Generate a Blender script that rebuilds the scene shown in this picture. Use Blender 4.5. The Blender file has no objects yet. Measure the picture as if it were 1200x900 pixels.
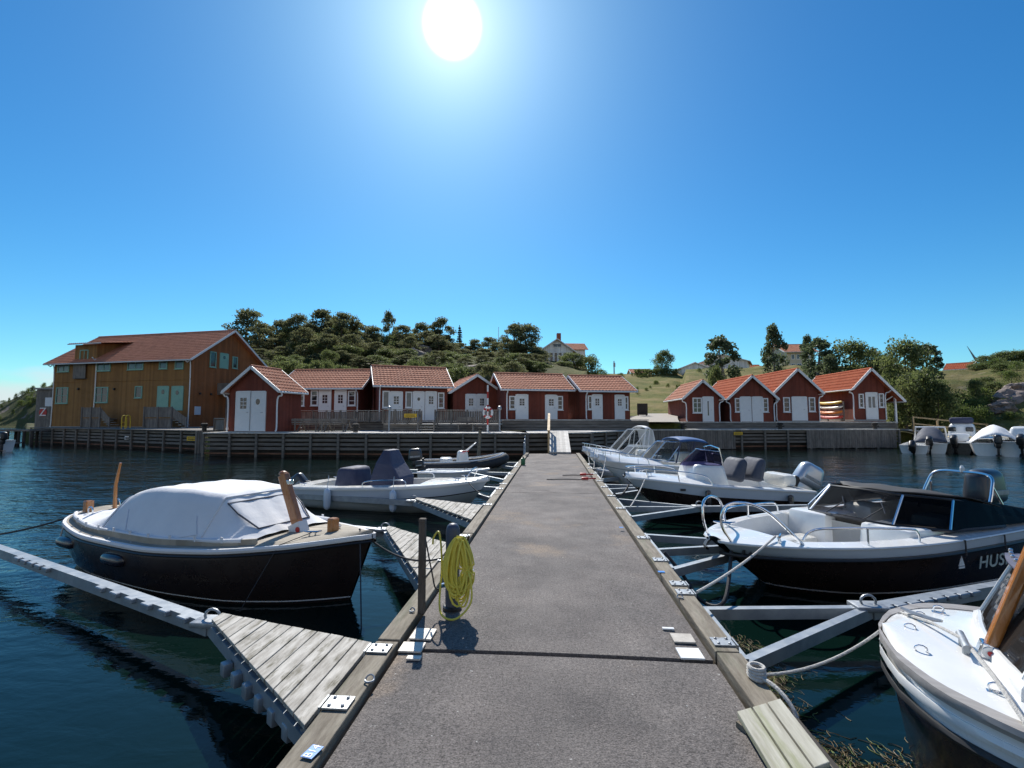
import bpy, bmesh, math, random
import numpy as np
from mathutils import Vector, Matrix, Euler, noise as mnoise

random.seed(7)
R = math.radians
S = bpy.context.scene
COL = S.collection
F = 580.0                       # focal length in pixels of a 1200 px wide picture
HCAM = 2.2                      # eye above the water
PITCH, YAW = math.atan((491 - 450) / F), math.atan(47 / F)

# ---------------------------------------------------------------- camera
cam_d = bpy.data.cameras.new('camera')
cam_d.sensor_width = 36.0
cam_d.lens = 36.0 * F / 1200
cam_d.clip_start, cam_d.clip_end = 0.05, 9000
cam = bpy.data.objects.new('camera', cam_d)
COL.objects.link(cam)
cam.location = (0, 0, HCAM)
cam.rotation_euler = Euler((R(90) + PITCH, 0, YAW), 'XYZ')
S.camera = cam
CM = cam.rotation_euler.to_matrix()

def ray(px, py):
    return CM @ Vector(((px - 600) / F, -(py - 450) / F, -1.0))
def W(px, py, z):                # the point at height z that a pixel of the photo shows
    d = ray(px, py); k = (z - HCAM) / d.z
    return Vector((d.x * k, d.y * k, z))
def P(px, py, Y):                # the point at depth Y along the dock
    d = ray(px, py); k = Y / d.y
    return Vector((d.x * k, Y, HCAM + d.z * k))
def XY(px, Y):
    p = P(px, 491, Y); return Vector((p.x, p.y))
def ZA(px, py, Y):
    return P(px, py, Y).z

# ---------------------------------------------------------------- sky, sun, exposure
SUN_EL, SUN_AZ = R(42), R(-13)   # azimuth from +Y, minus = towards -X
wd = bpy.data.worlds.new('World'); S.world = wd; wd.use_nodes = True
nt = wd.node_tree; N = nt.nodes; N.clear()
def nd(t, **k):
    n = N.new(t)
    for a, b in k.items(): setattr(n, a, b)
    return n
def mth(op, a, b=None, c=None, tree=None):
    tr = tree or nt
    n = tr.nodes.new('ShaderNodeMath'); n.operation = op
    for i, v in enumerate((a, b, c)):
        if v is None: continue
        if isinstance(v, (int, float)): n.inputs[i].default_value = v
        else: tr.links.new(v, n.inputs[i])
    return n.outputs[0]
sky = nd('ShaderNodeTexSky', sky_type='NISHITA')
sky.sun_disc = False; sky.sun_elevation = SUN_EL; sky.sun_rotation = SUN_AZ
sky.altitude = 0; sky.air_density = 1.0; sky.dust_density = 0.35; sky.ozone_density = 2.5
hs = nd('ShaderNodeHueSaturation'); hs.inputs['Saturation'].default_value = 1.33
nt.links.new(sky.outputs[0], hs.inputs['Color'])
tint = nd('ShaderNodeMix', data_type='RGBA', blend_type='MULTIPLY'); tint.inputs[0].default_value = 1
tint.inputs[7].default_value = (0.56, 1.02, 1.13, 1)
nt.links.new(hs.outputs[0], tint.inputs[6])
bg = nd('ShaderNodeBackground'); bg.inputs[1].default_value = 0.078
nt.links.new(tint.outputs[2], bg.inputs[0])
tc = nd('ShaderNodeTexCoord')
sd = ray(530, 30).normalized()
dot = nd('ShaderNodeVectorMath', operation='DOT_PRODUCT'); dot.inputs[1].default_value = sd
nt.links.new(tc.outputs['Generated'], dot.inputs[0])
ang = mth('ARCCOSINE', mth('MINIMUM', dot.outputs['Value'], 0.999999))
disc = nd('ShaderNodeMapRange', interpolation_type='SMOOTHSTEP')
for k, v in (('From Min', R(1.0)), ('From Max', R(3.0)), ('To Min', 3.0), ('To Max', 0.0)): disc.inputs[k].default_value = v
nt.links.new(ang, disc.inputs['Value'])
halo = mth('ADD', mth('MULTIPLY', mth('EXPONENT', mth('MULTIPLY', ang, -15.0)), 0.55),
           mth('MULTIPLY', mth('EXPONENT', mth('MULTIPLY', ang, -4.0)), 0.035))
glow = nd('ShaderNodeBackground'); glow.inputs[0].default_value = (1.0, 0.89, 0.84, 1)
nt.links.new(mth('ADD', disc.outputs[0], halo), glow.inputs[1])
# low bank of white cloud over the sea, far to the west
sep = nd('ShaderNodeSeparateXYZ'); nt.links.new(tc.outputs['Generated'], sep.inputs[0])
cn = nd('ShaderNodeTexNoise'); cn.inputs['Scale'].default_value = 9; cn.inputs['Detail'].default_value = 6
cmap = nd('ShaderNodeMapping'); cmap.inputs['Scale'].default_value = (1, 1, 3.5)
nt.links.new(tc.outputs['Generated'], cmap.inputs[0]); nt.links.new(cmap.outputs[0], cn.inputs[0])
def mr(v, a, b, c=0.0, d=1.0):
    n = nd('ShaderNodeMapRange', interpolation_type='SMOOTHSTEP')
    for i, q in enumerate((a, b, c, d)): n.inputs[i + 1].default_value = q
    nt.links.new(v, n.inputs[0]); return n.outputs[0]
low = mr(mth('SUBTRACT', sep.outputs['Z'], mth('MULTIPLY', cn.outputs[0], 0.08)), 0.0, 0.045, 1.0, 0.0)
west = mr(sep.outputs['X'], -0.58, -0.72)
cl = mth('MULTIPLY', low, west)
cbg = nd('ShaderNodeBackground'); cbg.inputs[0].default_value = (0.80, 0.86, 0.92, 1); cbg.inputs[1].default_value = 0.66
mx = nd('ShaderNodeMixShader')
nt.links.new(mth('MULTIPLY', cl, 0.85), mx.inputs[0]); nt.links.new(bg.outputs[0], mx.inputs[1]); nt.links.new(cbg.outputs[0], mx.inputs[2])
# unseen clouds added behind the viewer as neutral fill for shaded facades
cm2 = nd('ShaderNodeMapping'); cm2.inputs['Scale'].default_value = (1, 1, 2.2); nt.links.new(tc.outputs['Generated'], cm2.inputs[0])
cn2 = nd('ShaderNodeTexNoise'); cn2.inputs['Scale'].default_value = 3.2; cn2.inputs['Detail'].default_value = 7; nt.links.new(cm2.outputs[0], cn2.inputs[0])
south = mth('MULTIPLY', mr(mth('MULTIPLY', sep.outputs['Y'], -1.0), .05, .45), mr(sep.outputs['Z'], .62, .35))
fill_cl = mth('MULTIPLY', south, mr(cn2.outputs[0], .40, .56))
fill_bg = nd('ShaderNodeBackground'); fill_bg.inputs[0].default_value = (1.0, .93, .86, 1); fill_bg.inputs[1].default_value = 0.62
mx2 = nd('ShaderNodeMixShader'); nt.links.new(fill_cl, mx2.inputs[0]); nt.links.new(mx.outputs[0], mx2.inputs[1]); nt.links.new(fill_bg.outputs[0], mx2.inputs[2])
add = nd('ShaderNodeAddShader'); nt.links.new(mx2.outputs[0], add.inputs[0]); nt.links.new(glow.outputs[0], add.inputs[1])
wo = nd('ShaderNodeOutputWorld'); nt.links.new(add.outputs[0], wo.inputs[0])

sl = bpy.data.lights.new('sun', 'SUN'); sl.energy = 4.2; sl.angle = R(0.5); sl.color = (1.0, 0.955, 0.88)
sun = bpy.data.objects.new('sun', sl); COL.objects.link(sun)
sv = Vector((math.sin(SUN_AZ) * math.cos(SUN_EL), math.cos(SUN_AZ) * math.cos(SUN_EL), math.sin(SUN_EL)))
sun.rotation_euler = sv.to_track_quat('Z', 'Y').to_euler(); sun.location = sv * 60
S.view_settings.view_transform = 'Standard'; S.view_settings.look = 'None'
S.view_settings.exposure = 0.5; S.view_settings.gamma = 1.0
S.render.engine = 'CYCLES'
S.cycles.max_bounces = 6; S.cycles.transparent_max_bounces = 12
S.cycles.caustics_reflective = False; S.cycles.caustics_refractive = False
S.cycles.sample_clamp_indirect = 4
S.cycles.use_denoising = True

# ---------------------------------------------------------------- materials
def mat(name, c, c2=None, scale=8.0, rough=0.6, bump=0.0, bscale=None, metal=0.0, spec=0.5, stretch=(1, 1, 1),
        planks=None, lo=0.35, hi=0.65, detail=5, transl=0.0, bdist=0.02, speck=None, coat=0.0, dirt=None, grain=None):
    m = bpy.data.materials.new(name); m.use_nodes = True
    t = m.node_tree; n = t.nodes; n.clear(); L = t.links.new
    out = n.new('ShaderNodeOutputMaterial'); b = n.new('ShaderNodeBsdfPrincipled'); L(b.outputs[0], out.inputs[0])
    b.inputs['Base Color'].default_value = (*c, 1); b.inputs['Roughness'].default_value = rough
    b.inputs['Metallic'].default_value = metal; b.inputs['Specular IOR Level'].default_value = spec
    b.inputs['Coat Weight'].default_value = coat
    tcn = n.new('ShaderNodeTexCoord'); mp = n.new('ShaderNodeMapping'); mp.inputs['Scale'].default_value = stretch
    L(tcn.outputs['Object'], mp.inputs[0])
    col = None; hgt = None
    def noise_(sc, det=detail, v=None):
        q = n.new('ShaderNodeTexNoise'); q.inputs['Scale'].default_value = sc; q.inputs['Detail'].default_value = det
        q.inputs['Roughness'].default_value = 0.65; L(v or mp.outputs[0], q.inputs[0]); return q.outputs[0]
    def mix(f, a, bb, mode='MIX'):
        x = n.new('ShaderNodeMix'); x.data_type = 'RGBA'; x.blend_type = mode
        for s_, v in ((x.inputs[0], f), (x.inputs[6], a), (x.inputs[7], bb)):
            if isinstance(v, (int, float)): s_.default_value = v
            elif isinstance(v, tuple): s_.default_value = (*v, 1)
            else: L(v, s_)
        return x.outputs[2]
    def ramp(v, a, bb):
        x = n.new('ShaderNodeMapRange'); x.inputs[1].default_value = a; x.inputs[2].default_value = bb; L(v, x.inputs[0]); return x.outputs[0]
    if c2 is not None: col = mix(ramp(noise_(scale), lo, hi), c, c2)
    if dirt is not None:         # dirt = (colour, scale, threshold, softness)
        col = mix(ramp(noise_(dirt[1], 8), dirt[2], dirt[2] + dirt[3]), col if col is not None else c, dirt[0])
    if grain is not None:        # (scale, darkest, lightest): fine stone grain
        gc = n.new('ShaderNodeCombineColor'); gm = n.new('ShaderNodeMapRange'); L(mth('MULTIPLY_ADD', noise_(grain[0], 2), .65, mth('MULTIPLY', noise_(grain[0] * .42, 2), .35, tree=t), tree=t), gm.inputs[0])
        gm.inputs[1].default_value = .36; gm.inputs[2].default_value = .64; gm.inputs[3].default_value = grain[1]; gm.inputs[4].default_value = grain[2]
        for i in range(3): L(gm.outputs[0], gc.inputs[i])
        col = mix(1.0, col if col is not None else c, gc.outputs[0], 'MULTIPLY')
    if planks is not None:       # (axis 'x','y','z','xy', width, gap depth)
        sp = n.new('ShaderNodeSeparateXYZ'); L(tcn.outputs['Object'], sp.inputs[0])
        ax = planks[0]
        v = mth('ADD', sp.outputs[0], sp.outputs[1], tree=t) if ax == 'xy' else sp.outputs['xyz'.index(ax)]
        v = mth('DIVIDE', v, planks[1], tree=t)
        fr = mth('FRACT', v, tree=t); fl = mth('FLOOR', v, tree=t)
        wn = n.new('ShaderNodeTexWhiteNoise'); wn.noise_dimensions = '1D'; L(fl, wn.inputs['W'])
        gap = mth('LESS_THAN', fr, 0.07, tree=t)
        tone = mth('MULTIPLY_ADD', wn.outputs[0], 0.36, 0.8, tree=t)
        tcol = n.new('ShaderNodeCombineColor')
        for i in range(3): L(tone, tcol.inputs[i])
        col = mix(1.0, col if col is not None else c, tcol.outputs[0], 'MULTIPLY')
        hgt = mth('MULTIPLY', gap, -planks[2], tree=t)
    if speck is not None:        # (colour, scale, threshold)
        col = mix(ramp(noise_(speck[1], 2), speck[2], speck[2] + 0.06), col if col is not None else c, speck[0])
    if col is not None: L(col, b.inputs['Base Color'])
    if bump > 0:
        h2 = mth('MULTIPLY', noise_(bscale or scale), bump, tree=t)
        hgt = h2 if hgt is None else mth('ADD', hgt, h2, tree=t)
    if hgt is not None:
        bp = n.new('ShaderNodeBump'); bp.inputs['Distance'].default_value = bdist; bp.inputs['Strength'].default_value = 1.0
        L(hgt, bp.inputs['Height']); L(bp.outputs[0], b.inputs['Normal'])
    if c2 is not None:
        L(ramp2(t, noise_(scale * 2.3), max(rough - .1, .02), min(rough + .1, 1)), b.inputs['Roughness'])
    if transl > 0:
        tr = n.new('ShaderNodeBsdfTranslucent'); ms = n.new('ShaderNodeMixShader'); ms.inputs[0].default_value = transl
        if col is not None: L(col, tr.inputs[0])
        else: tr.inputs[0].default_value = (*c, 1)
        L(b.outputs[0], ms.inputs[1]); L(tr.outputs[0], ms.inputs[2]); L(ms.outputs[0], out.inputs[0])
    return m
def ramp2(t, v, a, b):
    x = t.nodes.new('ShaderNodeMapRange'); x.inputs[1].default_value = .3; x.inputs[2].default_value = .7
    x.inputs[3].default_value = a; x.inputs[4].default_value = b; t.links.new(v, x.inputs[0]); return x.outputs[0]
def glassmat(name, tint_, alpha, rough=0.03):
    m = bpy.data.materials.new(name); m.use_nodes = True
    t = m.node_tree; n = t.nodes; n.clear(); L = t.links.new
    out = n.new('ShaderNodeOutputMaterial'); tr = n.new('ShaderNodeBsdfTransparent'); tr.inputs[0].default_value = (*tint_, 1)
    g = n.new('ShaderNodeBsdfPrincipled'); g.inputs['Base Color'].default_value = (*[x * .3 for x in tint_], 1); g.inputs['Roughness'].default_value = rough
    fr = n.new('ShaderNodeFresnel'); fr.inputs[0].default_value = 1.45
    ms = n.new('ShaderNodeMixShader'); L(mth('ADD', mth('MULTIPLY', fr.outputs[0], .6, tree=t), alpha, tree=t), ms.inputs[0])
    L(tr.outputs[0], ms.inputs[1]); L(g.outputs[0], ms.inputs[2]); L(ms.outputs[0], out.inputs[0])
    return m

M = {}
M['asphalt'] = mat('asphalt', (.118, .105, .098), (.188, .165, .150), 1.3, .92, .9, 95, speck=((.50, .49, .46), 30, .705), lo=.36, hi=.66,
                   dirt=((.27, .215, .165), .75, .57, .15), bdist=.012, grain=(100, .42, 1.62))
M['timber'] = mat('timber', (.13, .105, .075), (.27, .235, .18), 3.2, .85, .7, 14, stretch=(6, .8, 6), dirt=((.10, .105, .06), 1.3, .55, .2), bdist=.008)
M['plank'] = mat('plank', (.30, .275, .235), (.54, .51, .455), 3.0, .85, .5, 10, stretch=(7, 1.4, 7), dirt=((.14, .125, .085), 2.4, .52, .14), bdist=.006)
M['plank_pale'] = mat('plank_pale', (.42, .40, .36), (.56, .53, .48), 3.0, .85, .4, 10, stretch=(7, .9, 7), bdist=.006)
M['mossy_plank'] = mat('mossy_plank', (.33, .31, .24), (.50, .48, .40), 3.0, .85, .5, 10, stretch=(7, .7, 7), dirt=((.20, .22, .07), 1.0, .5, .2), bdist=.006)
M['grey_wood'] = mat('grey_wood', (.15, .135, .12), (.24, .215, .19), 2.0, .9, .5, 12, stretch=(3, 3, 1), planks=('xy', .12, .5), bdist=.01)
M['quay_wood'] = mat('quay_wood', (.12, .108, .095), (.22, .20, .175), 1.8, .9, .5, 9, stretch=(.6, .6, 5), bdist=.01)
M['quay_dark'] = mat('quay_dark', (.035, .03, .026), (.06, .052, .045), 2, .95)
M['deck_boards'] = mat('deck_boards', (.50, .47, .43), (.62, .59, .54), 2.2, .85, .4, 9, planks=('x', .14, .5), bdist=.008)
M['red_beam'] = mat('red_beam', (.13, .06, .035), (.20, .10, .06), 2, .85, .4, 8)
M['fresh_wood'] = mat('fresh_wood', (.40, .27, .13), (.52, .37, .20), 3, .7, .3, 9)
M['falu'] = mat('falu', (.165, .038, .022), (.195, .047, .027), 1.6, .88, .3, 12, planks=('xy', .15, .7), bdist=.012)
M['ochre'] = mat('ochre', (.265, .130, .040), (.305, .155, .048), 1.3, .85, .3, 10, planks=('xy', .19, .7), bdist=.012)
M['rust_ochre'] = mat('rust_ochre', (.245, .088, .026), (.285, .105, .033), 1.3, .85, .3, 10, planks=('xy', .19, .7), bdist=.012)
M['white'] = mat('white_paint', (.74, .74, .73), (.80, .80, .79), 2.5, .5)
M['whitewall'] = mat('white_wall', (.78, .79, .79), (.84, .84, .83), 1.5, .7, planks=('xy', .16, .5))
M['creamwall'] = mat('cream_wall', (.55, .50, .38), (.60, .55, .42), 1.5, .7)
M['mint'] = mat('mint_paint', (.20, .40, .31), (.24, .44, .35), 2, .5)
M['tile'] = mat('clay_tile', (.42, .175, .105), (.54, .235, .145), 2.3, .9, .3, 14, spec=.25, dirt=((.22, .10, .07), .9, .58, .2))
M['tile_orange'] = mat('clay_tile_orange', (.42, .10, .042), (.51, .14, .06), 2.3, .9, .3, 14, spec=.2)
M['dark_glass'] = mat('dark_glass', (.02, .025, .03), rough=.06, spec=.7)
M['curtain_glass'] = mat('curtain_glass', (.16, .17, .18), (.05, .055, .06), 1.2, .1, spec=.7)
M['metal'] = mat('galvanised', (.26, .28, .30), (.40, .42, .44), 9, .5, metal=.6, dirt=((.16, .12, .09), 14, .6, .12))
M['zinc'] = mat('zinc_beam', (.26, .29, .32), (.36, .39, .42), 5, .5, metal=.5)
M['steel'] = mat('stainless', (.72, .73, .75), rough=.16, metal=1)
M['black'] = mat('black_plastic', (.018, .018, .02), rough=.42)
M['rubber'] = mat('rubber', (.02, .02, .022), (.035, .035, .036), 7, .7)
M['concrete'] = mat('concrete', (.30, .29, .27), (.40, .38, .35), 3, .9, .4, 20)
M['gel'] = mat('gelcoat', (.80, .80, .78), rough=.22, coat=.3, c2=(.74, .74, .73), scale=3)
M['gel_cream'] = mat('gelcoat_cream', (.78, .76, .70), rough=.25, coat=.3, c2=(.72, .70, .64), scale=3)
M['gel_blue'] = mat('gelcoat_bluish', (.55, .62, .70), rough=.22, coat=.3)
M['gel_grey'] = mat('gelcoat_grey', (.36, .40, .40), rough=.25, coat=.3)
M['hull_black'] = mat('hull_black', (.020, .013, .012), (.028, .019, .017), 2.0, .3, coat=.15)
M['hull_navy'] = mat('hull_navy', (.012, .013, .022), (.018, .018, .028), 2.0, .22, coat=.4)
M['teak'] = mat('teak_deck', (.30, .26, .20), (.40, .35, .28), 3, .8, .3, 10, planks=('y', .06, .3), bdist=.004)
M['varnish'] = mat('varnished_wood', (.33, .115, .025), (.42, .165, .04), 3, .3, stretch=(5, 5, 1), coat=.6)
M['canvas'] = mat('grey_canvas', (.70, .70, .71), (.77, .77, .77), 1.6, .85, .35, 5, bdist=.03)
M['canvas_trim'] = mat('canvas_trim', (.70, .70, .71), rough=.8)
M['canvas_white'] = mat('white_canvas', (.72, .72, .72), (.78, .78, .78), 1.6, .8, .4, 3, bdist=.04)
M['canvas_navy'] = mat('navy_canvas', (.035, .042, .085), (.055, .062, .11), 2, .75, .5, 4, bdist=.03)
M['canvas_blue'] = mat('blue_canvas', (.03, .10, .26), (.04, .12, .30), 2, .7)
M['canvas_black'] = mat('black_canvas', (.022, .020, .020), (.035, .032, .031), 2, .75, .4, 5, bdist=.02)
M['canvas_slate'] = mat('slate_canvas', (.045, .055, .080), (.07, .08, .11), 2, .75, .4, 5, bdist=.02)
M['rope'] = mat('rope', (.62, .60, .56), (.45, .43, .40), 60, .8, .6, 80)
M['rope_dark'] = mat('rope_dark', (.03, .03, .035), (.06, .06, .065), 60, .8)
M['hose'] = mat('hose_yellow', (.62, .52, .06), (.72, .62, .10), 9, .45)
M['post_blue'] = mat('post_blue', (.045, .058, .095), (.065, .08, .12), 4, .5)
M['sign_yellow'] = mat('sign_yellow', (.75, .46, .02), rough=.5)
M['sign_blue'] = mat('sign_blue', (.03, .22, .62), rough=.45)
M['red'] = mat('red_paint', (.50, .03, .025), rough=.5)
M['orange'] = mat('orange_plastic', (.75, .22, .02), rough=.4)
M['yellow'] = mat('yellow_plastic', (.80, .50, .03), rough=.4)
M['green_plastic'] = mat('green_plastic', (.02, .14, .06), rough=.4)
M['lens_silver'] = mat('silver_cowl', (.50, .53, .57), rough=.25, metal=.4, coat=.4)
M['cowl_grey'] = mat('grey_cowl', (.035, .037, .043), rough=.32, coat=.2)
M['skin'] = mat('brick', (.25, .09, .06), rough=.8)
M['bark'] = mat('bark', (.10, .075, .055), (.16, .12, .09), 3, .95, .6, 8)
M['birch'] = mat('birch_bark', (.38, .36, .33), (.14, .13, .12), 4, .9)
LEAF = {
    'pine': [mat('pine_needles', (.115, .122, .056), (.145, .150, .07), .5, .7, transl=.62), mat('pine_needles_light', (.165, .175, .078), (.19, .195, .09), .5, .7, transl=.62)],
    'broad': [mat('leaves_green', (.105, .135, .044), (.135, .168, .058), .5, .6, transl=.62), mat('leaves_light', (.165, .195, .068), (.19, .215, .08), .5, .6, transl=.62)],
    'birchleaf': [mat('birch_leaves', (.085, .115, .052), (.115, .145, .07), .5, .55, transl=.62), mat('birch_leaves_light', (.11, .14, .07), (.13, .16, .085), .5, .5, transl=.62)],
    'spruce': [mat('spruce_needles', (.060, .085, .060), (.08, .10, .075), .5, .7, transl=.62)] * 2,
    'bush': [mat('bush_leaves', (.085, .125, .034), (.11, .155, .044), .5, .6, transl=.62), mat('bush_light', (.12, .155, .035), (.14, .175, .045), .5, .6, transl=.62)],
}
G_TINT = glassmat('tinted_glass', (.78, .80, .84), .03)
G_DARK = glassmat('smoked_glass', (.10, .09, .085), .10)
G_BLUE = glassmat('blue_tinted_glass', (.22, .20, .34), .12)
G_CLEAR = glassmat('clear_vinyl', (.85, .87, .88), .04)

# ---------------------------------------------------------------- mesh helpers
class MB:
    def __init__(s): s.v, s.f, s.m = [], [], []; s.T = Matrix()
    def add(s, vs, fs, mi=0):
        o = len(s.v); s.v += [s.T @ Vector(p) for p in vs]
        s.f += [[i + o for i in f] for f in fs]; s.m += [mi] * len(fs); return s
    def box(s, c, d, mi=0, rz=0, rx=0, ry=0):
        x, y, z = (q / 2 for q in d); c = Vector(c)
        m = Euler((rx, ry, rz)).to_matrix()
        vs = [c + m @ Vector(q) for q in ((-x, -y, -z), (x, -y, -z), (x, y, -z), (-x, y, -z), (-x, -y, z), (x, -y, z), (x, y, z), (-x, y, z))]
        return s.add(vs, BOXF, mi)
    def rbox(s, c, d, r=.02, mi=0, rz=0, rx=0, ry=0, seg=2, top=None):
        bm = bmesh.new(); bmesh.ops.create_cube(bm, size=1)
        for v in bm.verts:
            v.co = Vector((v.co.x * d[0], v.co.y * d[1], v.co.z * d[2]))
            if top and v.co.z > 0: v.co.x *= top[0]; v.co.y *= top[1]
        bmesh.ops.bevel(bm, geom=bm.edges[:], offset=r, segments=seg, affect='EDGES', profile=.5)
        m = Matrix.Translation(Vector(c)) @ Euler((rx, ry, rz)).to_matrix().to_4x4()
        bm.verts.index_update()
        s.add([m @ v.co for v in bm.verts], [[v.index for v in f.verts] for f in bm.faces], mi); bm.free(); return s
    def bar(s, a, b, w, h, mi=0, up=(0, 0, 1)):      # rectangular beam from a to b
        a, b = Vector(a), Vector(b); d = (b - a).normalized(); u = Vector(up)
        x = d.cross(u)
        if x.length < 1e-4: x = d.cross(Vector((0, 1, 0)))
        x.normalize(); u = x.cross(d).normalized()
        vs = [q + x * i * w / 2 + u * j * h / 2 for q in (a, b) for i, j in ((-1, -1), (1, -1), (1, 1), (-1, 1))]
        return s.add(vs, [[0, 1, 2, 3], [7, 6, 5, 4], [0, 4, 5, 1], [1, 5, 6, 2], [2, 6, 7, 3], [3, 7, 4, 0]], mi)
    def tube(s, pts, r, n=8, mi=0, closed=False, cap=True):
        pts = [Vector(p) for p in pts]; k = len(pts)
        rs = r if isinstance(r, (list, tuple)) else [r] * k
        rings = []; ref = None
        for i in range(k):
            if closed: d = pts[(i + 1) % k] - pts[i - 1]
            else: d = pts[min(i + 1, k - 1)] - pts[max(i - 1, 0)]
            if d.length < 1e-7: d = Vector((0, 0, 1))
            d.normalize()
            if ref is None:
                ref = d.cross(Vector((0, 0, 1)))
                if ref.length < .05: ref = d.cross(Vector((1, 0, 0)))
            ref = (ref - d * ref.dot(d))
            if ref.length < 1e-4: ref = d.orthogonal()
            ref.normalize(); q = d.cross(ref)
            rings.append([pts[i] + (ref * math.cos(a) + q * math.sin(a)) * rs[i] for a in [2 * math.pi * j / n for j in range(n)]])
        vs = [p for g in rings for p in g]; fs = []
        for i in range(k if closed else k - 1):
            a, b = i * n, ((i + 1) % k) * n
            fs += [[a + j, a + (j + 1) % n, b + (j + 1) % n, b + j] for j in range(n)]
        if cap and not closed: fs += [list(range(n))[::-1], [(k - 1) * n + j for j in range(n)]]
        return s.add(vs, fs, mi)
    def lathe(s, prof, n=16, c=(0, 0, 0), mi=0, sx=1, sy=1):
        c = Vector(c); vs = []; fs = []
        for r, z in prof: vs += [c + Vector((r * sx * math.cos(2 * math.pi * j / n), r * sy * math.sin(2 * math.pi * j / n), z)) for j in range(n)]
        for i in range(len(prof) - 1):
            a, b = i * n, (i + 1) * n
            fs += [[a + j, a + (j + 1) % n, b + (j + 1) % n, b + j] for j in range(n)]
        fs += [list(range(n))[::-1], [(len(prof) - 1) * n + j for j in range(n)]]
        return s.add(vs, fs, mi)
    def prism(s, poly, a, b, mi=0):                    # polygon (list of 2-tuples) -> callable a/b give 3D points at both ends
        n = len(poly); vs = [a(*p) for p in poly] + [b(*p) for p in poly]
        fs = [list(range(n))[::-1], [n + i for i in range(n)]] + [[i, (i + 1) % n, n + (i + 1) % n, n + i] for i in range(n)]
        return s.add(vs, fs, mi)
    def slab(s, poly, z0, z1, mi=0):
        return s.prism(poly, lambda x, y: Vector((x, y, z0)), lambda x, y: Vector((x, y, z1)), mi)
    def grid(s, rows, mi=0, closeu=False):             # rows: equal-length lists of points
        k = len(rows[0]); vs = [p for r in rows for p in r]; fs = []
        for i in range(len(rows) - 1):
            for j in range(k if closeu else k - 1):
                fs.append([i * k + j, i * k + (j + 1) % k, (i + 1) * k + (j + 1) % k, (i + 1) * k + j])
        return s.add(vs, fs, mi)
    def build(s, name, mats, parent=None, smooth=False, loc=None, rz=0, bevel=0, solid=0, fixn=True, ang=None):
        me = bpy.data.meshes.new(name)
        me.from_pydata([tuple(p) for p in s.v], [], s.f)
        for q in (mats if isinstance(mats, (list, tuple)) else [mats]): me.materials.append(M[q] if isinstance(q, str) else q)
        me.polygons.foreach_set('material_index', s.m)
        if fixn:
            bm = bmesh.new(); bm.from_mesh(me); bmesh.ops.recalc_face_normals(bm, faces=bm.faces[:]); bm.to_mesh(me); bm.free()
        if smooth:
            me.polygons.foreach_set('use_smooth', [True] * len(me.polygons))
            me.set_sharp_from_angle(angle=R(ang or 40))
        me.update()
        o = bpy.data.objects.new(name, me); COL.objects.link(o)
        if parent: o.parent = parent
        if loc is not None: o.location = loc
        if rz: o.rotation_euler.z = rz
        if bevel:
            q = o.modifiers.new('edge', 'BEVEL'); q.width = bevel; q.segments = 2; q.limit_method = 'ANGLE'
        if solid:
            q = o.modifiers.new('thick', 'SOLIDIFY'); q.thickness = solid; q.offset = 0
        return o
BOXF = [[0, 3, 2, 1], [4, 5, 6, 7], [0, 1, 5, 4], [1, 2, 6, 5], [2, 3, 7, 6], [3, 0, 4, 7]]

def text_mesh(name, body, size, m, parent, loc, rot=(0, 0, 0), extrude=.003, **kw):
    cu = bpy.data.curves.new(name, 'FONT'); cu.body = body; cu.size = size; cu.extrude = extrude; cu.align_x = 'CENTER'; cu.align_y = 'CENTER'
    for k, v in kw.items(): setattr(cu, k, v)
    tmp = bpy.data.objects.new(name, cu); COL.objects.link(tmp); dg = bpy.context.evaluated_depsgraph_get()
    me = bpy.data.meshes.new_from_object(tmp.evaluated_get(dg)); bpy.data.objects.remove(tmp)
    me.materials.clear(); me.materials.append(M[m]); o = bpy.data.objects.new(name, me); COL.objects.link(o); o.parent = parent; o.location = loc; o.rotation_euler = rot
    return o
def tag(o, label=None, cat=None, group=None, kind=None):
    if label: o['label'] = label
    if cat: o['category'] = cat
    if group: o['group'] = group
    if kind: o['kind'] = kind
    return o
def thing(name, label, cat, loc=(0, 0, 0), rz=0, group=None):
    o = bpy.data.objects.new(name, None); COL.objects.link(o)
    o.empty_display_size = .1
    o.location = loc; o.rotation_euler.z = rz
    return tag(o, label, cat, group)
def dup(root, loc, rz=0, label=None, scale=None):
    r = root.copy(); COL.objects.link(r); r.location = loc; r.rotation_euler.z = rz
    if label: r['label'] = label
    if scale: r.scale = scale
    def kids(a, b):
        for ch in [x for x in a.children if x is not r]:
            c = ch.copy(); COL.objects.link(c); c.parent = b; kids(ch, c)
    kids(root, r); return r
def cr(xs, ys, x):               # smooth interpolation through key points
    xs, ys = np.asarray(xs, float), np.asarray(ys, float)
    n = len(xs); m = np.zeros(n)
    d = np.diff(ys) / np.diff(xs)
    for i in range(1, n - 1):
        m[i] = 0 if d[i - 1] * d[i] <= 0 else 2 * d[i - 1] * d[i] / (d[i - 1] + d[i])
    m[0], m[-1] = d[0], d[-1]
    i = int(np.clip(np.searchsorted(xs, x) - 1, 0, n - 2)); h = xs[i + 1] - xs[i]; t = (x - xs[i]) / h
    t = min(max(t, 0), 1)
    return float((2 * t**3 - 3 * t**2 + 1) * ys[i] + (t**3 - 2 * t**2 + t) * h * m[i] + (-2 * t**3 + 3 * t**2) * ys[i + 1] + (t**3 - t**2) * h * m[i + 1])
def arc(pts, n=6):               # smooth path through points
    pts = [Vector(p) for p in pts]
    if len(pts) < 3: return pts
    ts = list(range(len(pts))); out = []
    for i in range((len(pts) - 1) * n + 1):
        x = i / n
        out.append(Vector([cr2(pts, x, k) for k in range(3)]))
    return out
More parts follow.
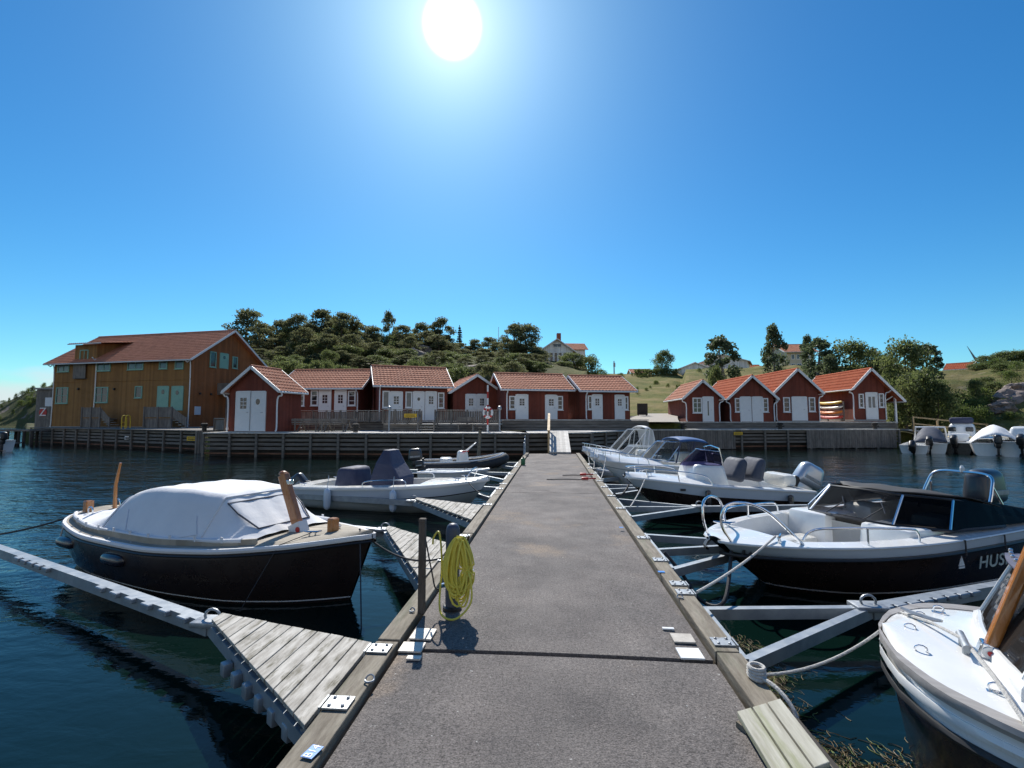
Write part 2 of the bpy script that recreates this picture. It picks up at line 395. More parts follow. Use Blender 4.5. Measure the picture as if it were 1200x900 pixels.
def cr2(pts, x, k):
    i = min(int(x), len(pts) - 2); t = x - i
    p0, p1, p2, p3 = pts[max(i - 1, 0)][k], pts[i][k], pts[i + 1][k], pts[min(i + 2, len(pts) - 1)][k]
    return .5 * (2 * p1 + (p2 - p0) * t + (2 * p0 - 5 * p1 + 4 * p2 - p3) * t * t + (3 * p1 - p0 - 3 * p2 + p3) * t**3)
def sag(a, b, s, n=14):
    a, b = Vector(a), Vector(b)
    return [a.lerp(b, i / n) - Vector((0, 0, s * 4 * (i / n) * (1 - i / n))) for i in range(n + 1)]
# ================================================================ water and land
def water_mat():
    m = bpy.data.materials.new('sea_water'); m.use_nodes = True
    t = m.node_tree; n = t.nodes; L = t.links.new; b = n['Principled BSDF']
    b.inputs['Base Color'].default_value = (.0022, .0100, .0080, 1); b.inputs['Roughness'].default_value = .045
    b.inputs['IOR'].default_value = 1.33; b.inputs['Specular IOR Level'].default_value = .30
    g = n.new('ShaderNodeNewGeometry')
    def nz(sc, st, det, dist=0.0):
        mp = n.new('ShaderNodeMapping'); mp.inputs['Scale'].default_value = st; mp.inputs['Rotation'].default_value = (0, 0, R(24)); L(g.outputs['Position'], mp.inputs[0])
        q = n.new('ShaderNodeTexNoise'); q.inputs['Scale'].default_value = sc; q.inputs['Detail'].default_value = det; q.inputs['Distortion'].default_value = dist
        L(mp.outputs[0], q.inputs[0]); return q.outputs[0]
    patch = nz(.055, (1, 1.6, 1), 2)
    pm = n.new('ShaderNodeMapRange'); pm.inputs[1].default_value = .40; pm.inputs[2].default_value = .62; pm.inputs[3].default_value = .35; L(patch, pm.inputs[0])
    h = mth('ADD', mth('MULTIPLY', nz(.55, (1, 1.7, 1), 3, .4), .17, tree=t), mth('MULTIPLY', nz(2.6, (1, 1.9, 1), 4, .5), .062, tree=t), tree=t)
    h = mth('ADD', h, mth('MULTIPLY', nz(9, (1, 1.4, 1), 2), .012, tree=t), tree=t)
    ln = n.new('ShaderNodeVectorMath'); ln.operation = 'LENGTH'; L(g.outputs['Position'], ln.inputs[0])
    sh = n.new('ShaderNodeMapRange'); sh.interpolation_type = 'SMOOTHSTEP'; sh.inputs[1].default_value = 3; sh.inputs[2].default_value = 24; sh.inputs[3].default_value = .26; sh.inputs[4].default_value = 1.9; L(ln.outputs['Value'], sh.inputs[0])   # sheltered between the boats, breezier outside
    h = mth('MULTIPLY', mth('MULTIPLY', h, pm.outputs[0], tree=t), sh.outputs[0], tree=t)
    bp = n.new('ShaderNodeBump'); bp.inputs['Distance'].default_value = .55; bp.inputs['Strength'].default_value = .8
    L(h, bp.inputs['Height']); L(bp.outputs[0], b.inputs['Normal'])
    return m
M['water'] = water_mat()
mb = MB(); mb.add([(-4000, -200, 0), (4000, -200, 0), (4000, 6000, 0), (-4000, 6000, 0)], [[0, 1, 2, 3]])
tag(mb.build('water', 'water'), kind='structure')

def T(px): d = ray(px, 491); return d.x / d.y
QUAY = [(30, 41.5), (235, 31.0), (243, 27.5), (615, 28.2), (690, 29.5), (762, 36.5), (1052, 40.0), (1130, 41), (1250, 40), (1500, 36)]
QX = [p[0] for p in QUAY]; QYv = [p[1] for p in QUAY]
def quay_y(px): return float(np.interp(px, QX, QYv))
CREST = [(-700, 484, 150), (-300, 480, 150), (-60, 476, 150), (0, 471, 150), (30, 458, 150), (60, 447, 150), (100, 440, 140), (170, 432, 120), (240, 415, 95), (290, 412, 92), (330, 418, 92), (400, 418, 92), (450, 420, 92), (500, 418, 92), (520, 419, 92),
         (560, 422, 92), (600, 427, 95), (640, 429, 105), (690, 437, 112), (760, 440, 112), (800, 438, 112), (870, 437, 112), (950, 436, 105), (1050, 436, 95),
         (1100, 443, 90), (1150, 442, 85), (1180, 438, 82), (1300, 434, 80), (1700, 436, 80)]
CX = [c[0] for c in CREST]
TOE = [(-700, 122), (-60, 122), (20, 122), (60, 120), (90, 72), (230, 56), (300, 47), (420, 44), (600, 42), (680, 41), (735, 38.5), (790, 38.5), (803, 50), (1000, 50), (1050, 47), (1080, 43), (1200, 41.5), (1700, 38)]
def land(px, Y):
    cpy = float(np.interp(px, CX, [c[1] for c in CREST])); Dc = float(np.interp(px, CX, [c[2] for c in CREST]))
    toe = float(np.interp(px, [c[0] for c in TOE], [c[1] for c in TOE]))
    zc = HCAM + (491 - cpy) / F * Dc
    base = 1.15 if px > 30 else .1
    if px > 1060: base = float(np.interp(px, [1060, 1100], [1.15, .5]))
    z0 = (1.86 if Y > 36.6 else 1.15) if 690 < px < 805 else base
    x = T(px) * Y
    n1 = mnoise.fractal(Vector((x * .11, Y * .11, 3.1)), 1.0, 2.0, 4)
    n2 = mnoise.fractal(Vector((x * .5, Y * .5, 7.7)), 1.0, 2.0, 4)
    if Y <= toe:
        q = quay_y(px) + 1.0 if 25 < px else toe - 3
        if px > 1075: q = toe - 2.5
        if Y < q: return -1.6
        z = z0 if Y > q + .2 else -1.6
        if px > 1075 or px <= 25: z = base * min(1, (Y - q) / 3) - .15 + .12 * n2
        return z
    u = min(1.0, (Y - toe) / (Dc - toe)); g = math.sin(u * math.pi / 2) if not 690 < px < 803 else u ** 1.3
    z = z0 + (zc - z0) * g
    meadow = 1.0 if 690 < px < 880 else 0.0
    rough = min(1, (Y - toe) / 6) * (.35 if meadow else 1.0)
    z += (n1 * .55 + n2 * .25) * rough * (1 if u < .97 else .55)
    if Y > Dc: z -= (Y - Dc) * .05
    return z
def zland(px, Y): return land(px, Y)
pxs = np.concatenate([np.linspace(-700, -20, 40), np.linspace(-10, 1240, 300), np.linspace(1260, 1700, 30)])
ys = np.concatenate([np.linspace(27, 60, 80), np.linspace(61, 125, 74), np.linspace(128, 260, 26)])
mb = MB(); mb.grid([[Vector((T(px) * Y, Y, land(px, Y))) for px in pxs] for Y in ys])
def land_mat():
    m = bpy.data.materials.new('rocky_meadow'); m.use_nodes = True
    t = m.node_tree; n = t.nodes; L = t.links.new; b = n['Principled BSDF']; b.inputs['Roughness'].default_value = .95
    b.inputs['Specular IOR Level'].default_value = .15
    g = n.new('ShaderNodeNewGeometry')
    def nz(sc, det=6, st=(1, 1, 1)):
        mp = n.new('ShaderNodeMapping'); mp.inputs['Scale'].default_value = st; L(g.outputs['Position'], mp.inputs[0])
        q = n.new('ShaderNodeTexNoise'); q.inputs['Scale'].default_value = sc; q.inputs['Detail'].default_value = det; q.inputs['Roughness'].default_value = .62; L(mp.outputs[0], q.inputs[0]); return q.outputs[0]
    def rng(v, a, bb):
        x = n.new('ShaderNodeMapRange'); x.interpolation_type = 'SMOOTHSTEP'; x.inputs[1].default_value = a; x.inputs[2].default_value = bb; L(v, x.inputs[0]); return x.outputs[0]
    def mix(f, a, c):
        x = n.new('ShaderNodeMix'); x.data_type = 'RGBA'
        for s_, v in ((x.inputs[0], f), (x.inputs[6], a), (x.inputs[7], c)):
            if isinstance(v, tuple): s_.default_value = (*v, 1)
            else: L(v, s_)
        return x.outputs[2]
    grass = mix(rng(nz(.9), .35, .65), (.160, .142, .032), (.085, .105, .020))
    grass = mix(rng(nz(.16, 4), .42, .66), grass, (.235, .185, .075))
    rock = mix(rng(nz(1.4, 8, (1, 1, 2.5)), .35, .65), (.24, .20, .175), (.115, .095, .082))
    heath = mix(rng(nz(2.2), .35, .65), (.045, .068, .018), (.085, .075, .030))
    at = n.new('ShaderNodeAttribute'); at.attribute_name = 'wild'
    wild = mix(rng(nz(.22, 6), .56, .63), heath, rock)
    L(mix(at.outputs['Fac'], grass, wild), b.inputs['Base Color'])
    bp = n.new('ShaderNodeBump'); bp.inputs['Distance'].default_value = .25; bp.inputs['Strength'].default_value = .8; L(nz(2.6, 9), bp.inputs['Height']); L(bp.outputs[0], b.inputs['Normal'])
    return m
M['land'] = land_mat()
terr = tag(mb.build('terrain', 'land', smooth=True, ang=180), kind='structure')
wa = terr.data.attributes.new('wild', 'FLOAT', 'POINT')
wa.data.foreach_set('value', [float(np.interp(px, [-700, 640, 700, 870, 1000, 1700], [1, 1, 0, 0, .45, .55])) for Y in ys for px in pxs])

def strip(name, pts_a, pts_b, m, kind='structure', dz=.0):
    mb = MB(); mb.grid([[Vector(p) + Vector((0, 0, dz)) for p in pts_a], [Vector(p) + Vector((0, 0, dz)) for p in pts_b]]); return tag(mb.build(name, m), kind=kind)
M['gravel'] = mat('gravel', (.34, .30, .25), (.44, .40, .34), 6, .95, .5, 30)
ra, rb = [], []
for px, Y, w in ((765, 37.0, 1.9), (765, 39, 1.9), (768, 42, 1.8), (773, 46, 1.7), (777, 48, 1.6)):
    x = T(px) * Y; zq = max(1.99, land(px, Y) + .28); ra.append((x - w, Y, zq)); rb.append((x + w, Y, zq))
strip('gravel_path', ra, rb, 'gravel')

# ================================================================ floating dock
DZ = .5                          # asphalt level
dock = thing('floating_dock', 'long floating dock with grey asphalt deck and weathered timber edges', 'dock', (0, 0, 0))
SEAMS = [-4.0, 3.72, 11.6, 15.6, 19.2, 24.6]
for i in range(len(SEAMS) - 1):
    a, b = SEAMS[i] + (.03 if i == 1 else .012 if i else 0), SEAMS[i + 1] - (.03 if i == 0 else .012)
    mb = MB(); n = 14
    dzf = lambda x: -.010 * (abs(x) / 1.13) ** 2
    top = [[Vector((x, y, DZ + dzf(x))) for x in np.linspace(-1.13, 1.13, n)] for y in (a, b)]
    mb.grid(top); mb.grid([[p - Vector((0, 0, .5)) for p in r] for r in top])
    mb.grid([top[0], [p - Vector((0, 0, .5)) for p in top[0]]]); mb.grid([top[1], [p - Vector((0, 0, .5)) for p in top[1]]])
    for k in (0, -1):
        e = [r[k] for r in top]; mb.grid([e, [p - Vector((0, 0, .5)) for p in e]])
    mb.build('deck_slab', 'asphalt', dock)
mb = MB(); mb.box((0, 10.3, .2), (2.2, 28.3, .42)); mb.build('float_body', 'concrete', dock)
for sx in (-1, 1):
    cuts = [-4, 1.2 if sx < 0 else .4, 3.78, 7.3, 11.0, 14.9, 19.2, 24.6]
    for i in range(len(cuts) - 1):
        mb = MB(); y0, y1 = cuts[i] + .012, cuts[i + 1] - .012
        jx = random.uniform(-.006, .006)
        mb.box((sx * (1.245 + jx), (y0 + y1) / 2, DZ - .03 + random.uniform(-.004, .006)), (.17, y1 - y0, .13))
        mb.build('timber_rail', 'timber', dock, bevel=.008)
M['plate'] = mat('checker_plate', (.62, .56, .48), (.78, .73, .66), 30, .6, .4, 60, metal=.2)
M['plate_grey'] = mat('cover_plate', (.42, .38, .33), (.52, .48, .42), 12, .7, .3, 40)
for px, py, w, l, mm in ((496, 744, .17, .19, 'plate'), (483, 759.5, .17, .15, 'plate'), (485, 772, .10, .05, 'plate'), (800, 749, .16, .15, 'plate_grey'), (808.5, 767, .165, .16, 'white'), (783, 737.5, .09, .03, 'white')):
    p = W(px, py, DZ); mb = MB(); mb.box((p.x, p.y, DZ + .006), (w, l, .012), rz=R(random.uniform(-2, 2))); mb.build('hinge_plate', mm, dock)
for sx, Y in ((-1, 2.93), (-1, 3.62), (1, 3.93), (1, 5.0), (1, 5.25), (1, 6.1), (1, 7.2), (1, 9.5), (1, 11), (1, 12.4), (1, 13.6), (1, 15.4), (1, 17), (-1, 5.9), (-1, 7.1), (-1, 9.7), (-1, 11.9), (-1, 12.8), (-1, 15), (-1, 17.4)):
    mb = MB(); x = sx * 1.255
    mb.box((x, Y, DZ + .043), (.15, .13, .01)); mb.box((sx * 1.345, Y, DZ - .03), (.012, .13, .16))
    for q in (-.04, .04):
        for w in (-.04, .04): mb.lathe([(.011, 0), (.011, .01), (.004, .014)], 6, (x + q, Y + w, DZ + .046))
    mb.build('bracket', 'metal', dock)
def ring_on(px, py, r=.028):
    p = W(px, py, DZ + .045); mb = MB()
    mb.tube([(p.x + r * math.cos(a), p.y + r * math.sin(a), DZ + .046 + .02 * max(0, math.sin(a))) for a in np.linspace(0, 2 * math.pi, 15)[:-1]], .006, 6, closed=True)
    mb.build('mooring_ring', 'metal', dock, smooth=True)
ring_on(433, 797); ring_on(483, 716, .02); ring_on(797, 700, .025)
def sticker(px, py, txt, w=.12, h=.085, rz=0):
    p = W(px, py, DZ + .042); o = thing('berth_sticker', '', 'sign')
    mb = MB(); mb.box((0, 0, .002), (w, h, .003)); q = mb.build('plate', 'sign_blue', dock, loc=(p.x, p.y, DZ + .0405), rz=rz)
    bpy.data.objects.remove(o)
    if txt:
        text_mesh('berth_number', txt, h * .95, 'white', q, (0, 0, .0045), extrude=.0008)
    q.name = 'berth_sticker'
sticker(366, 881, 'B14', .095, .065, R(90) - .2); sticker(775, 670, '', .07, .05); sticker(552, 668, '', .05, .04); sticker(728, 618, '', .06, .05)
mb = MB()
for k in range(3): mb.tube(arc([(-1.30, 24.1 - k * .45, DZ + .05), (-1.30, 24.1 - k * .45, DZ + .75 - k * .12), (-1.30, 23.8 - k * .45, DZ + .83 - k * .12), (-1.30, 23.6 - k * .45, DZ + .06)], 5), .018, 6)
mb.tube([(-1.30, 24.1, DZ + .5), (-1.30, 22.8, DZ + .4)], .014, 6)
mb.build('ladder_rail', 'zinc', dock, smooth=True)

# ================================================================ finger pontoons
def boom(mb, a, b, w=.13, h=.15, floats=None, mi=0):
    mb.bar(a, b, w, h, mi)
    if floats:
        a, b = Vector(a), Vector(b); d = (b - a).normalized(); s = Vector((-d.y, d.x, 0)); s = s if s.y < 0 else -s
        for u0, u1, n in floats:
            for k in range(n):
                u = u0 + (u1 - u0) * k / max(1, n - 1); c = a.lerp(b, u) + s * (w / 2 + .015) - Vector((0, 0, .02))
                mb.rbox(c + Vector((0, 0, .055)), (.15, .07, .05), .008, mi, rz=math.atan2(d.y, d.x), seg=1)
FG = 'finger pontoons along the dock'
def finger(label, side, Y0, Y1, apex, tip, deck=0.0, mid=False, z=.33, extra=None, w=.10):
    """side -1/+1; dock-side ends at Y0 (near) and Y1 (far); the arms meet at apex (x, y); then one boom runs on to tip"""
    t = thing('finger_pontoon', label, 'pontoon', (side * 1.40, (Y0 + Y1) / 2, 0), 0, FG)
    o = Vector(t.location); X = side * 1.42
    L = lambda x, y, zz: Vector((x, y, zz)) - o
    A, B, C, D = L(X, Y0, z), L(X, Y1, z), L(apex[0], apex[1], z), L(tip[0], tip[1], z - .03)
    mb = MB(); mb.bar(A, B, w, .13); mb.build('cross_beam', 'zinc', t)
    for q, e in ((A, 1), (B, -1)):
        mb = MB(); mb.bar(q, C, w * .8, .10); mb.build('arm', 'zinc', t)
        mb = MB(); mb.tube([q + Vector((-side * .10, 0, .05)), q + Vector((side * .03, 0, .02))], .03, 8); mb.build('hinge', 'metal', t, smooth=True)
    if mid:
        mb = MB(); mb.bar((A + B) / 2, C, w * .7, .1); mb.build('arm', 'zinc', t)
    mb = MB(); boom(mb, C, D, .11, .12, extra); mb.build('boom', 'zinc', t)
    mb = MB(); mb.rbox(C + Vector((0, 0, .05)), (.3, .2, .05), .01); mb.tube([C + Vector((.07 * math.cos(a), 0, .10 + .06 * math.sin(a))) for a in np.linspace(0, 2 * math.pi, 13)[:-1]], .012, 6, closed=True)
    mb.build('mooring_ring', 'metal', t, smooth=True)
    u = (D - C).normalized(); mb = MB(); mb.tube([D - u * .5 - Vector((0, 0, .28)), D + u * .05 - Vector((0, 0, .28))], .16, 10); mb.build('float', 'rubber', t, smooth=True)
    if deck:
        n = int(round(deck)); mb = MB(); up = Vector((0, 0, .09))
        for k in range(n):
            u0, u1 = k / n, (k + .93) / n
            j = random.uniform(-.004, .004)
            a0, a1, b0, b1 = A.lerp(C, u0 * .96), A.lerp(C, u1 * .96), B.lerp(C, u0 * .96), B.lerp(C, u1 * .96)
            ex = Vector((0, .05, 0))
            vs = [a0 - ex, a1 - ex, b1 + ex, b0 + ex]
            vs = [v + up + Vector((0, 0, j)) for v in vs] + [v + up + Vector((0, 0, .03 + j)) for v in vs]
            mb.add(vs, BOXF)
        mb.build('deck_planks', 'plank', t, bevel=.004)
    return t
def finger_bumpers(t, A, B, n):
    o = Vector(t.location)
    for k in range(n):
        p = Vector(A).lerp(Vector(B), k / (n - 1)) - o
        mb = MB(); mb.rbox(p + Vector((0, 0, .02)), (.085, .07, .10), .012, rz=math.atan2(B[1] - A[1], B[0] - A[0]), seg=2); mb.build('bumper', 'zinc', t, smooth=True)
pt = W(0, 645, .33); ap = W(238, 731, .36)
tn = pt + (pt - Vector((ap.x, ap.y, .33))) * .25
t0 = finger('finger pontoon with bleached tapering plank deck beside the launch under grey canvas', -1, 2.90, 3.86, (ap.x + .1, ap.y - .02), (tn.x, tn.y), deck=12, z=.34, extra=[(.05, .30, 6), (.52, .66, 5), (.90, 1.0, 3)])
finger_bumpers(t0, (-1.62, 3.06, .27), (-2.5, 3.75, .27), 6)
finger('finger pontoon with plank deck behind the blue service bollard', -1, 5.45, 6.95, (-2.75, 8.1), (-6.6, 9.4), deck=14)
finger('finger pontoon with plank deck beside the open boat with navy covers', -1, 8.75, 10.1, (-3.1, 11.0), (-6.9, 12.1), deck=13)
finger('bare galvanised finger pontoon between the open boat bow and the dock', -1, 11.6, 13.3, (-2.9, 13.9), (-6.2, 15.4))
finger('short galvanised finger pontoon at the bow of the grey inflatable', -1, 15.0, 17.0, (-3.0, 17.2), (-5.6, 18.0))
finger('galvanised finger pontoon furthest along the dock on the inflatable side', -1, 18.9, 21.0, (-3.0, 20.8), (-5.6, 21.6))
a1 = W(1018, 717, .33); a2 = W(1140, 690, .33)
finger('heavy triangular finger pontoon between the plank step and the lettered motorboat', 1, 4.0, 5.05, (a1.x, a1.y), (a2.x + 1.2, a2.y + .5), extra=[(.05, .5, 8)])
finger('triangular finger pontoon with a middle brace ahead of the lettered motorboat bow', 1, 6.3, 8.15, (3.2, 7.75), (6.2, 9.9), mid=True)
finger('triangular finger pontoon under the black and white centre console boat', 1, 9.55, 11.7, (3.05, 10.75), (6.9, 11.5), mid=True)
finger('galvanised finger pontoon beyond the black and white centre console boat', 1, 12.3, 14.2, (3.0, 13.9), (6.0, 14.6), mid=True)
finger('galvanised finger pontoon beside the blue canopied boat', 1, 15.3, 17.4, (3.0, 16.9), (5.6, 17.7))
finger('galvanised finger pontoon beside the white cabin boats furthest along the dock', 1, 18.6, 20.6, (2.9, 20.0), (5.2, 20.6))

# ================================================================ timber quay
def lerp2(a, b, u): return (a[0] + (b[0] - a[0]) * u, a[1] + (b[1] - a[1]) * u)
def quay(label, ends, ztop, back, nposts, rows, vertical=(), deckmat='deck_boards', wl=-.2, beam=True):
    """ends: [(px, Y), ...] front edge as a polyline; back: metres of deck behind the edge"""
    pts = [Vector((XY(px, Y).x, Y, 0)) for px, Y in ends]
    t = thing('timber_quay', label, 'quay', (pts[0].x, pts[0].y, 0), 0, 'timber quays along the shore'); o = pts[0]
    total = sum((pts[i + 1] - pts[i]).length for i in range(len(pts) - 1))
    for i in range(len(pts) - 1):
        a, b = pts[i] - o, pts[i + 1] - o; d = (b - a).normalized(); n = Vector((-d.y, d.x, 0)); n = n if n.y > 0 else -n
        L_ = (b - a).length; rot = math.atan2(d.y, d.x)
        mb = MB(); mb.add([a - n * .12, b - n * .12, b + n * back, a + n * back], [[0, 1, 2, 3]]); vs = mb.v
        mb = MB(); mb.add([(0, -.14, ztop - .07), (L_, -.14, ztop - .07), (L_, back, ztop - .07), (0, back, ztop - .07), (0, -.14, ztop), (L_, -.14, ztop), (L_, back, ztop), (0, back, ztop)], BOXF)
        mb.build('deck', deckmat, t, loc=a, rz=rot)
        mb = MB()
        mb.box((L_ / 2, .55, ztop / 2 - .15), (L_, .06, ztop + .05)); mb.build('shade_backing', 'quay_dark', t, loc=a, rz=rot)  # dark sheet stands in for the shade behind the planks
        np_ = max(2, int(round(nposts * L_ / total)))
        zone = lambda x: any(u0 <= x / L_ <= u1 for j, u0, u1 in vertical if j == i)
        for k in range(np_ + 1):
            x = L_ * k / np_
            mb = MB(); mb.rbox((x, -.06, (ztop + wl) / 2 - .02), (.13, .11, ztop - wl - .12), .012, seg=1); mb.build('post', 'quay_wood', t, loc=a, rz=rot)
        h = ztop - .12; mb = MB()
        for k in range(rows):
            z = h - .07 - k * .245
            mb.box((L_ / 2, .04 + random.uniform(-.006, .006), z), (L_ - .02, .04, .15))
        mb.build('fender_planks', 'quay_wood', t, loc=a, rz=rot)
        if beam:
            mb = MB(); mb.box((L_ / 2, .12, .20), (L_, .10, .09)); mb.build('wale_beam', 'red_beam', t, loc=a, rz=rot)
        for j, u0, u1 in vertical:
            if j != i: continue
            mb = MB(); nn = int((u1 - u0) * L_ / .17)
            for k in range(nn):
                mb.box((L_ * u0 + (k + .5) * .17, -.10, ztop / 2 + .0 + random.uniform(-.02, .02)), (.15, .035, ztop - .1))
            mb.build('fender_boards', 'grey_wood', t, loc=a, rz=rot)
    return t
quay('dark timber quay of open rails in front of the ochre house', [(38, 41.0), (236, 31.2)], 1.45, 11, 12, 4, deckmat='quay_wood')
quay('timber quay with pale boardwalk edge in front of the middle red cabins', [(240, 27.6), (430, 27.5), (618, 28.2), (692, 29.5)], 1.42, 5.0, 13, 4)
quay('timber quay with vertical board fenders below the four gabled boathouses', [(693, 29.6), (760, 36.5), (868, 37.6), (1052, 40.0)], 1.45, 4.5, 16, 4, vertical=[(1, .02, .93), (2, .40, .99)])
# cluster of tall fender piles where the quay steps forward
t = thing('fender_piles', 'cluster of upright weathered fender boards at the quay corner below the yellow sign', 'fender', (XY(238, 30.6).x, 30.6, 0))
for k in range(4):
    mb = MB(); mb.box((k * .17 - .2, -.25, .55), (.13, .10, 1.75 - .1 * (k % 2))); mb.build('fender_board', 'grey_wood', t)
# raised terraces behind the boardwalk
def terrace(label, pl, pr, Y0a, Y0b, back, z0, z1, rows=3):
    a = Vector((XY(pl, Y0a).x, Y0a, 0)); b = Vector((XY(pr, Y0b).x, Y0b, 0)); d = (b - a).normalized(); L_ = (b - a).length; rot = math.atan2(d.y, d.x)
    t = thing('wooden_terrace', label, 'terrace', a, rot, 'raised terraces under the cabins')
    mb = MB(); mb.add([(0, -.05, z1 - .06), (L_, -.05, z1 - .06), (L_, back, z1 - .06), (0, back, z1 - .06), (0, -.05, z1), (L_, -.05, z1), (L_, back, z1), (0, back, z1)], BOXF); mb.build('deck', 'deck_boards', t)
    mb = MB()
    for k in range(rows):
        zz = z0 + (z1 - .09 - z0) * (k + .5) / rows; mb.box((L_ / 2, .02, zz), (L_, .05, (z1 - .09 - z0) / rows * .86))
    mb.build('riser_boards', 'quay_wood', t)
    mb = MB(); mb.box((L_ / 2, .3, (z0 + z1) / 2 - .03), (L_, .05, z1 - z0 - .1)); mb.build('shade_backing', 'quay_dark', t)  # dark sheet stands in for the shade behind the risers
    return t
terrace('raised timber terrace carrying the low tiled cabin and long cabin', 352, 588, 32.6, 33.0, 8, 1.43, 2.08)
terrace('raised timber terrace with stepped front under the two cabins by the gangway', 588, 760, 32.8, 34.2, 9, 1.43, 2.16)
terrace('raised timber terrace under the four gabled boathouses', 762, 1052, 38.9, 41.2, 9, 1.45, 1.98)

# gangway
t = thing('gangway', 'wooden gangway with one yellowish handrail rising from the dock to the quay', 'gangway', (.38, 24.6, 0))
mb = MB(); mb.add([(-.52, -.2, DZ + .02), (.52, -.2, DZ + .02), (.52, 4.6, 1.44), (-.52, 4.6, 1.44)] + [(-.52, -.2, DZ + .1), (.52, -.2, DZ + .1), (.52, 4.6, 1.52), (-.52, 4.6, 1.52)], BOXF); mb.build('walkway', 'deck_boards', t)
hz = lambda y: DZ + .1 + (y + .2) / 4.8 * .94
for k in range(4):
    y = .0 + k * 1.45; mb = MB(); mb.bar((-.56, y, hz(y) - .25), (-.56, y, hz(y) + .98), .09, .09); mb.build('handrail_post', 'fresh_wood', t)
for hh, w in ((1.0, .13), (.52, .08)):
    mb = MB(); mb.bar((-.56, -.1, hz(-.1) + hh), (-.56, 4.45, hz(4.45) + hh), w, .06 if hh > .9 else .1); mb.build('handrail', 'fresh_wood', t)
# ================================================================ houses
def slope(mb, A, B, C, D, mi=0, tile=.24, row=.36):
    """clay tiles: A-B eave, D-C ridge"""
    A, B, C, D = map(Vector, (A, B, C, D)); n = (B - A).cross(D - A).normalized(); n = n if n.z > 0 else -n
    nr = max(2, int((D - A).length / row)); nc = max(2, int((B - A).length / tile))
    prof = [0, .012, .04, .03]; rows = []
    for r in range(nr + 1):
        for e in ((0, .035), (1, 0)) if 0 < r < nr else (((0, .035),) if r == 0 else ((1, 0),)):
            # lower end of a row stands proud, upper end dips under the next
            v = r / nr; pa, pb = A.lerp(D, v), B.lerp(C, v); rows.append((v, e[1], pa, pb)) if r == 0 or r == nr else rows.append((v, e[1], pa, pb))
    # order: upper end of row r-1 (height 0), then lower end of row r (height .035)
    seq = []
    for r in range(nr + 1):
        v = r / nr; pa, pb = A.lerp(D, v), B.lerp(C, v)
        if r > 0: seq.append((.0, pa, pb))
        if r < nr: seq.append((.035, pa, pb))
    grid = []
    for h, pa, pb in seq: grid.append([pa.lerp(pb, j / (nc * 4)) + n * (h + prof[j % 4] + .03) for j in range(nc * 4 + 1)])
    mb.grid(grid, mi)
    mb.add([A, B, C, D], [[0, 3, 2, 1]], mi)
def door_part(root, c, w, h, col, style, out, right, frame=True):
    """c: bottom centre on the wall; out: outward unit vector; right: unit vector along the wall"""
    c, out, right = Vector(c), Vector(out), Vector(right); up = Vector((0, 0, 1)); rz = math.atan2(right.y, right.x)
    mb = MB(); mb.box((0, -.030, h / 2), (w, .05, h)); d = mb.build('door', col, root, loc=c, rz=rz)
    if frame:
        mb = MB(); 
        for sx in (-1, 1): mb.box((sx * (w / 2 + .045), -.03, h / 2 + .03), (.09, .07, h + .08))
        mb.box((0, -.03, h + .05), (w, .07, .09)); mb.build('frame', 'white' if col == 'white' else col, d)
    if style == 'panes':
        mb = MB(); mb.box((0, -.058, h * .72), (w * .46, .012, h * .28)); mb.build('pane', 'dark_glass', d)
        mb = MB(); mb.box((0, -.068, h * .72), (.03, .012, h * .28))
        mb.box((0, -.067, h * .76), (w * .46, .012, .03)); mb.box((0, -.067, h * .67), (w * .46, .012, .03)); mb.build('glazing_bars', col, d)
    elif style == 'round':
        mb = MB(); mb.T = Matrix.Translation((0, -.056, h * .76)) @ Euler((R(90), 0, 0)).to_matrix().to_4x4(); mb.lathe([(w * .15, 0), (w * .15, .012)], 16, sy=1.25); mb.build('pane', 'dark_glass', d, smooth=True)
    elif style == 'slit':
        mb = MB(); mb.box((0, -.058, h * .55), (w * .13, .012, h * .6)); mb.build('pane', 'dark_glass', d)
    elif style == 'tall':
        for sx in (-1, 1):
            mb = MB(); mb.box((sx * w * .2, -.058, h * .66), (w * .26, .012, h * .42)); mb.build('pane', 'curtain_glass', d)
    mb = MB(); mb.tube([(w * .38, -.055, h * .48), (w * .38, -.10, h * .48), (w * .26, -.10, h * .48)], .013, 6); mb.build('handle', 'metal', d)
    return d
def window_part(root, c, w, h, col, out, right, bars=(2, 1), glass='dark_glass'):
    c, right = Vector(c), Vector(right); rz = math.atan2(right.y, right.x)
    mb = MB(); f = .085
    for sx in (-1, 1): mb.box((sx * (w / 2 - f / 2), -.035, h / 2), (f, .07, h))
    mb.box((0, -.035, h - f / 2), (w - 2 * f, .07, f)); mb.box((0, -.035, f / 2), (w - 2 * f, .07, f))
    for k in range(1, bars[0]): mb.box((-w / 2 + w * k / bars[0], -.03, h / 2), (.05, .05, h - 2 * f))
    for k in range(1, bars[1]): mb.box((0, -.028, h * k / bars[1]), (w - 2 * f, .04, .035))
    d = mb.build('window', col, root, loc=c, rz=rz)
    mb = MB(); mb.box((0, -.011, h / 2), (w - 2 * f, .012, h - 2 * f)); mb.build('pane', glass, d)
    mb = MB(); mb.box((0, -.06, -.025), (w + .08, .12, .04)); mb.build('sill', col, d)
    return d
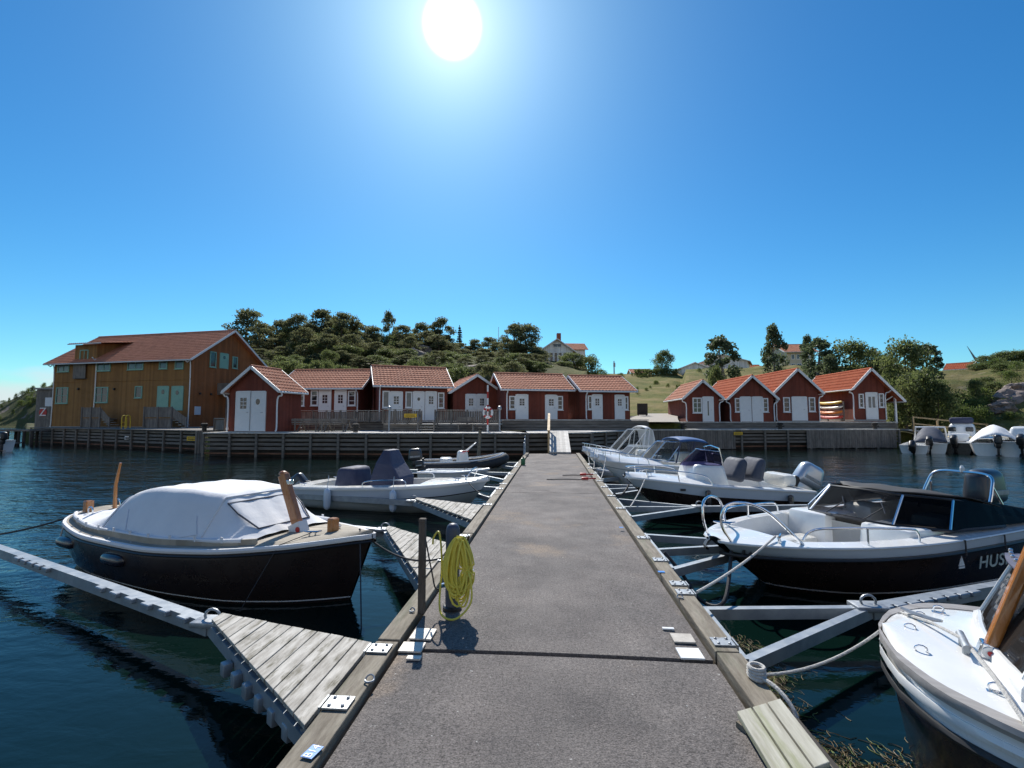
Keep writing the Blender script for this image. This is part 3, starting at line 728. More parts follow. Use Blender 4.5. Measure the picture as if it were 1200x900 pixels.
def house(name, label, cat, L, Rr, base, eave, ridge, depth, axis, walls='falu', roof='tile', ops=(), group=None, over=.35, side=.35, trim='white',
          gutters=True, foot='concrete', porch=0, ridge_at=.5, colors=None):
    """L, Rr: (px, Y) of the facade's lower corners. axis 'x': ridge along the facade; 'y': gable in front. ops: openings by photo pixels"""
    a = Vector((XY(*L).x, L[1], 0)); b = Vector((XY(*Rr).x, Rr[1], 0)); u = (b - a).normalized(); w = (b - a).length; nb = Vector((-u.y, u.x, 0))
    rz = math.atan2(u.y, u.x); mid = (a + b) / 2
    t = thing(name, label, cat, (mid.x, mid.y, base), rz, group)
    he, hr = eave - base, ridge - base; hw = w / 2
    if isinstance(walls, str): walls = [walls]
    mb = MB(); g0 = -.5
    if axis == 'x':
        rm = depth * ridge_at; poly = [(0, g0), (depth, g0), (depth, he if ridge_at == .5 else he), (rm, hr - .05), (0, he)]
        mb.prism(poly, lambda y, z: Vector((-hw, y, z)), lambda y, z: Vector((hw, y, z)))
    else:
        poly = [(-hw, g0), (hw, g0), (hw, he), (0, hr - .05), (-hw, he)]
        mb.prism(poly, lambda x, z: Vector((x, 0, z)), lambda x, z: Vector((x, depth, z)))
    if len(walls) > 1:           # second colour on the end wall and the upper storey
        for i, f in enumerate(mb.f):
            n = (mb.v[f[1]] - mb.v[f[0]]).cross(mb.v[f[2]] - mb.v[f[0]]).normalized()
            if abs(n.x) > .7: mb.m[i] = 1
    mb.build('wall', walls, t)
    mb = MB(); mb.box((0, depth / 2, -.06), (w + .04, depth + .04, .12)); mb.build('foundation', foot, t)
    mr_ = MB(); bb = []
    if axis == 'x':
        k = (hr - he) / rm; e0 = (-over, he - k * over); kb = (hr - he) / (depth - rm); e1 = (depth + over, he - kb * over)
        x0, x1 = -hw - side, hw + side
        slope(mr_, (x0, e0[0], e0[1]), (x1, e0[0], e0[1]), (x1, rm, hr), (x0, rm, hr))
        slope(mr_, (x1, e1[0], e1[1]), (x0, e1[0], e1[1]), (x0, rm, hr), (x1, rm, hr))
        for x in (x0, x1):
            m2 = MB(); m2.bar((x, e0[0], e0[1] + .0), (x, rm, hr + .0), .04, .18); m2.bar((x, e1[0], e1[1]), (x, rm, hr), .04, .18); bb.append(m2)
        gl = [((x0, e0[0] - .04, e0[1] - .02), (x1, e0[0] - .04, e0[1] - .02))]
        downs = [(x_ * (hw - .08), -.06, e0) for x_ in ((-1,) if gutters == 'l' else (1,) if gutters == 'r' else (-1, 1))]
        cap = ((x0, rm, hr + .06), (x1, rm, hr + .06))
    else:
        k = (hr - he) / hw; ex, ez = hw + side, he - k * side; y0, y1 = -over, depth + over * .6
        slope(mr_, (-ex, y1, ez), (-ex, y0, ez), (0, y0, hr), (0, y1, hr))
        slope(mr_, (ex + porch, y0, ez - k * porch), (ex + porch, y1, ez - k * porch), (0, y1, hr), (0, y0, hr))
        for y in (y0, y1):
            m2 = MB(); m2.bar((-ex, y, ez), (0, y, hr), .18, .04, up=(0, 1, 0)) ; m2.bar((ex + porch, y, ez - k * porch), (0, y, hr), .18, .04, up=(0, 1, 0)); bb.append(m2)
        gl = [((-ex - .03, y0, ez - .02), (-ex - .03, y1, ez - .02)), ((ex + porch + .03, y0, ez - k * porch - .02), (ex + porch + .03, y1, ez - k * porch - .02))]
        downs = []
        cap = ((0, y0, hr + .06), (0, y1, hr + .06))
        if gutters:
            for sx in (-1, 1):
                m3 = MB(); m3.tube(arc([(sx * (ex + .02), y0 + .15, ez - .05), (sx * (ex - .02), -.05, ez - .22), (sx * (hw + .02), -.07, ez - .45), (sx * (hw + .02), -.07, .25), (sx * (hw - .02), -.14, .04)], 4), .045, 8)
                m3.build('downpipe', trim, t, smooth=True)
    mr_.build('roof', roof, t, fixn=False)
    for m2 in bb: m2.build('bargeboard', trim, t)
    m2 = MB(); m2.tube(cap, .09, 8); m2.build('ridge_cap', roof, t, smooth=True)
    for p, q in gl:
        m2 = MB(); m2.tube([p, q], .06, 8); m2.build('gutter', trim, t, smooth=True)
    if gutters:
        for x, y, e0 in downs:
            m3 = MB(); m3.tube(arc([(x, e0[0] - .04, e0[1] - .05), (x, e0[0] * .7, e0[1] - .2), (x, -.07, e0[1] - .45), (x, -.07, .25), (x, -.15, .04)], 4), .045, 8); m3.build('downpipe', trim, t, smooth=True)
    # openings: pixel boxes on the facade ('f'), the end wall at L ('l') or at R ('r')
    c, s = math.cos(rz), math.sin(rz)
    for o in ops:
        kind, wall, px0, px1, py0, py1 = o[:6]; opt = o[6] if len(o) > 6 else {}
        if wall == 'f': q0, du, ou = a, u, -nb
        elif wall == 'l': q0, du, ou = a, -nb, -u
        else: q0, du, ou = b, nb, u
        def hit(px, py):
            d = ray(px, py); k = (q0 - Vector((0, 0, HCAM))).dot(ou) / d.dot(ou); p = Vector((0, 0, HCAM)) + d * k
            return (p - q0).dot(du), p.z
        ym = (py0 + py1) / 2; s0, s1 = hit(px0, ym)[0], hit(px1, ym)[0]; xm = (px0 + px1) / 2
        z1, z0 = hit(xm, py0)[1] - base, hit(xm, py1)[1] - base
        if opt.get('floor'): z0 = .02
        sc = (s0 + s1) / 2; ww = abs(s1 - s0)
        gp = q0 + du * sc; lp = gp - mid; loc = Vector((lp.x * c + lp.y * s, -lp.x * s + lp.y * c, z0))
        ld = Vector((du.x * c + du.y * s, -du.x * s + du.y * c, 0)); lo = Vector((ou.x * c + ou.y * s, -ou.x * s + ou.y * c, 0))
        if wall == 'l': ld = -ld if ld.cross(lo).z > 0 else ld
        # rotate so that local -y of the part looks outwards
        rgt = Vector((-lo.y, lo.x, 0))
        if kind == 'door': door_part(t, loc, ww, z1 - z0, opt.get('col', 'white'), opt.get('style', 'panes'), lo, rgt, opt.get('frame', True))
        elif kind == 'window': window_part(t, loc, ww, z1 - z0, opt.get('col', 'white'), lo, rgt, opt.get('bars', (1, 3)), opt.get('glass', 'dark_glass'))
    return t, a, b, u, nb, w
HG = 'red wooden cabins along the quay'
# ochre two-storey house
MI = {'col': 'mint'}
barn, ba, bb_, bu, bn, bw = house('ochre_house', 'two-storey ochre plank house with red tiled roof and mint doors', 'house', (60, 44.0), (222, 41.5), 1.5, ZA(222, 417, 41.5), ZA(250, 389, 46), 8.6, 'x',
    walls=['ochre', 'rust_ochre'], over=.6, side=.5, gutters=True, trim='white', ops=[
    ('window', 'f', 66, 80, 454, 473, {'col': 'mint', 'bars': (2, 2)}), ('window', 'f', 68, 81.5, 427, 436, {'col': 'mint', 'bars': (2, 1), 'glass': 'curtain_glass'}),
    ('window', 'f', 94, 104, 410, 425, {'col': 'mint', 'bars': (2, 1)}),
    ('window', 'f', 114, 130, 425, 435, {'col': 'mint', 'bars': (2, 1), 'glass': 'curtain_glass'}), ('window', 'f', 150, 168.5, 424, 433.5, {'col': 'mint', 'bars': (2, 1), 'glass': 'curtain_glass'}),
    ('window', 'f', 187, 196.5, 423, 432.5, {'col': 'mint', 'bars': (1, 1), 'glass': 'curtain_glass'}), ('window', 'f', 205.5, 215.5, 422.5, 432.5, {'col': 'mint', 'bars': (1, 1), 'glass': 'curtain_glass'}),
    ('window', 'f', 112, 127, 453.5, 472, {'col': 'mint', 'bars': (2, 2)}), ('window', 'f', 158.5, 167, 452.5, 466.5, {'col': 'mint', 'bars': (1, 1)}),
    ('door', 'f', 185.5, 197, 453.5, 478, {'col': 'mint', 'style': 'round'}), ('door', 'f', 202, 214, 453.5, 481, {'col': 'mint', 'style': 'round'}),
    ('window', 'r', 245.5, 253, 412, 430.5, {'col': 'mint', 'bars': (1, 1)}), ('door', 'r', 258, 266.5, 415, 432, {'col': 'mint', 'style': 'round'}), ('window', 'r', 272, 278, 418, 432, {'col': 'mint', 'bars': (1, 1)}),
    ])
def barn_local(p):
    m = barn.rotation_euler.to_matrix().inverted(); return m @ (Vector(p) - Vector(barn.location))
# dormer on the ochre house
dl = bw * (-.5) ; 
def bx_(px, py):                  # local x, z on the facade
    d = ray(px, py); k = (ba - Vector((0, 0, HCAM))).dot(bn) / d.dot(bn); p = Vector((0, 0, HCAM)) + d * k
    q = barn_local(p); return q.x, q.z
x0, ze = bx_(86, 404); x1, _ = bx_(112, 404); _, zt = bx_(96, 400)
mb = MB(); mb.add([(x0 + .3, -.02, 3.2), (x1 + .2, -.02, 3.2), (x1 + .2, 4.6, 3.2), (x0 + .3, 4.6, 3.2), (x0 + .3, -.02, ze - .05), (x1 + .2, -.02, ze - .05), (x1 + .2, 4.6, ze + .75), (x0 + .3, 4.6, ze + .75)], BOXF)
dm = mb.build('dormer', 'ochre', barn)
mb = MB(); slope(mb, (x0 - .05, -.4, ze - .02), (x1 + 1.2, -.4, ze - .02), (x1 + 1.2, 4.7, ze + .80), (x0 - .05, 4.7, ze + .80))
mb.build('dormer_roof', 'tile', dm, fixn=False)
mb = MB(); mb.tube([(x0 - .05, -.45, ze - .03), (x1 + 1.2, -.45, ze - .03)], .05, 8); mb.build('gutter', 'white', dm)
xa, za = bx_(89.5, 425); xb, zb = bx_(102.5, 444)
mb = MB(); mb.box(((xa + xb) / 2, -.22, (za + zb) / 2), (xb - xa, .06, za - zb)); mb.box(((xa + xb) / 2, -.1, zb + .03), (xb - xa, .3, .06)); mb.build('balcony_front', 'grey_wood', barn)
mb = MB(); mb.tube(arc([(x1 + .6, -.66, ze - 1.4), (x1 + .45, -.3, ze - 1.65), (x1 + .35, -.09, ze - 1.9), (x1 + .35, -.09, 1.7), (x1 + .1, -.14, 1.5)], 4), .05, 8); mb.build('downpipe', 'white', barn, smooth=True)
zl = bx_(140, 446)[1]; mb = MB(); mb.box((0, -.03, zl), (bw, .05, .12)); mb.build('storey_band', 'ochre', barn)
# gable balcony
mb = MB(); bx0 = bw / 2
mb.box((bx0 + .6, 4.7, 3.05), (1.2, 3.6, .12)); bal = mb.build('balcony', 'grey_wood', barn)
mb = MB()
mb.box((bx0 + 1.2, 4.7, 3.6), (.05, 3.6, .95)); mb.box((bx0 + .6, 2.9, 3.6), (1.2, .05, .95)); mb.build('balustrade', 'grey_wood', bal)
for y in (2.95, 6.4):
    mb = MB(); mb.box((bx0 + 1.1, y, 1.5), (.12, .12, 3.0)); mb.build('balcony_post', 'grey_wood', bal)
mb = MB(); mb.rbox((bx0 + .05, .75, 1.45), (.1, .62, .75), .02); mb.build('notice_board', 'gel_blue', barn)
for y in (.9, 2.1):
    mb = MB(); mb.rbox((bx0 + .1, y, 3.0), (.18, .12, .2), .03); mb.build('wall_lamp', 'black', barn)
for px, py in ((93, 456), (135, 456)):
    x, z = bx_(px, py); mb = MB(); mb.rbox((x, -.1, z), (.12, .2, .2), .03); mb.build('wall_lamp', 'black', barn)
def porch(label, pl, pr, Y, zf, stair=1):
    a = XY(pl, Y).x; b = XY(pr, Y).x; w = b - a
    t = thing('entrance_porch', label, 'porch', ((a + b) / 2, Y, 1.45), 0, 'entrance porches of the ochre house')
    h = zf - 1.45; wp = w * .66; xl = -w / 2
    mb = MB(); mb.box((xl + wp / 2, .9, h - .04), (wp, 1.8, .08)); mb.box((xl + wp / 2, .06, h / 2 - .04), (wp, .05, h - .1)); mb.build('landing', 'grey_wood', t)
    for x in (xl, xl + wp * .5, xl + wp):
        mb = MB(); mb.box((x, -.04, (h + 1.0) / 2), (.1, .1, h + 1.0)); mb.build('post', 'grey_wood', t)
    mb = MB(); mb.box((xl + wp / 2, 0, h + .5), (wp - .1, .03, .8)); mb.box((xl + wp / 2, 0, h + .94), (wp, .1, .06)); mb.build('balustrade', 'grey_wood', t)
    mb = MB()
    for k in range(4): mb.box((xl + wp + .14 + k * .26, .6, h - .16 - k * h / 4), (.28, 1.0, .06))
    mb.build('steps', 'plank', t)
    mb = MB(); e = xl + w
    mb.add([(xl + wp + .05, 0, h + .1), (e, 0, .12), (e, .03, .12), (xl + wp + .05, .03, h + .1), (xl + wp + .05, 0, h + .9), (e, 0, .85), (e, .03, .85), (xl + wp + .05, .03, h + .9)], BOXF); mb.build('stair_rail', 'grey_wood', t)
    mb = MB(); mb.box((e, 0, .45), (.1, .1, .95)); mb.build('post', 'grey_wood', t)
porch('grey plank porch with steps under the paired mint doors', 169, 218, 39.6, 2.25)
porch('narrower grey plank porch with steps under the mint glazed door', 96, 128, 41.0, 2.25)

D = lambda a, b, c, d, st='panes', **k: ('door', 'f', a, b, c, d, dict(style=st, floor=True, **k))
WN = lambda a, b, c, d, **k: ('window', 'f', a, b, c, d, dict(k))
# small gabled hut at the quay corner
house('red_hut', 'small red gabled hut with white double doors standing close to the quay edge', 'cabin', (268, 28.9), (325, 28.3), 1.45, ZA(260, 455, 28.3), ZA(293, 430, 28.3), 2.1, 'y', over=.3, side=.32, group=HG,
      ops=[D(278, 293.5, 460, 502), D(294.8, 310.5, 460, 502, 'round')])
# low cabin with two window and door pairs
house('red_cabin', 'low red cabin with pale glinting tiles between small hut and long cabin', 'cabin', (330, 35.2), (420, 35.4), 2.08, ZA(380, 452, 35), ZA(380, 434, 37.5), 5.2, 'x', group=HG, over=.4, side=.4, gutters='r',
      ops=[D(375, 387, 458, 484), WN(364.5, 373, 457.5, 475.5, bars=(1, 3)), D(393.5, 405, 458, 484), WN(408, 417, 458, 475.5, bars=(1, 3)), ('window', 'f', 345, 357, 458, 476, {'bars': (1, 3)})])
house('red_cabin', 'long red cabin with three white door and window pairs behind the timber fence', 'cabin', (443, 34.0), (524, 36.0), 2.1, ZA(443, 449, 34), ZA(480, 431, 37.3), 5.0, 'x', group=HG, over=.4, side=.4, gutters='l',
      ops=[WN(448, 456.5, 458, 478, bars=(1, 1), glass='curtain_glass'), D(458, 470.5, 460, 484), WN(475, 483, 459, 478, bars=(1, 1), glass='curtain_glass'), D(485, 496, 460, 484, 'round'), D(499.5, 510.5, 460, 484), WN(513, 520.5, 460, 478.5, bars=(1, 3))])
house('red_hut', 'red gabled hut with pale double doors tucked behind the lifebuoy post', 'cabin', (531, 36.2), (584, 37.6), 2.1, ZA(531, 457, 36.2), ZA(560, 440, 36.8), 5.5, 'y', group=HG, over=.4, side=.35, gutters=False,
      ops=[D(546.5, 557, 463, 484), D(559.5, 569.5, 463, 484)])
house('red_cabin', 'long red cabin straight behind the gangway with two doors and windows', 'cabin', (592.5, 34.4), (666, 35.8), 2.17, ZA(592, 454, 34.4), ZA(630, 438.5, 37), 4.8, 'x', group=HG, over=.35, side=.4, gutters='l',
      ops=[WN(596.5, 604, 464, 480, bars=(1, 3)), D(605.5, 617.5, 463.5, 490.5), D(640, 651.5, 464, 490.5), WN(652.5, 659.5, 464, 480.5, bars=(1, 3))])
house('red_cabin', 'red cabin beside the grassy slope with a tiny gable window', 'cabin', (685.5, 35.3), (738.5, 36.2), 2.17, ZA(685, 456, 35.3), ZA(712, 441, 37.8), 5.0, 'x', group=HG, over=.35, side=.45, gutters='l',
      ops=[WN(688.5, 694, 463.5, 480, bars=(1, 2)), D(695, 704.5, 463.5, 490), D(721.5, 730.5, 464, 490), WN(731.5, 736, 464.5, 480.5, bars=(1, 2)), ('window', 'l', 671.5, 676, 448, 457, {'bars': (1, 1)})])
house('red_boathouse', 'smallest gabled boathouse at the foot of the grassy slope', 'boathouse', (804.5, 40.4), (843, 40.4), 1.98, ZA(800, 463, 40), ZA(825, 446, 40), 6.2, 'y', group=HG, over=.3, side=.3, roof='tile',
      ops=[WN(811.5, 822.5, 466, 484, bars=(2, 3)), D(824.5, 835, 466, 494.5, 'slit')])
house('red_boathouse', 'second gabled boathouse from the grassy slope with doors flanked by windows', 'boathouse', (856, 40.6), (907, 40.8), 1.98, ZA(851, 464, 40.6), ZA(882, 441, 40.6), 6.5, 'y', group=HG, over=.3, side=.3, roof='tile_orange',
      ops=[WN(861, 867.5, 466.5, 483, bars=(1, 3)), D(868.5, 879, 466, 493, 'none'), D(882.5, 892.5, 466, 493, 'none'), WN(893.5, 900, 466.5, 483, bars=(1, 3))])
house('red_boathouse', 'tallest gabled boathouse with one plain white door between two windows', 'boathouse', (910, 41.2), (960, 41.4), 2.05, ZA(911, 457, 41.2), ZA(938, 433, 41.2), 7.0, 'y', group=HG, over=.3, side=.3, roof='tile_orange',
      ops=[WN(917.5, 925.5, 465.5, 483, bars=(1, 3)), D(929, 944.5, 466, 492, 'none'), WN(947.5, 955, 465.5, 482.5, bars=(1, 3))])
bh, *_ = house('red_boathouse', 'gabled boathouse with open side porch and kayak rack on its long wall', 'boathouse', (1000.7, 42.3), (1038, 42.3), 2.15, ZA(1008, 452, 42.3), ZA(1029, 433, 42.3), 7.5, 'y', group=HG, over=.55, side=.3, porch=.9, roof='tile_orange',
      ops=[WN(1006, 1012, 461.5, 478, bars=(1, 3)), D(1015.5, 1027, 461, 487, 'tall'), WN(1029.5, 1035.5, 461, 477.5, bars=(1, 3))])
mb = MB(); mb.box((2.2, .3, .9), (.13, .13, 2.6)); mb.build('porch_post', 'whitewall', bh); mb = MB(); mb.bar((1.4, .3, 1.5), (2.2, .3, 2.0), .08, .08); mb.build('porch_brace', 'whitewall', bh)
# grey shed beside the ochre house, with its round mark
xs = XY(37, 44).x; xe = XY(59, 44).x
t = thing('grey_shed', 'grey board shed with a round painted mark at the end of the ochre house', 'shed', ((xs + xe) / 2, 44.3, 1.3))
mb = MB(); mb.box((0, 1.5, 1.75), (xe - xs, 3, 4.0)); mb.build('wall', 'grey_wood', t)
mb = MB(); mb.box((0, 1.5, 3.85), (xe - xs + .3, 3.4, .16)); mb.build('roof', 'concrete', t)
mb = MB(); mb.box((.42, -.03, 2.55), (.75, .06, .85)); mb.build('window', 'gel_blue', t)
mb = MB(); mb.T = Matrix.Translation((-.12, -.03, 1.55)) @ Euler((R(90), 0, 0)).to_matrix().to_4x4(); mb.lathe([(.40, 0), (.40, .03)], 24); sg = mb.build('painted_disc', 'red', t)
text_mesh('painted_letter', 'Z', 1.15, 'white', sg, (-.12, -.07, 1.55), (R(90), 0, 0), .004)

# far houses on the hill
def gz(px, Y): return land(px, Y)
wh, *_ = house('white_villa', 'white two-storey villa with gable and chimney standing on the wooded hill', 'house', (634, 96), (672, 97), ZA(650, 432, 96), ZA(650, 410, 96), ZA(654, 397, 96), 9, 'y', walls='whitewall', roof='tile', over=.6, side=.7, gutters=False,
   ops=[('window', 'f', 639 + k * 5.2, 643 + k * 5.2, 413, 424, {'bars': (1, 2)}) for k in range(5)] + [('window', 'f', 648, 658, 402.5, 407, {'bars': (2, 1)})])
for y, x in ((3.5, 1.0),):
    mb = MB(); mb.box((x, y, 6.6), (.8, .8, 2.0)); mb.build('chimney', 'skin', wh)
mb = MB(); mb.prism([(2.5, 0), (9, 0), (9, 4.2), (5.75, 5.8), (2.5, 4.2)], lambda y, z: Vector((0, y, z)), lambda y, z: Vector((6.2, y, z))); mb.build('side_wing', 'whitewall', wh)
mb = MB(); slope(mb, (0, 2.1, 4.1), (6.8, 2.1, 4.1), (6.8, 5.75, 5.9), (0, 5.75, 5.9)); mb.build('wing_roof', 'tile', wh, fixn=False)
FH = 'houses on the hill crest'
house('pale_house', 'low pale house with wide gable and dark windows on the meadow crest', 'house', (800, 108), (832, 108), ZA(800, 440, 108), ZA(800, 431, 108), ZA(815, 425, 108), 8, 'y', walls='whitewall', gutters=False, group=FH,
      ops=[('window', 'f', 811, 817, 432, 438, {'bars': (1, 1)}), ('window', 'f', 819, 825, 432, 438, {'bars': (1, 1)})])
house('pale_house', 'larger pale house with brown tiled roof partly behind the leafy birch', 'house', (822, 116), (878, 112), ZA(850, 441, 114), ZA(850, 424, 114), ZA(850, 415.5, 114), 10, 'y', walls='whitewall', gutters=False, group=FH, over=.6, side=.6)
house('cream_house', 'tall cream house with hipped red roof behind the slim poplar', 'house', (925, 100), (956, 100), ZA(940, 440, 100), ZA(940, 411, 100), ZA(940, 403.5, 104), 9, 'x', walls='creamwall', gutters=False, group=FH, over=.8, side=.8,
      ops=[('window', 'f', 927 + k * 6, 931 + k * 6, 415, 421, {'bars': (2, 1)}) for k in range(4)] + [('window', 'f', 927 + k * 7, 932 + k * 7, 426, 432, {'bars': (2, 1)}) for k in range(3)])
house('white_bungalow', 'white bungalow with bright orange roof near the wind turbine', 'house', (1112, 88), (1140, 86), ZA(1120, 441, 88), ZA(1120, 433, 88), ZA(1120, 427, 91), 7, 'x', walls='whitewall', roof='tile_orange', gutters=False, group=FH,
      ops=[('window', 'f', 1120 + k * 6, 1124 + k * 6, 433.8, 436.5, {'bars': (1, 1)}) for k in range(3)])
house('low_house', 'red roofed house almost hidden behind the clipped hedge', 'house', (742, 125), (764, 125), ZA(750, 444, 125), ZA(750, 437, 125), ZA(750, 432.5, 128), 8, 'x', walls='whitewall', gutters=False, group=FH)
house('low_house', 'orange roofed house peeping over the crest behind the birch', 'house', (876, 124), (898, 124), ZA(880, 440, 124), ZA(880, 435, 124), ZA(880, 428, 128), 8, 'x', walls='whitewall', roof='tile_orange', gutters=False, group=FH)

# fence of the middle terrace
def fence(label, pts, z0, z1, n_post, group='timber fences on the quay', slat=.14, m='grey_wood', capm='plank'):
    P3 = [Vector((XY(px, Y).x, Y, 0)) for px, Y in pts]; t = thing('timber_fence', label, 'fence', (P3[0].x, P3[0].y, z0), 0, group); o = P3[0]
    for i in range(len(P3) - 1):
        a, b = P3[i] - o, P3[i + 1] - o; d = (b - a).normalized(); L_ = (b - a).length; rot = math.atan2(d.y, d.x); h = z1 - z0
        for k in range(n_post + 1):
            mb = MB(); mb.box((L_ * k / n_post, -.03, h / 2 + .03), (.1, .1, h + .08)); mb.build('post', m, t, loc=a, rz=rot)
        mb = MB(); ns = int(L_ / slat)
        for k in range(ns): mb.box(((k + .5) * L_ / ns, .04, h / 2), (L_ / ns * .82, .025, h - .06))
        mb.build('slat_panel', m, t, loc=a, rz=rot)
        mb = MB(); mb.box((L_ / 2, .02, h + .04), (L_, .14, .04)); mb.build('cap_rail', capm, t, loc=a, rz=rot)
fence('slatted fence along the terrace behind the picnic tables', [(350, 32.2), (449, 32.2)], 2.0, 2.72, 6)
fence('slatted fence with the yellow sign along the long cabin terrace', [(449, 30.6), (492, 30.6)], 1.9, 2.75, 3)
fence('slatted fence between the terrace steps and lamp post', [(510, 30.8), (585, 31.2)], 1.9, 2.72, 4)
fence('low slanted board screen between ochre house and small hut', [(252, 31.5), (264, 29.6)], 1.45, 2.2, 1)
# terrace front under the fence
a = XY(449, 30.75).x; b = XY(585, 30.9).x
t = thing('planked_terrace', 'planked terrace front with steps below the long cabin fence', 'terrace', ((a + b) / 2, 30.8, 1.43), 0, 'raised terraces under the cabins')
mb = MB(); mb.box((0, 1.2, .44), (b - a, 2.3, .06)); mb.build('deck', 'deck_boards', t)
mb = MB()
for k in range(3): mb.box((0, .03, .09 + k * .14), (b - a, .05, .115))
mb.build('riser_boards', 'quay_wood', t)
t = thing('terrace_steps', 'short wooden steps with sloping handrails leading onto the long cabin terrace', 'steps', (XY(501, 30.3).x, 30.3, 1.43))
mb = MB()
for k in range(3): mb.box((0, -.1 + k * .28, .12 + k * .15), (1.0, .3, .05))
mb.build('treads', 'plank', t)
for sx in (-.52, .5):
    mb = MB(); mb.bar((sx, -.4, .55), (sx, .6, 1.28), .05, .09); mb.build('handrail', 'grey_wood', t)
    for y, h in ((-.35, .6), (.5, 1.25)):
        mb = MB(); mb.box((sx, y, h / 2), (.09, .09, h)); mb.build('post', 'grey_wood', t)
# picnic tables, bench
def picnic(label, px, Y):
    t = thing('picnic_table', label, 'picnic table', (XY(px, Y).x, Y, 1.43), R(3), 'picnic tables on the boardwalk')
    mb = MB()
    for k in range(5): mb.box((0, -.32 + k * .16, .73), (1.7, .145, .04))
    mb.build('tabletop', 'grey_wood', t)
    for s in (-1, 1):
        mb = MB(); mb.box((0, s * .72, .44), (1.7, .13, .04)); mb.box((0, s * .86, .44), (1.7, .13, .04)); mb.build('seat', 'grey_wood', t)
        mb = MB(); mb.box((0, s * .98, .72), (1.7, .04, .14)); mb.box((0, s * .97, .56), (1.7, .04, .1)); mb.build('backrest', 'grey_wood', t)
    for x in (-.65, .65):
        for s in (-1, 1):
            mb = MB(); mb.bar((x, s * .62, 0), (x, -s * .12, .71), .09, .05); mb.bar((x, s * .95, .0), (x, s * .95, .8), .07, .05); mb.build('leg', 'grey_wood', t)
picnic('grey picnic table with backrests beside the small gabled hut', 366, 30.2)
picnic('grey picnic table with backrests halfway along the slatted fence', 397, 30.0)
def bench(px, Y, z, label):
    t = thing('bench', label, 'bench', (XY(px, Y).x, Y, z))
    mb = MB(); mb.box((0, 0, .45), (1.1, .4, .05)); mb.build('seat', 'grey_wood', t); mb = MB(); mb.box((0, .2, .75), (1.1, .05, .3)); mb.build('backrest', 'grey_wood', t)
    for x in (-.45, .45):
        mb = MB(); mb.box((x, .05, .215), (.07, .35, .43)); mb.build('leg', 'grey_wood', t)
bench(546, 30.2, 1.43, 'grey wooden bench against the fence by the lifebuoy post')
# lamps, lifebuoy post, signs, bollards
def lamp(px, Y, z, h, label):
    t = thing('bollard_lamp', label, 'lamp post', (XY(px, Y).x, Y, z), 0, 'low lamp posts on the quay')
    mb = MB(); mb.lathe([(.05, 0), (.05, h - .25)], 10); mb.build('post', 'zinc', t); mb = MB(); mb.lathe([(.07, h - .25), (.12, h - .2), (.13, h - .1), (.09, h), (.02, h + .03)], 12); mb.build('lamp_head', 'metal', t, smooth=True)
lamp(585.5, 30.5, 1.43, 1.55, 'round headed lamp post at the end of the slatted fence')
lamp(456, 30.0, 1.43, 1.55, 'round headed lamp post before the long cabin')
t = thing('lifebuoy_post', 'red and white striped post carrying a lifebuoy by the gabled hut', 'lifebuoy post', (XY(571.5, 29.7).x, 29.7, 1.43))
for k in range(7):
    mb = MB(); mb.box((0, 0, .22 + k * .4), (.09, .09, .4)); mb.build('stripe', 'white' if k % 2 == 0 else 'red', t)
mb = MB(); mb.tube([(.02 + .26 * math.cos(a), -.1, 1.15 + .30 * math.sin(a)) for a in np.linspace(0, 2 * math.pi, 21)[:-1]], .065, 8, closed=True); mb.build('lifebuoy', 'white', t, smooth=True)
for k in range(4):
    a0 = R(45 + 90 * k); mb = MB(); mb.tube([(.02 + .26 * math.cos(a0 + d), -.1, 1.15 + .30 * math.sin(a0 + d)) for d in (-.22, 0, .22)], .068, 8); mb.build('band', 'red', t, smooth=True)
def sign(px, py, Y, w, h, m, label, rz=0):
    p = P(px, py, Y); t = thing('quay_sign', label, 'sign', p, rz, 'small signs on the quay')
    mb = MB(); mb.rbox((0, -.02, 0), (w, .02, h), .006, seg=1); q = mb.build('sign_plate', m, t)
    if m == 'sign_yellow':
        mb = MB()
        for k in range(2): mb.box((0, -.033, h * (.16 - .34 * k)), (w * .78, .004, h * .14))
        mb.build('print_lines', 'black', t)
sign(481, 487, 30.4, .80, .24, 'sign_yellow', 'yellow notice on the slatted fence of the long cabin')
sign(225, 514, 31.2, .70, .28, 'sign_yellow', 'yellow notice on the quay rails below the ochre house')
sign(865, 508, 37.3, .62, .22, 'sign_yellow', 'yellow notice on the quay front below the boathouses')
sign(149, 513, 34.9, .35, .28, 'white', 'white notice on the quay rails below the ochre house')
t = thing('yellow_ladder', 'yellow tubular ladder on the quay below the ochre house', 'ladder', (XY(145, 35.6).x, 35.6, 1.3))
mb = MB()
for x in (-.15, .15): mb.tube(arc([(x, 0, -.1), (x, 0, .95), (x, .12, 1.15), (x, .40, 1.1), (x, .45, .2)], 4), .03, 8)
mb.build('rail', 'sign_yellow', t, smooth=True)
mb = MB()
for k in range(3): mb.tube([(-.15, 0, .05 + k * .3), (.15, 0, .05 + k * .3)], .022, 6)
mb.build('rungs', 'sign_yellow', t, smooth=True)
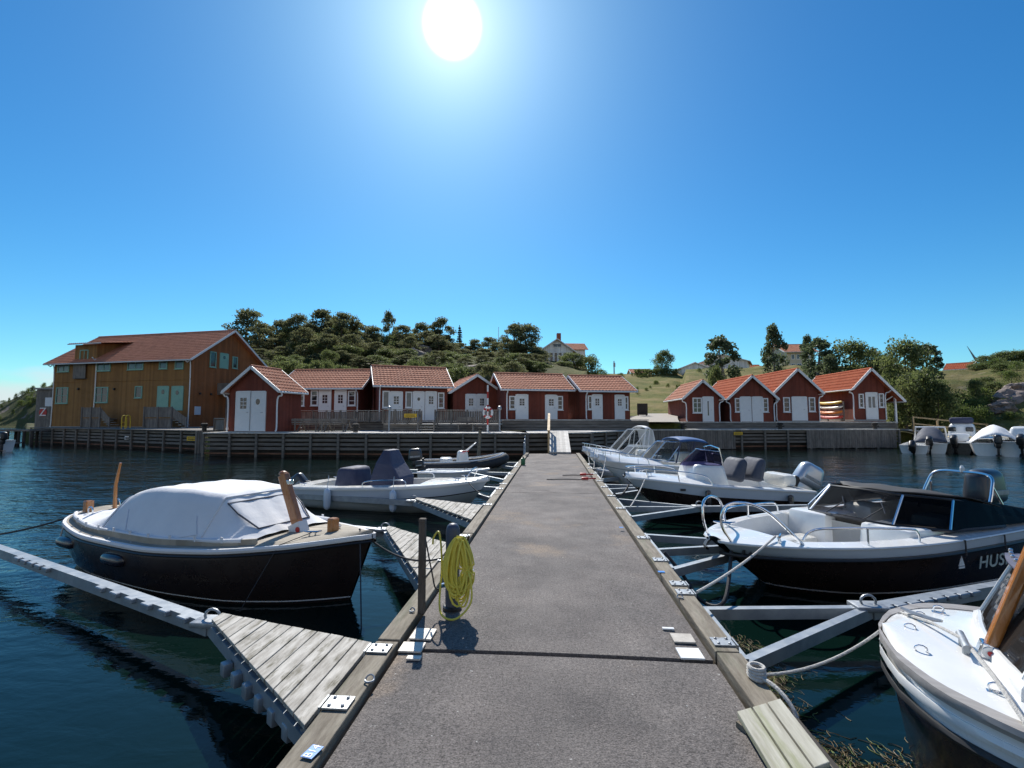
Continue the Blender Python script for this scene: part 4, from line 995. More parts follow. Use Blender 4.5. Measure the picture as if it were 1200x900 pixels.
for i, (px, Y, lab) in enumerate(((240, 30.2, 'squat quay bollard at the corner beside the small hut'), (417, 28.0, 'squat quay bollard on the boardwalk in front of the picnic tables'), (800, 37.2, 'squat quay bollard near the smallest gabled boathouse'), (914, 38.4, 'squat quay bollard before the tallest boathouse'), (1025, 39.8, 'squat quay bollard before the boathouse with the kayak rack'))):
    t = thing('quay_bollard', lab, 'bollard', (XY(px, Y).x, Y, 1.44), 0, 'squat bollards on the quay edge')
    mb = MB(); mb.lathe([(.14, 0), (.13, .3), (.2, .34), (.2, .46), (.12, .5)], 12); mb.build('column', 'quay_dark', t, smooth=True)
    mb = MB(); mb.tube([(-.28, 0, .22), (.28, 0, .22)], .05, 8); mb.build('horn', 'quay_dark', t, smooth=True)
# kayaks on their rack
t = thing('kayak_rack', 'timber rack holding kayaks against the boathouse wall', 'rack', (23.45, 42.7, 2.0))
for y in (.3, 2.7):
    mb = MB(); mb.box((.55, y, .8), (.08, .08, 1.7)); mb.build('upright', 'grey_wood', t)
    for k in range(4):
        mb = MB(); mb.box((.15, y, .18 + k * .40), (.8, .07, .05)); mb.build('arm', 'grey_wood', t)
def kayak(m, loc, label, rz=0):
    t = thing('kayak', label, 'kayak', loc, rz, 'kayaks on the boathouse rack'); Lk = 3.4; rows = []
    for i in range(17):
        s = i / 16; b = .30 * math.sin(math.pi * s) ** .7 + .004; zs = .20 + .10 * abs(2 * s - 1) ** 3; rows.append([Vector((b * math.cos(a), (s - .5) * Lk, .14 + (.14 if math.sin(a) < 0 else .12) * math.sin(a) * (b / .3) ** .4 + .1 * abs(2 * s - 1) ** 3)) for a in np.linspace(0, 2 * math.pi, 13)[:-1]])
    mb = MB(); mb.grid(rows, closeu=True); mb.build('hull', m, t, smooth=True)
    mb = MB(); mb.tube([(.17 * math.cos(a), .45 * math.sin(a), .27) for a in np.linspace(0, 2 * math.pi, 17)[:-1]], .02, 6, closed=True); mb.build('cockpit_rim', 'black', t, smooth=True)
for k, (m, lab) in enumerate((('red', 'red kayak on the lowest arm of the boathouse rack'), ('orange', 'orange kayak on the second arm of the boathouse rack'), ('gel_cream', 'cream kayak on the third arm of the boathouse rack'), ('yellow', 'yellow kayak on the top arm of the boathouse rack'))):
    kayak(m, (23.62, 44.2 + .1 * (k % 2), 2.21 + k * .40), lab, R(2))
t = thing('kayak', 'red kayak lying on the boards in front of the rack', 'kayak'); bpy.data.objects.remove(t)
# path sign board, rock slab, ramp with fresh rail
p = Vector((XY(753, 44).x, 44, 2.05)); t = thing('notice_board', 'dark information board standing beside the gravel path', 'notice board', p)
mb = MB(); mb.box((0, 0, 1.0), (.9, .06, 1.0)); mb.build('board', 'quay_dark', t)
for x in (-.35, .35):
    mb = MB(); mb.box((x, .06, .5), (.08, .06, 1.1)); mb.build('post', 'grey_wood', t)
p = Vector((XY(1079, 41).x, 40.6, 0)); t = thing('boat_ramp', 'wooden ramp with fresh yellowish handrail going down behind the moored boats', 'ramp', p)
mb = MB(); mb.add([(-1.2, 0, 1.3), (6.2, -1.6, .35), (6.2, .2, .35), (-1.2, 1.8, 1.3), (-1.2, 0, 1.42), (6.2, -1.6, .47), (6.2, .2, .47), (-1.2, 1.8, 1.42)], BOXF); mb.build('ramp_deck', 'deck_boards', t)
for hh in (1.0, .5):
    mb = MB(); mb.bar((-.9, -.1, 1.35 + hh), (3.6, -1.05, .78 + hh), .06, .1); mb.build('handrail', 'fresh_wood', t)
for k in range(4):
    u = k / 3; q = Vector((-.9, -.1, 1.35)).lerp(Vector((3.6, -1.05, .78)), u); mb = MB(); mb.box(q + Vector((0, 0, .45)), (.1, .1, 1.2)); mb.build('handrail_post', 'fresh_wood', t)
for x, y in ((-.6, .3), (2, -.2), (4.5, -.8)):
    mb = MB(); mb.box((x, y, .2), (.2, .2, 1.6)); mb.build('pile', 'quay_dark', t)
# old jetty on the far side of the shed
p = Vector((XY(18, 38).x, 38.5, 0)); t = thing('old_jetty', 'small dark jetty on thin piles beside the grey shed', 'jetty', p)
mb = MB(); mb.box((0, 0, 1.25), (3.4, 1.6, .14)); mb.box((.4, -1.3, .25), (2.0, .5, .1)); mb.build('deck', 'quay_wood', t)
for x, y in ((-1.4, -.6), (-.4, -.7), (.5, -.6), (1.1, -.7), (1.6, -.5), (-1.2, .6), (.8, .6)):
    mb = MB(); mb.tube([(x, y, -.5), (x + .05, y, 1.2)], .10, 8); mb.build('pile', 'quay_dark', t, smooth=True)
# slim things against the sky
t = thing('wind_turbine', 'distant wind turbine on the skyline behind the scrub', 'wind turbine', (T(1146) * 420, 420, ZA(1146, 440, 420)))
hh = ZA(1144, 424, 420) - t.location.z; mb = MB(); mb.tube([(0, 0, -8), (0, 0, hh)], [1.0, .6], 10); mb.build('tower', 'white', t, smooth=True)
mb = MB(); mb.rbox((0, 0, hh), (1.6, 4, 1.6), .4); mb.build('nacelle', 'white', t, smooth=True)
for a in (118, 238, -2):
    mb = MB(); d = Vector((math.cos(R(a)), 0, math.sin(R(a)))); c = Vector((0, -2.6, hh)); mb.tube([c, c + d * 3, c + d * 14], [.5, .75, .12], 6); mb.build('blade', 'zinc', t, smooth=True)
t = thing('radio_mast', 'thin lattice mast far off above the meadow', 'mast', (T(720.5) * 200, 200, ZA(720, 440, 200)))
mb = MB(); h = ZA(720, 423, 200) - t.location.z; mb.tube([(0, 0, -4), (0, 0, h)], [.35, .22], 6); mb.box((.1, 0, h - 1.6), (.8, .6, 1.6)); mb.build('mast_tube', 'zinc', t)
t = thing('flag_pole', 'thin white flagpole rising from the trees on the hill', 'flagpole', (T(584) * 95, 95, land(584, 95)))
mb = MB(); h = ZA(584, 384, 95) - t.location.z; mb.tube([(0, 0, -.5), (0, 0, h)], [.09, .05], 6); mb.build('pole', 'white', t); mb = MB(); mb.lathe([(.01, h), (.09, h + .06), (.01, h + .15)], 8); mb.build('knob', 'white', t)
# ================================================================ trees and shrubs
def quads(mb, pts, size, rng, nbias=.35):
    for p, mi in pts:
        n = Vector((rng.gauss(0, 1), rng.gauss(0, 1), rng.gauss(0, 1) + nbias)).normalized(); a = n.orthogonal().normalized(); b = n.cross(a)
        r = rng.uniform(0, 6.28); u = a * math.cos(r) + b * math.sin(r); v = n.cross(u); s = size * rng.uniform(.6, 1.3)
        u, v = u * s * .5, v * s * .32
        mb.add([p - u, p - v * .9 + u * .1, p + u, p + v], [[0, 1, 2, 3]], mi)
def tree_proto(kind, seed, h, wid):
    """crown and trunk meshes of unit-less metres: height h, crown width wid"""
    rng = random.Random(seed); cm, tm = MB(), MB(); clumps = []
    lean = Vector((rng.uniform(-.05, .05) * h, rng.uniform(-.05, .05) * h, 0))
    trunk = lambda u: lean * u + Vector((.03 * h * math.sin(u * 4 + seed), .03 * h * math.cos(u * 3 + seed), h * u))
    tm.tube([trunk(u) for u in (0, .2, .4, .6, .8, .93)], [.035 * h, .026 * h, .021 * h, .015 * h, .008 * h, .003 * h], 7)
    def limb(u, az, ln, rise, r):
        a = trunk(u); d = Vector((math.cos(az), math.sin(az), rise)); pts = [a, a + d * ln * .5 + Vector((0, 0, -.02 * ln)), a + d * ln + Vector((0, 0, .08 * ln))]
        tm.tube(pts, [r, r * .65, r * .25], 5); return pts[2]
    if kind == 'spruce':
        for k in range(15):
            u = .12 + .86 * k / 15; rr = wid * .5 * (1 - u) ** .85 + .05
            for j in range(6):
                az = j * 1.05 + k * .7 + rng.uniform(-.3, .3); e = limb(u, az, rr * rng.uniform(.7, 1.1), -.15, .006 * h * (1.1 - u))
                a = trunk(u)
                quads(cm, [(a.lerp(e, rng.uniform(.15, 1)) + Vector((rng.gauss(0, .04), rng.gauss(0, .04), rng.gauss(-.05, .05))) * h * .12, 0) for _ in range(16)], h * .055, rng)
        for _ in range(40): quads(cm, [(trunk(rng.uniform(.9, 1)), 0)], h * .04, rng)
    else:
        spec = {'pine': (26, .16, .55, .17, 150, .048), 'broad': (30, .10, .50, .18, 150, .052), 'birchleaf': (32, .10, .42, .15, 125, .044), 'bush': (14, .02, .55, .22, 130, .075)}[kind]
        nl, u0, spread_, cr_, nq, ls = spec
        for k in range(nl):
            u = u0 + (1 - u0) * (k + rng.random()) / nl
            v = (u - u0) / (1 - u0)
            env = {'pine': math.sin(math.pi * min(1, .22 + .78 * v)) ** .6, 'broad': math.sin(math.pi * (.14 + .80 * v)) ** .75, 'birchleaf': math.sin(math.pi * (.12 + .82 * v)) ** .9, 'bush': math.cos(v * 1.35)}[kind]
            rr = wid * .5 * env * rng.uniform(.45, 1.0)
            az = k * 2.4 + rng.uniform(-.5, .5); uu = max(.05, u - .10)
            e = limb(uu, az, rr, rng.uniform(.05, .5) if kind != 'pine' else rng.uniform(-.05, .3), .009 * h * (1.1 - u))
            c = e + Vector((0, 0, (u - uu) * h * .6)); c.z = min(c.z, h * .97)
            sz = wid * cr_ * rng.uniform(.75, 1.35); fl = .5 if kind == 'pine' else .8
            pale_share = rng.random()  # share of paler leaves, random for each clump
            pts = []
            for _ in range(nq):
                d = Vector((rng.gauss(0, 1), rng.gauss(0, 1), rng.gauss(0, 1))); d.normalize(); d *= rng.random() ** .45 * sz * (1.25 if rng.random() < .12 else 1)
                d.z *= fl; pts.append((c + d, 1 if rng.random() < (.15 + .5 * pale_share) else 0))
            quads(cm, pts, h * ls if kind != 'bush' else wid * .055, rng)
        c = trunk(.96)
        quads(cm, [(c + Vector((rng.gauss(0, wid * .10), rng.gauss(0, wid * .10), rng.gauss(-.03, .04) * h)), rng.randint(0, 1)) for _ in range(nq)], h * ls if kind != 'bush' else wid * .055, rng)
    return cm, tm
PROTO = {}
TREES = []
def plant(name, label, cat, kind, var, px, top, Y, wpx, group=None, bark='bark', zb=None, tall=None):
    """wpx: crown width in photo pixels; var picks one of the crown shapes of the kind"""
    x = T(px) * Y; z0 = (land(px, Y) if zb is None else zb) - .1; zt = ZA(px, top, Y); h = tall or max(.5, zt - z0, .5 * wpx / F * Y)
    if not tall and h > zt - z0: z0 = zt - h
    w = wpx / F * Y
    key = (kind, var)
    if key not in PROTO:
        bh_, bw_ = {'pine': (8, 6.5), 'broad': (8, 7), 'birchleaf': (9, 5), 'spruce': (9, 4.5), 'bush': (2, 3.2)}[kind]
        cm, tm = tree_proto(kind, var * 13 + 5 + len(kind), bh_, bw_); t = thing(name, label, cat, (x, Y, z0), 0, group)
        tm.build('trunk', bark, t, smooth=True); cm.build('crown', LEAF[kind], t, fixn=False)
        PROTO[key] = (t, bh_, bw_); t.scale = (w / bw_, w / bw_, h / bh_); return t
    t0, bh_, bw_ = PROTO[key]
    t = dup(t0, (x, Y, z0), random.uniform(0, 6.28), label, (w / bw_, w / bw_, h / bh_)); t.name = name; t['category'] = cat
    if group: t['group'] = group
    elif 'group' in t: del t['group']
    return t
HT = 'pines and shrubs on the rocky hill'
plant('pine_tree', 'dark open pine rising behind the roof ridge of the ochre house', 'pine', 'pine', 0, 287, 364, 88, 50, HT)
plant('pine_tree', 'lower dark pine between ochre house gable and the wooded hill', 'pine', 'pine', 1, 301, 380, 84, 36, HT)
GL = 'dense pine standing among others on the rocky hill'
for i, (px, top, Y, w) in enumerate(((325, 376, 90, 34), (344, 369, 86, 40), (352, 384, 76, 36), (373, 363, 88, 44), (390, 372, 90, 34), (398, 368, 84, 40), (418, 378, 86, 36), (410, 392, 74, 38), (435, 383, 90, 34), (380, 392, 72, 34), (455, 366, 92, 22), (470, 381, 88, 30), (492, 379, 92, 30), (514, 373, 90, 32), (502, 388, 84, 30),
                                     (480, 395, 78, 28), (556, 398, 92, 22), (572, 396, 94, 26), (524, 402, 84, 30), (440, 401, 76, 30))):
    plant('pine_tree', GL, 'pine', 'pine', i % 4, px, top, Y, w, HT)
plant('spruce_tree', 'pale pointed spruce standing alone above the gabled hut', 'spruce', 'spruce', 0, 537, 381, 96, 17)
plant('pine_tree', 'tall pine with two dark crowns just before the white villa', 'pine', 'pine', 2, 601, 380, 82, 34, HT)
plant('pine_tree', 'broad dark pine leaning against the white villa wall', 'pine', 'pine', 0, 617, 381, 84, 38, HT)
rg = random.Random(21)
SKY = [(300, 392), (320, 384), (344, 374), (372, 368), (398, 372), (420, 382), (440, 386), (470, 386), (495, 384), (515, 380), (540, 396), (560, 402), (590, 394), (620, 392), (640, 414)]
n_ = 0
for Y, lo_, step, kind_mix in ((88, .12, 14, .85), (82, .30, 12, .75), (74, .48, 11, .5), (65, .64, 12, .3), (54, .80, 14, .15)):
    px = 300 + rg.uniform(0, 8)
    while px < (642 if Y > 60 else 600):
        sky_ = float(np.interp(px, [q[0] for q in SKY], [q[1] for q in SKY])); floor_ = 436
        top = sky_ + (floor_ - sky_) * lo_ + rg.uniform(-5, 5); Yj = Y + rg.uniform(-4, 4); pine = rg.random() < kind_mix
        if not (484 < px < 508 and 68 < Y < 80) and not (418 < px < 438 and Y < 60):
            if pine: plant('pine_tree', GL, 'pine', 'pine', n_ % 4, px, top, Yj, rg.uniform(22, 34), HT)
            else: plant('leafy_shrub', 'bright green leafy bush on the slope among the pines', 'bush', 'broad', n_ % 3, px, top + 4, Yj, rg.uniform(20, 32), 'leafy bushes on the rocky hill')
            n_ += 1
        px += step * rg.uniform(.7, 1.3)
for i, (px, top, Y, w, lab) in enumerate(((648, 426, 88, 14, 'small dark spiky bush below the white villa'), (674, 414, 84, 34, 'round leafy tree between white villa and meadow'), (692, 419, 86, 26, 'leafy tree with ragged crown at the edge of the meadow'), (661, 424, 80, 24, 'low leafy tree in front of the white villa'))):
    plant('leafy_tree', lab, 'tree', 'broad', i % 3, px, top, Y, w)
plant('leafy_tree', 'lone round leafy tree on the meadow crest beside the hedge', 'tree', 'broad', 1, 777, 412, 110, 26)
for i, (px, top, Y, w) in enumerate(((705, 433, 104, 14), (728, 438, 106, 8), (770, 438.5, 90, 8), (758, 443, 80, 6), (815, 449, 70, 6))):
    plant('meadow_bush', 'small round bush dotted on the grassy slope', 'bush', 'bush', i % 2, px, top, Y, w, 'small bushes on the meadow', tall=.6 * w / F * Y)
x = T(768) * 108; hd = None
mb = MB(); rng = random.Random(4)
quads(mb, [(Vector((rng.uniform(-4.2, 4.8), rng.gauss(0, .5), rng.random() ** .8 * 1.45)), rng.randint(0, 1)) for _ in range(2600)], .34, rng)
hd = thing('clipped_hedge', 'long dark clipped hedge in front of the crest houses', 'hedge', (x, 108, land(768, 108) - .1)); mb.build('foliage', LEAF['broad'], hd, fixn=False)
RT = 'trees behind the boathouses'
for i, (px, top, Y, w, k, lab) in enumerate((
    (850, 396, 62, 42, 'birchleaf', 'feathery pale birch in front of the larger pale house'), (838, 432, 56, 22, 'broad', 'low shrubby tree at the birch foot behind the boathouses'),
    (911, 382, 60, 27, 'birchleaf', 'slim upright poplar between birch and cream house'), (962, 397, 66, 36, 'birchleaf', 'silvery loose tree hiding part of the cream house'), (950, 394, 76, 16, 'birchleaf', 'thin wispy tree beside the cream house roof'),
    (996, 404, 64, 46, 'broad', 'rounded dark green tree behind the kayak boathouse'), (1022, 412, 70, 30, 'broad', 'small dark tree behind the roof ridge of the kayak boathouse'), (975, 418, 60, 26, 'birchleaf', 'low silvery tree above the tallest boathouse roof'),
    (1060, 404, 54, 44, 'broad', 'large dark leafy tree with uneven crown near the side porch'), (1086, 405, 56, 34, 'birchleaf', 'large grey green tree with tapered tip beside the porch tree'), (1042, 418, 62, 34, 'broad', 'leafy tree between kayak boathouse and large dark tree'))):
    plant('leafy_tree', lab, 'tree', k, i % 3, px, top, Y, w, RT, 'birch' if k == 'birchleaf' else 'bark')
for i, (px, top, Y, w, lab) in enumerate(((1078, 438, 46, 46, 'big spreading bush beside the boathouse porch'), (1098, 450, 45, 34, 'dark bush above the ramp handrail'), (1063, 452, 45, 34, 'bright bush close to the porch post'), (1052, 462, 46.5, 22, 'low bush between porch and spreading bush'))):
    plant('leafy_bush', lab, 'bush', 'broad', i % 3, px, top, Y, w, 'bushes by the boat ramp')
for i, (px, top, Y, w, k) in enumerate(((1155, 443, 58, 26, 'broad'), (1168, 448, 56, 24, 'broad'), (1148, 455, 54, 28, 'bush'), (1165, 466, 50, 30, 'bush'), (1143, 470, 48, 30, 'bush'), (1186, 484, 46, 22, 'bush'), (1125, 462, 50, 26, 'bush'), (1128, 478, 46, 26, 'bush'), (1150, 480, 45.5, 24, 'bush'), (1110, 470, 47, 24, 'bush'))):
    plant('scrub_bush', 'green scrub bush on the overgrown bank behind the boats', 'bush', k, i % 3 if k == 'broad' else i % 2, px, top, Y, w, 'scrub on the bank')
rg = random.Random(5)
for k in range(46):
    Y = rg.uniform(46, 79); px = rg.uniform(1108, 1255); hb = rg.uniform(.8, 2.2)
    if 1165 < px < 1205 and Y < 56: continue
    if px < 1165 and Y > 55: continue
    if px > 1165 and Y > 62: hb *= .6
    plant('scrub_bush', 'green scrub bush on the overgrown bank behind the boats', 'bush', rg.choice(('bush', 'bush', 'broad')), k % 2, px, 0, Y, rg.uniform(10, 24), 'scrub on the bank', tall=hb)

for k in range(22):
    plant('meadow_bush', 'small round bush dotted on the grassy slope', 'bush', 'bush', k % 2, rg.uniform(690, 880), 0, rg.uniform(62, 108), rg.uniform(2.5, 6), 'small bushes on the meadow', tall=rg.uniform(.4, 1.0))
for k in range(26):
    plant('headland_bush', 'scattered low tree on the bare headland', 'bush', 'bush', k % 2, rg.uniform(-30, 62), 0, rg.uniform(126, 149), rg.uniform(3, 9), 'low trees on the headland', tall=rg.uniform(.7, 2.0))
for i, (px, top, Y, w) in enumerate(((1160, 418, 80, 26), (1174, 414, 82, 28), (1190, 413, 82, 30), (1205, 412, 82, 30), (1222, 410, 82, 34), (1150, 427, 78, 22), (1183, 424, 76, 28), (1210, 425, 76, 30), (1168, 427, 77, 24), (1245, 412, 82, 40), (1275, 414, 82, 44))):
    plant('hill_tree', 'dense rounded tree in the dark belt on the hilltop beyond the bungalow', 'tree', 'broad', i % 3, px, top, Y, w, 'tree belt on the hilltop')
for i, (px, top, Y, w) in enumerate(((1106, 435, 84, 10), (1128, 440, 80, 10))):
    plant('hill_bush', 'dark bush in front of the white bungalow', 'bush', 'bush', i % 2, px, top, Y, w, 'bushes by the bungalow')
for i, (px, top, Y, w) in enumerate(((17, 462, 140, 5), (29, 459, 146, 4), (36, 457, 146, 5), (24, 470, 132, 12), (34, 466, 132, 12), (45, 462, 134, 12))):
    plant('headland_bush', 'scattered low tree on the bare headland', 'bush', 'bush', i % 2, px, top, Y, w, 'low trees on the headland')
for i, (px, py, Y, sx, sy, sz) in enumerate(((495, 416, 80, 2.2, 1.6, 1.6), (487, 418, 76, 1.6, 1.4, 1.2), (430, 462, 46, 1.4, 1.5, 2.0), (432, 476, 45, 1.7, 1.3, 1.3), (1186, 470, 50, 2.0, 1.2, 1.1), (1197, 462, 52, 1.8, 1.2, 1.2), (1174, 479, 48, 1.2, .9, .7), (559, 436, 60, 2.4, 1.2, .9), (757, 485, 44.5, 1.9, .6, .35))):
    bm = bmesh.new(); bmesh.ops.create_icosphere(bm, subdivisions=4, radius=1)
    for v in bm.verts:
        n = mnoise.fractal(v.co * 1.1 + Vector((i * 9, 0, 0)), 1, 2, 4); q = mnoise.cell(v.co * 2.2 + Vector((i * 5, 1, 2))); v.co *= 1 + .32 * n + .10 * q
    mb = MB(); mb.add([Vector((v.co.x * sx, v.co.y * sy, v.co.z * sz)) for v in bm.verts], [[v.index for v in f.verts] for f in bm.faces]); bm.free()
    lab = ['pinkish bare rock outcrop among pines on the hill', 'grey boulder below the pink outcrop on the hill', 'tall grey rock in the gap beside the long cabin', 'mossy rock at ground level beside the long cabin', 'broad cracked rock face on the bank behind the boats', 'upper rock face on the bank behind the boats', 'low boulder at the waterside bank behind the boats', 'flat pale rock slab above the gabled hut', 'low flat stone lying beside the gravel path'][i]
    o = mb.build('rock_outcrop', 'rockm' if 'rockm' in M else M.setdefault('rockm', mat('granite', (.27, .215, .19), (.16, .13, .115), 1.2, .9, .9, 3, bdist=.12, dirt=((.07, .075, .05), .8, .56, .12))), smooth=True, ang=30)
    tag(o, lab, 'rock', 'rocks on the hill'); o.location = P(px, py, Y) if i != 8 else Vector((T(px) * Y, Y, 2.15))
# weed floating by the step
mb = MB(); rng = random.Random(11)
for cx, cy, s_, n in ((1.62, 3.55, .13, 170), (1.95, 3.15, .26, 340), (1.72, 2.8, .22, 260), (2.1, 2.7, .26, 260), (1.62, 4.15, .12, 170), (1.72, 4.55, .12, 150), (1.75, 5.2, .10, 60), (2.3, 3.3, .25, 120)):
    for _ in range(int(n * 2.4)):
        p = Vector((cx + rng.gauss(0, s_), cy + rng.gauss(0, s_ * .8), .003)); a = rng.uniform(0, 6.28); pts = []
        for k in range(6): pts.append(p.copy()); a += rng.gauss(0, .55); p = p + Vector((math.cos(a) * .028, math.sin(a) * .028, rng.uniform(-.002, .0025)))
        mb.tube(pts, rng.uniform(.0012, .0032), 4, mi=rng.choice((0, 0, 0, 1)), cap=False)
M['weed'] = mat('brown_weed', (.11, .075, .028), (.17, .12, .045), 9, .5); M['weed_green'] = mat('green_weed', (.12, .17, .03), rough=.5)
tag(mb.build('floating_weed', ['weed', 'weed_green'], smooth=True), 'tangled brown weed floating on the water beside the plank step', 'seaweed', kind='stuff')
# ================================================================ boats
class Hull:
    """local frame: x from stern (0) to bow (L), y to port, z up from the waterline"""
    def __init__(s, L, keys, rake=.5, rnd=0.0, srake=0.0):
        s.L, s.k, s.rake, s.rnd, s.srake = L, keys, rake, rnd, srake
    def q(s, i, u): return cr([k[0] for k in s.k], [k[i] for k in s.k], u)
    def b(s, u): return max(.012, s.q(1, u))
    def zs(s, u): return s.q(2, u)
    def wid(s, u, z):
        h = s.sec(u, 24); return float(np.interp(z, np.array([q[1] for q in h]) + np.arange(len(h)) * 1e-6, [q[0] for q in h]))
    def x(s, u, z=None):
        zs = s.zs(u)
        if z is None: z = zs
        d = max(0, zs - z)
        return u * s.L - s.rake * d * max(0, (u - .6) / .4) ** 2.2 + s.srake * d * max(0, (.25 - u) / .25) ** 2
    def sec(s, u, n):             # keel -> sheer, half section
        b, zs, c, zc, zk = s.b(u), s.zs(u), max(.006, s.q(3, u)), s.q(4, u), s.q(5, u)
        out = []
        if s.rnd:
            for j in range(n + 1):
                a = j / n * math.pi / 2; y = b * math.sin(a) ** s.rnd; z = zk + (zs - zk) * (1 - math.cos(a)) ** .9
                out.append((y, z))
        else:
            for j in range(3): t = j / 3; out.append((c * t, zk + (zc - zk) * t ** 1.2))
            for j in range(n - 2):
                t = j / (n - 3); out.append((c + (b - c) * t ** .75, zc + (zs - zc) * t))
        return out
    def shell(s, parent, mats, bands, n=14, m=40, name='hull'):
        """bands: (top of the band above the waterline, or below the sheer when negative, material index) from the keel up; the last covers the rest"""
        us = [1 - (1 - i / m) ** 1.25 for i in range(m + 1)]; cnt = [6] + [3] * (len(bands) - 2) + [6] if len(bands) > 1 else [12]
        rows = []
        for u in us:
            h = s.sec(u, 24); zz = np.array([q[1] for q in h]) + np.arange(len(h)) * 1e-6; yy = np.array([q[0] for q in h]); zs, zk = zz[-1], zz[0]
            lv = [zk]
            for lim, _ in bands[:-1]: lv.append(min(zs, max(lv[-1], zs + lim if lim < 0 else lim)))
            lv.append(zs); zl = []
            for a, b, c in zip(lv[:-1], lv[1:], cnt): zl += [a + (b - a) * (k / c) ** (1.6 if a == zk and c == 6 else 1) for k in range(c)]
            zl.append(zs); half = [(float(np.interp(z, zz, yy)), z) for z in zl]
            rows.append([Vector((s.x(u, z), y, z)) for y, z in reversed(half)] + [Vector((s.x(u, z), -y, z)) for y, z in half[1:]])
        mb = MB(); mb.grid(rows); k = len(rows[0]); half_idx = [b[1] for b, c in zip(bands, cnt) for _ in range(c)]; idx = half_idx[::-1] + half_idx
        mb.m = [idx[i % (k - 1)] for i in range(len(mb.f))]
        mb.add(rows[0], [list(range(k))], bands[-1][1])
        return mb.build(name, mats, parent, smooth=True, ang=50)
    def rail(s, parent, m, off=.02, w=.05, h=.06, dz=0, u0=0, u1=1, name='rub_rail', n=50, stern=True):
        mb = MB()
        path = [(u0 + (u1 - u0) * i / n) for i in range(n + 1)]; path = [1 - (1 - u) ** 1.3 for u in path] if u0 == 0 and u1 == 1 else path
        for sy in (1, -1):
            rows = []
            for u in path:
                b, z, x = s.b(u) + off, s.zs(u) + dz, s.x(u) + (.02 if u > .98 else 0)
                rows.append([Vector((x, sy * (b - w), z - h / 2)), Vector((x, sy * b, z - h / 2)), Vector((x, sy * (b + .012), z)), Vector((x, sy * b, z + h / 2)), Vector((x, sy * (b - w), z + h / 2))])
            mb.grid(rows, closeu=True)
        if stern and u0 == 0: mb.box((-.01, 0, s.zs(0) + dz), (.05, 2 * s.b(0), h))
        return mb.build(name, m, parent, smooth=True)
    def deck(s, parent, m, u0, u1, inner=None, camber=.05, dz=.0, name='deck', n=24, inset=0.0, floor=None, fm=None, fname='cockpit'):
        """full deck between u0 and u1, or side strips when inner (width) is given; floor -> cockpit walls and sole"""
        us = [u0 + (u1 - u0) * i / n for i in range(n + 1)] if u1 < 1 else [u0 + (u1 - u0) * (1 - (1 - i / (2 * n)) ** 1.7) for i in range(2 * n + 1)]
        mb = MB()
        if inner is None:
            mb.grid([[Vector((s.x(u), (s.b(u) - inset) * t, s.zs(u) + dz + camber * (1 - t * t))) for t in np.linspace(-1, 1, 9)] for u in us])
        else:
            for sy in (1, -1):
                mb = MB(); mb.grid([[Vector((s.x(u), sy * (s.b(u) - inset), s.zs(u) + dz)), Vector((s.x(u), sy * max(.01, s.b(u) - inner), s.zs(u) + dz + .02))] for u in us]); o = mb.build('side_deck', m, parent, smooth=True)
        if inner is None: o = mb.build(name, m, parent, smooth=True)
        if floor is not None:
            mb = MB(); g = lambda u, z, sy, k=0.0: Vector((min(s.x(u), s.x(u, z) if k else 9), sy * max(.01, min(s.b(u) - inner - k, s.wid(u, z) - .05 if k else 9)), z))
            for sy in (1, -1): mb.grid([[g(u, s.zs(u) + dz + .02, sy), g(u, floor, sy, .06)] for u in us])
            mb.grid([[g(u, floor, 1, .06), g(u, floor, -1, .06)] for u in us])
            for u in (u0, u1): mb.add([g(u, s.zs(u) + dz + .02, 1), g(u, floor, 1, .06), g(u, floor, -1, .06), g(u, s.zs(u) + dz + .02, -1)], [[0, 1, 2, 3]])
            mb.build(fname, fm or m, parent, smooth=True, ang=35)
        return o
BG = 'boats moored along the dock'
def place(name, label, stern, bow, group=BG, cat='boat'):
    a, b = Vector(stern), Vector(bow); d = b - a
    return thing(name, label, cat, (a.x, a.y, 0), math.atan2(d.y, d.x), group), d.length
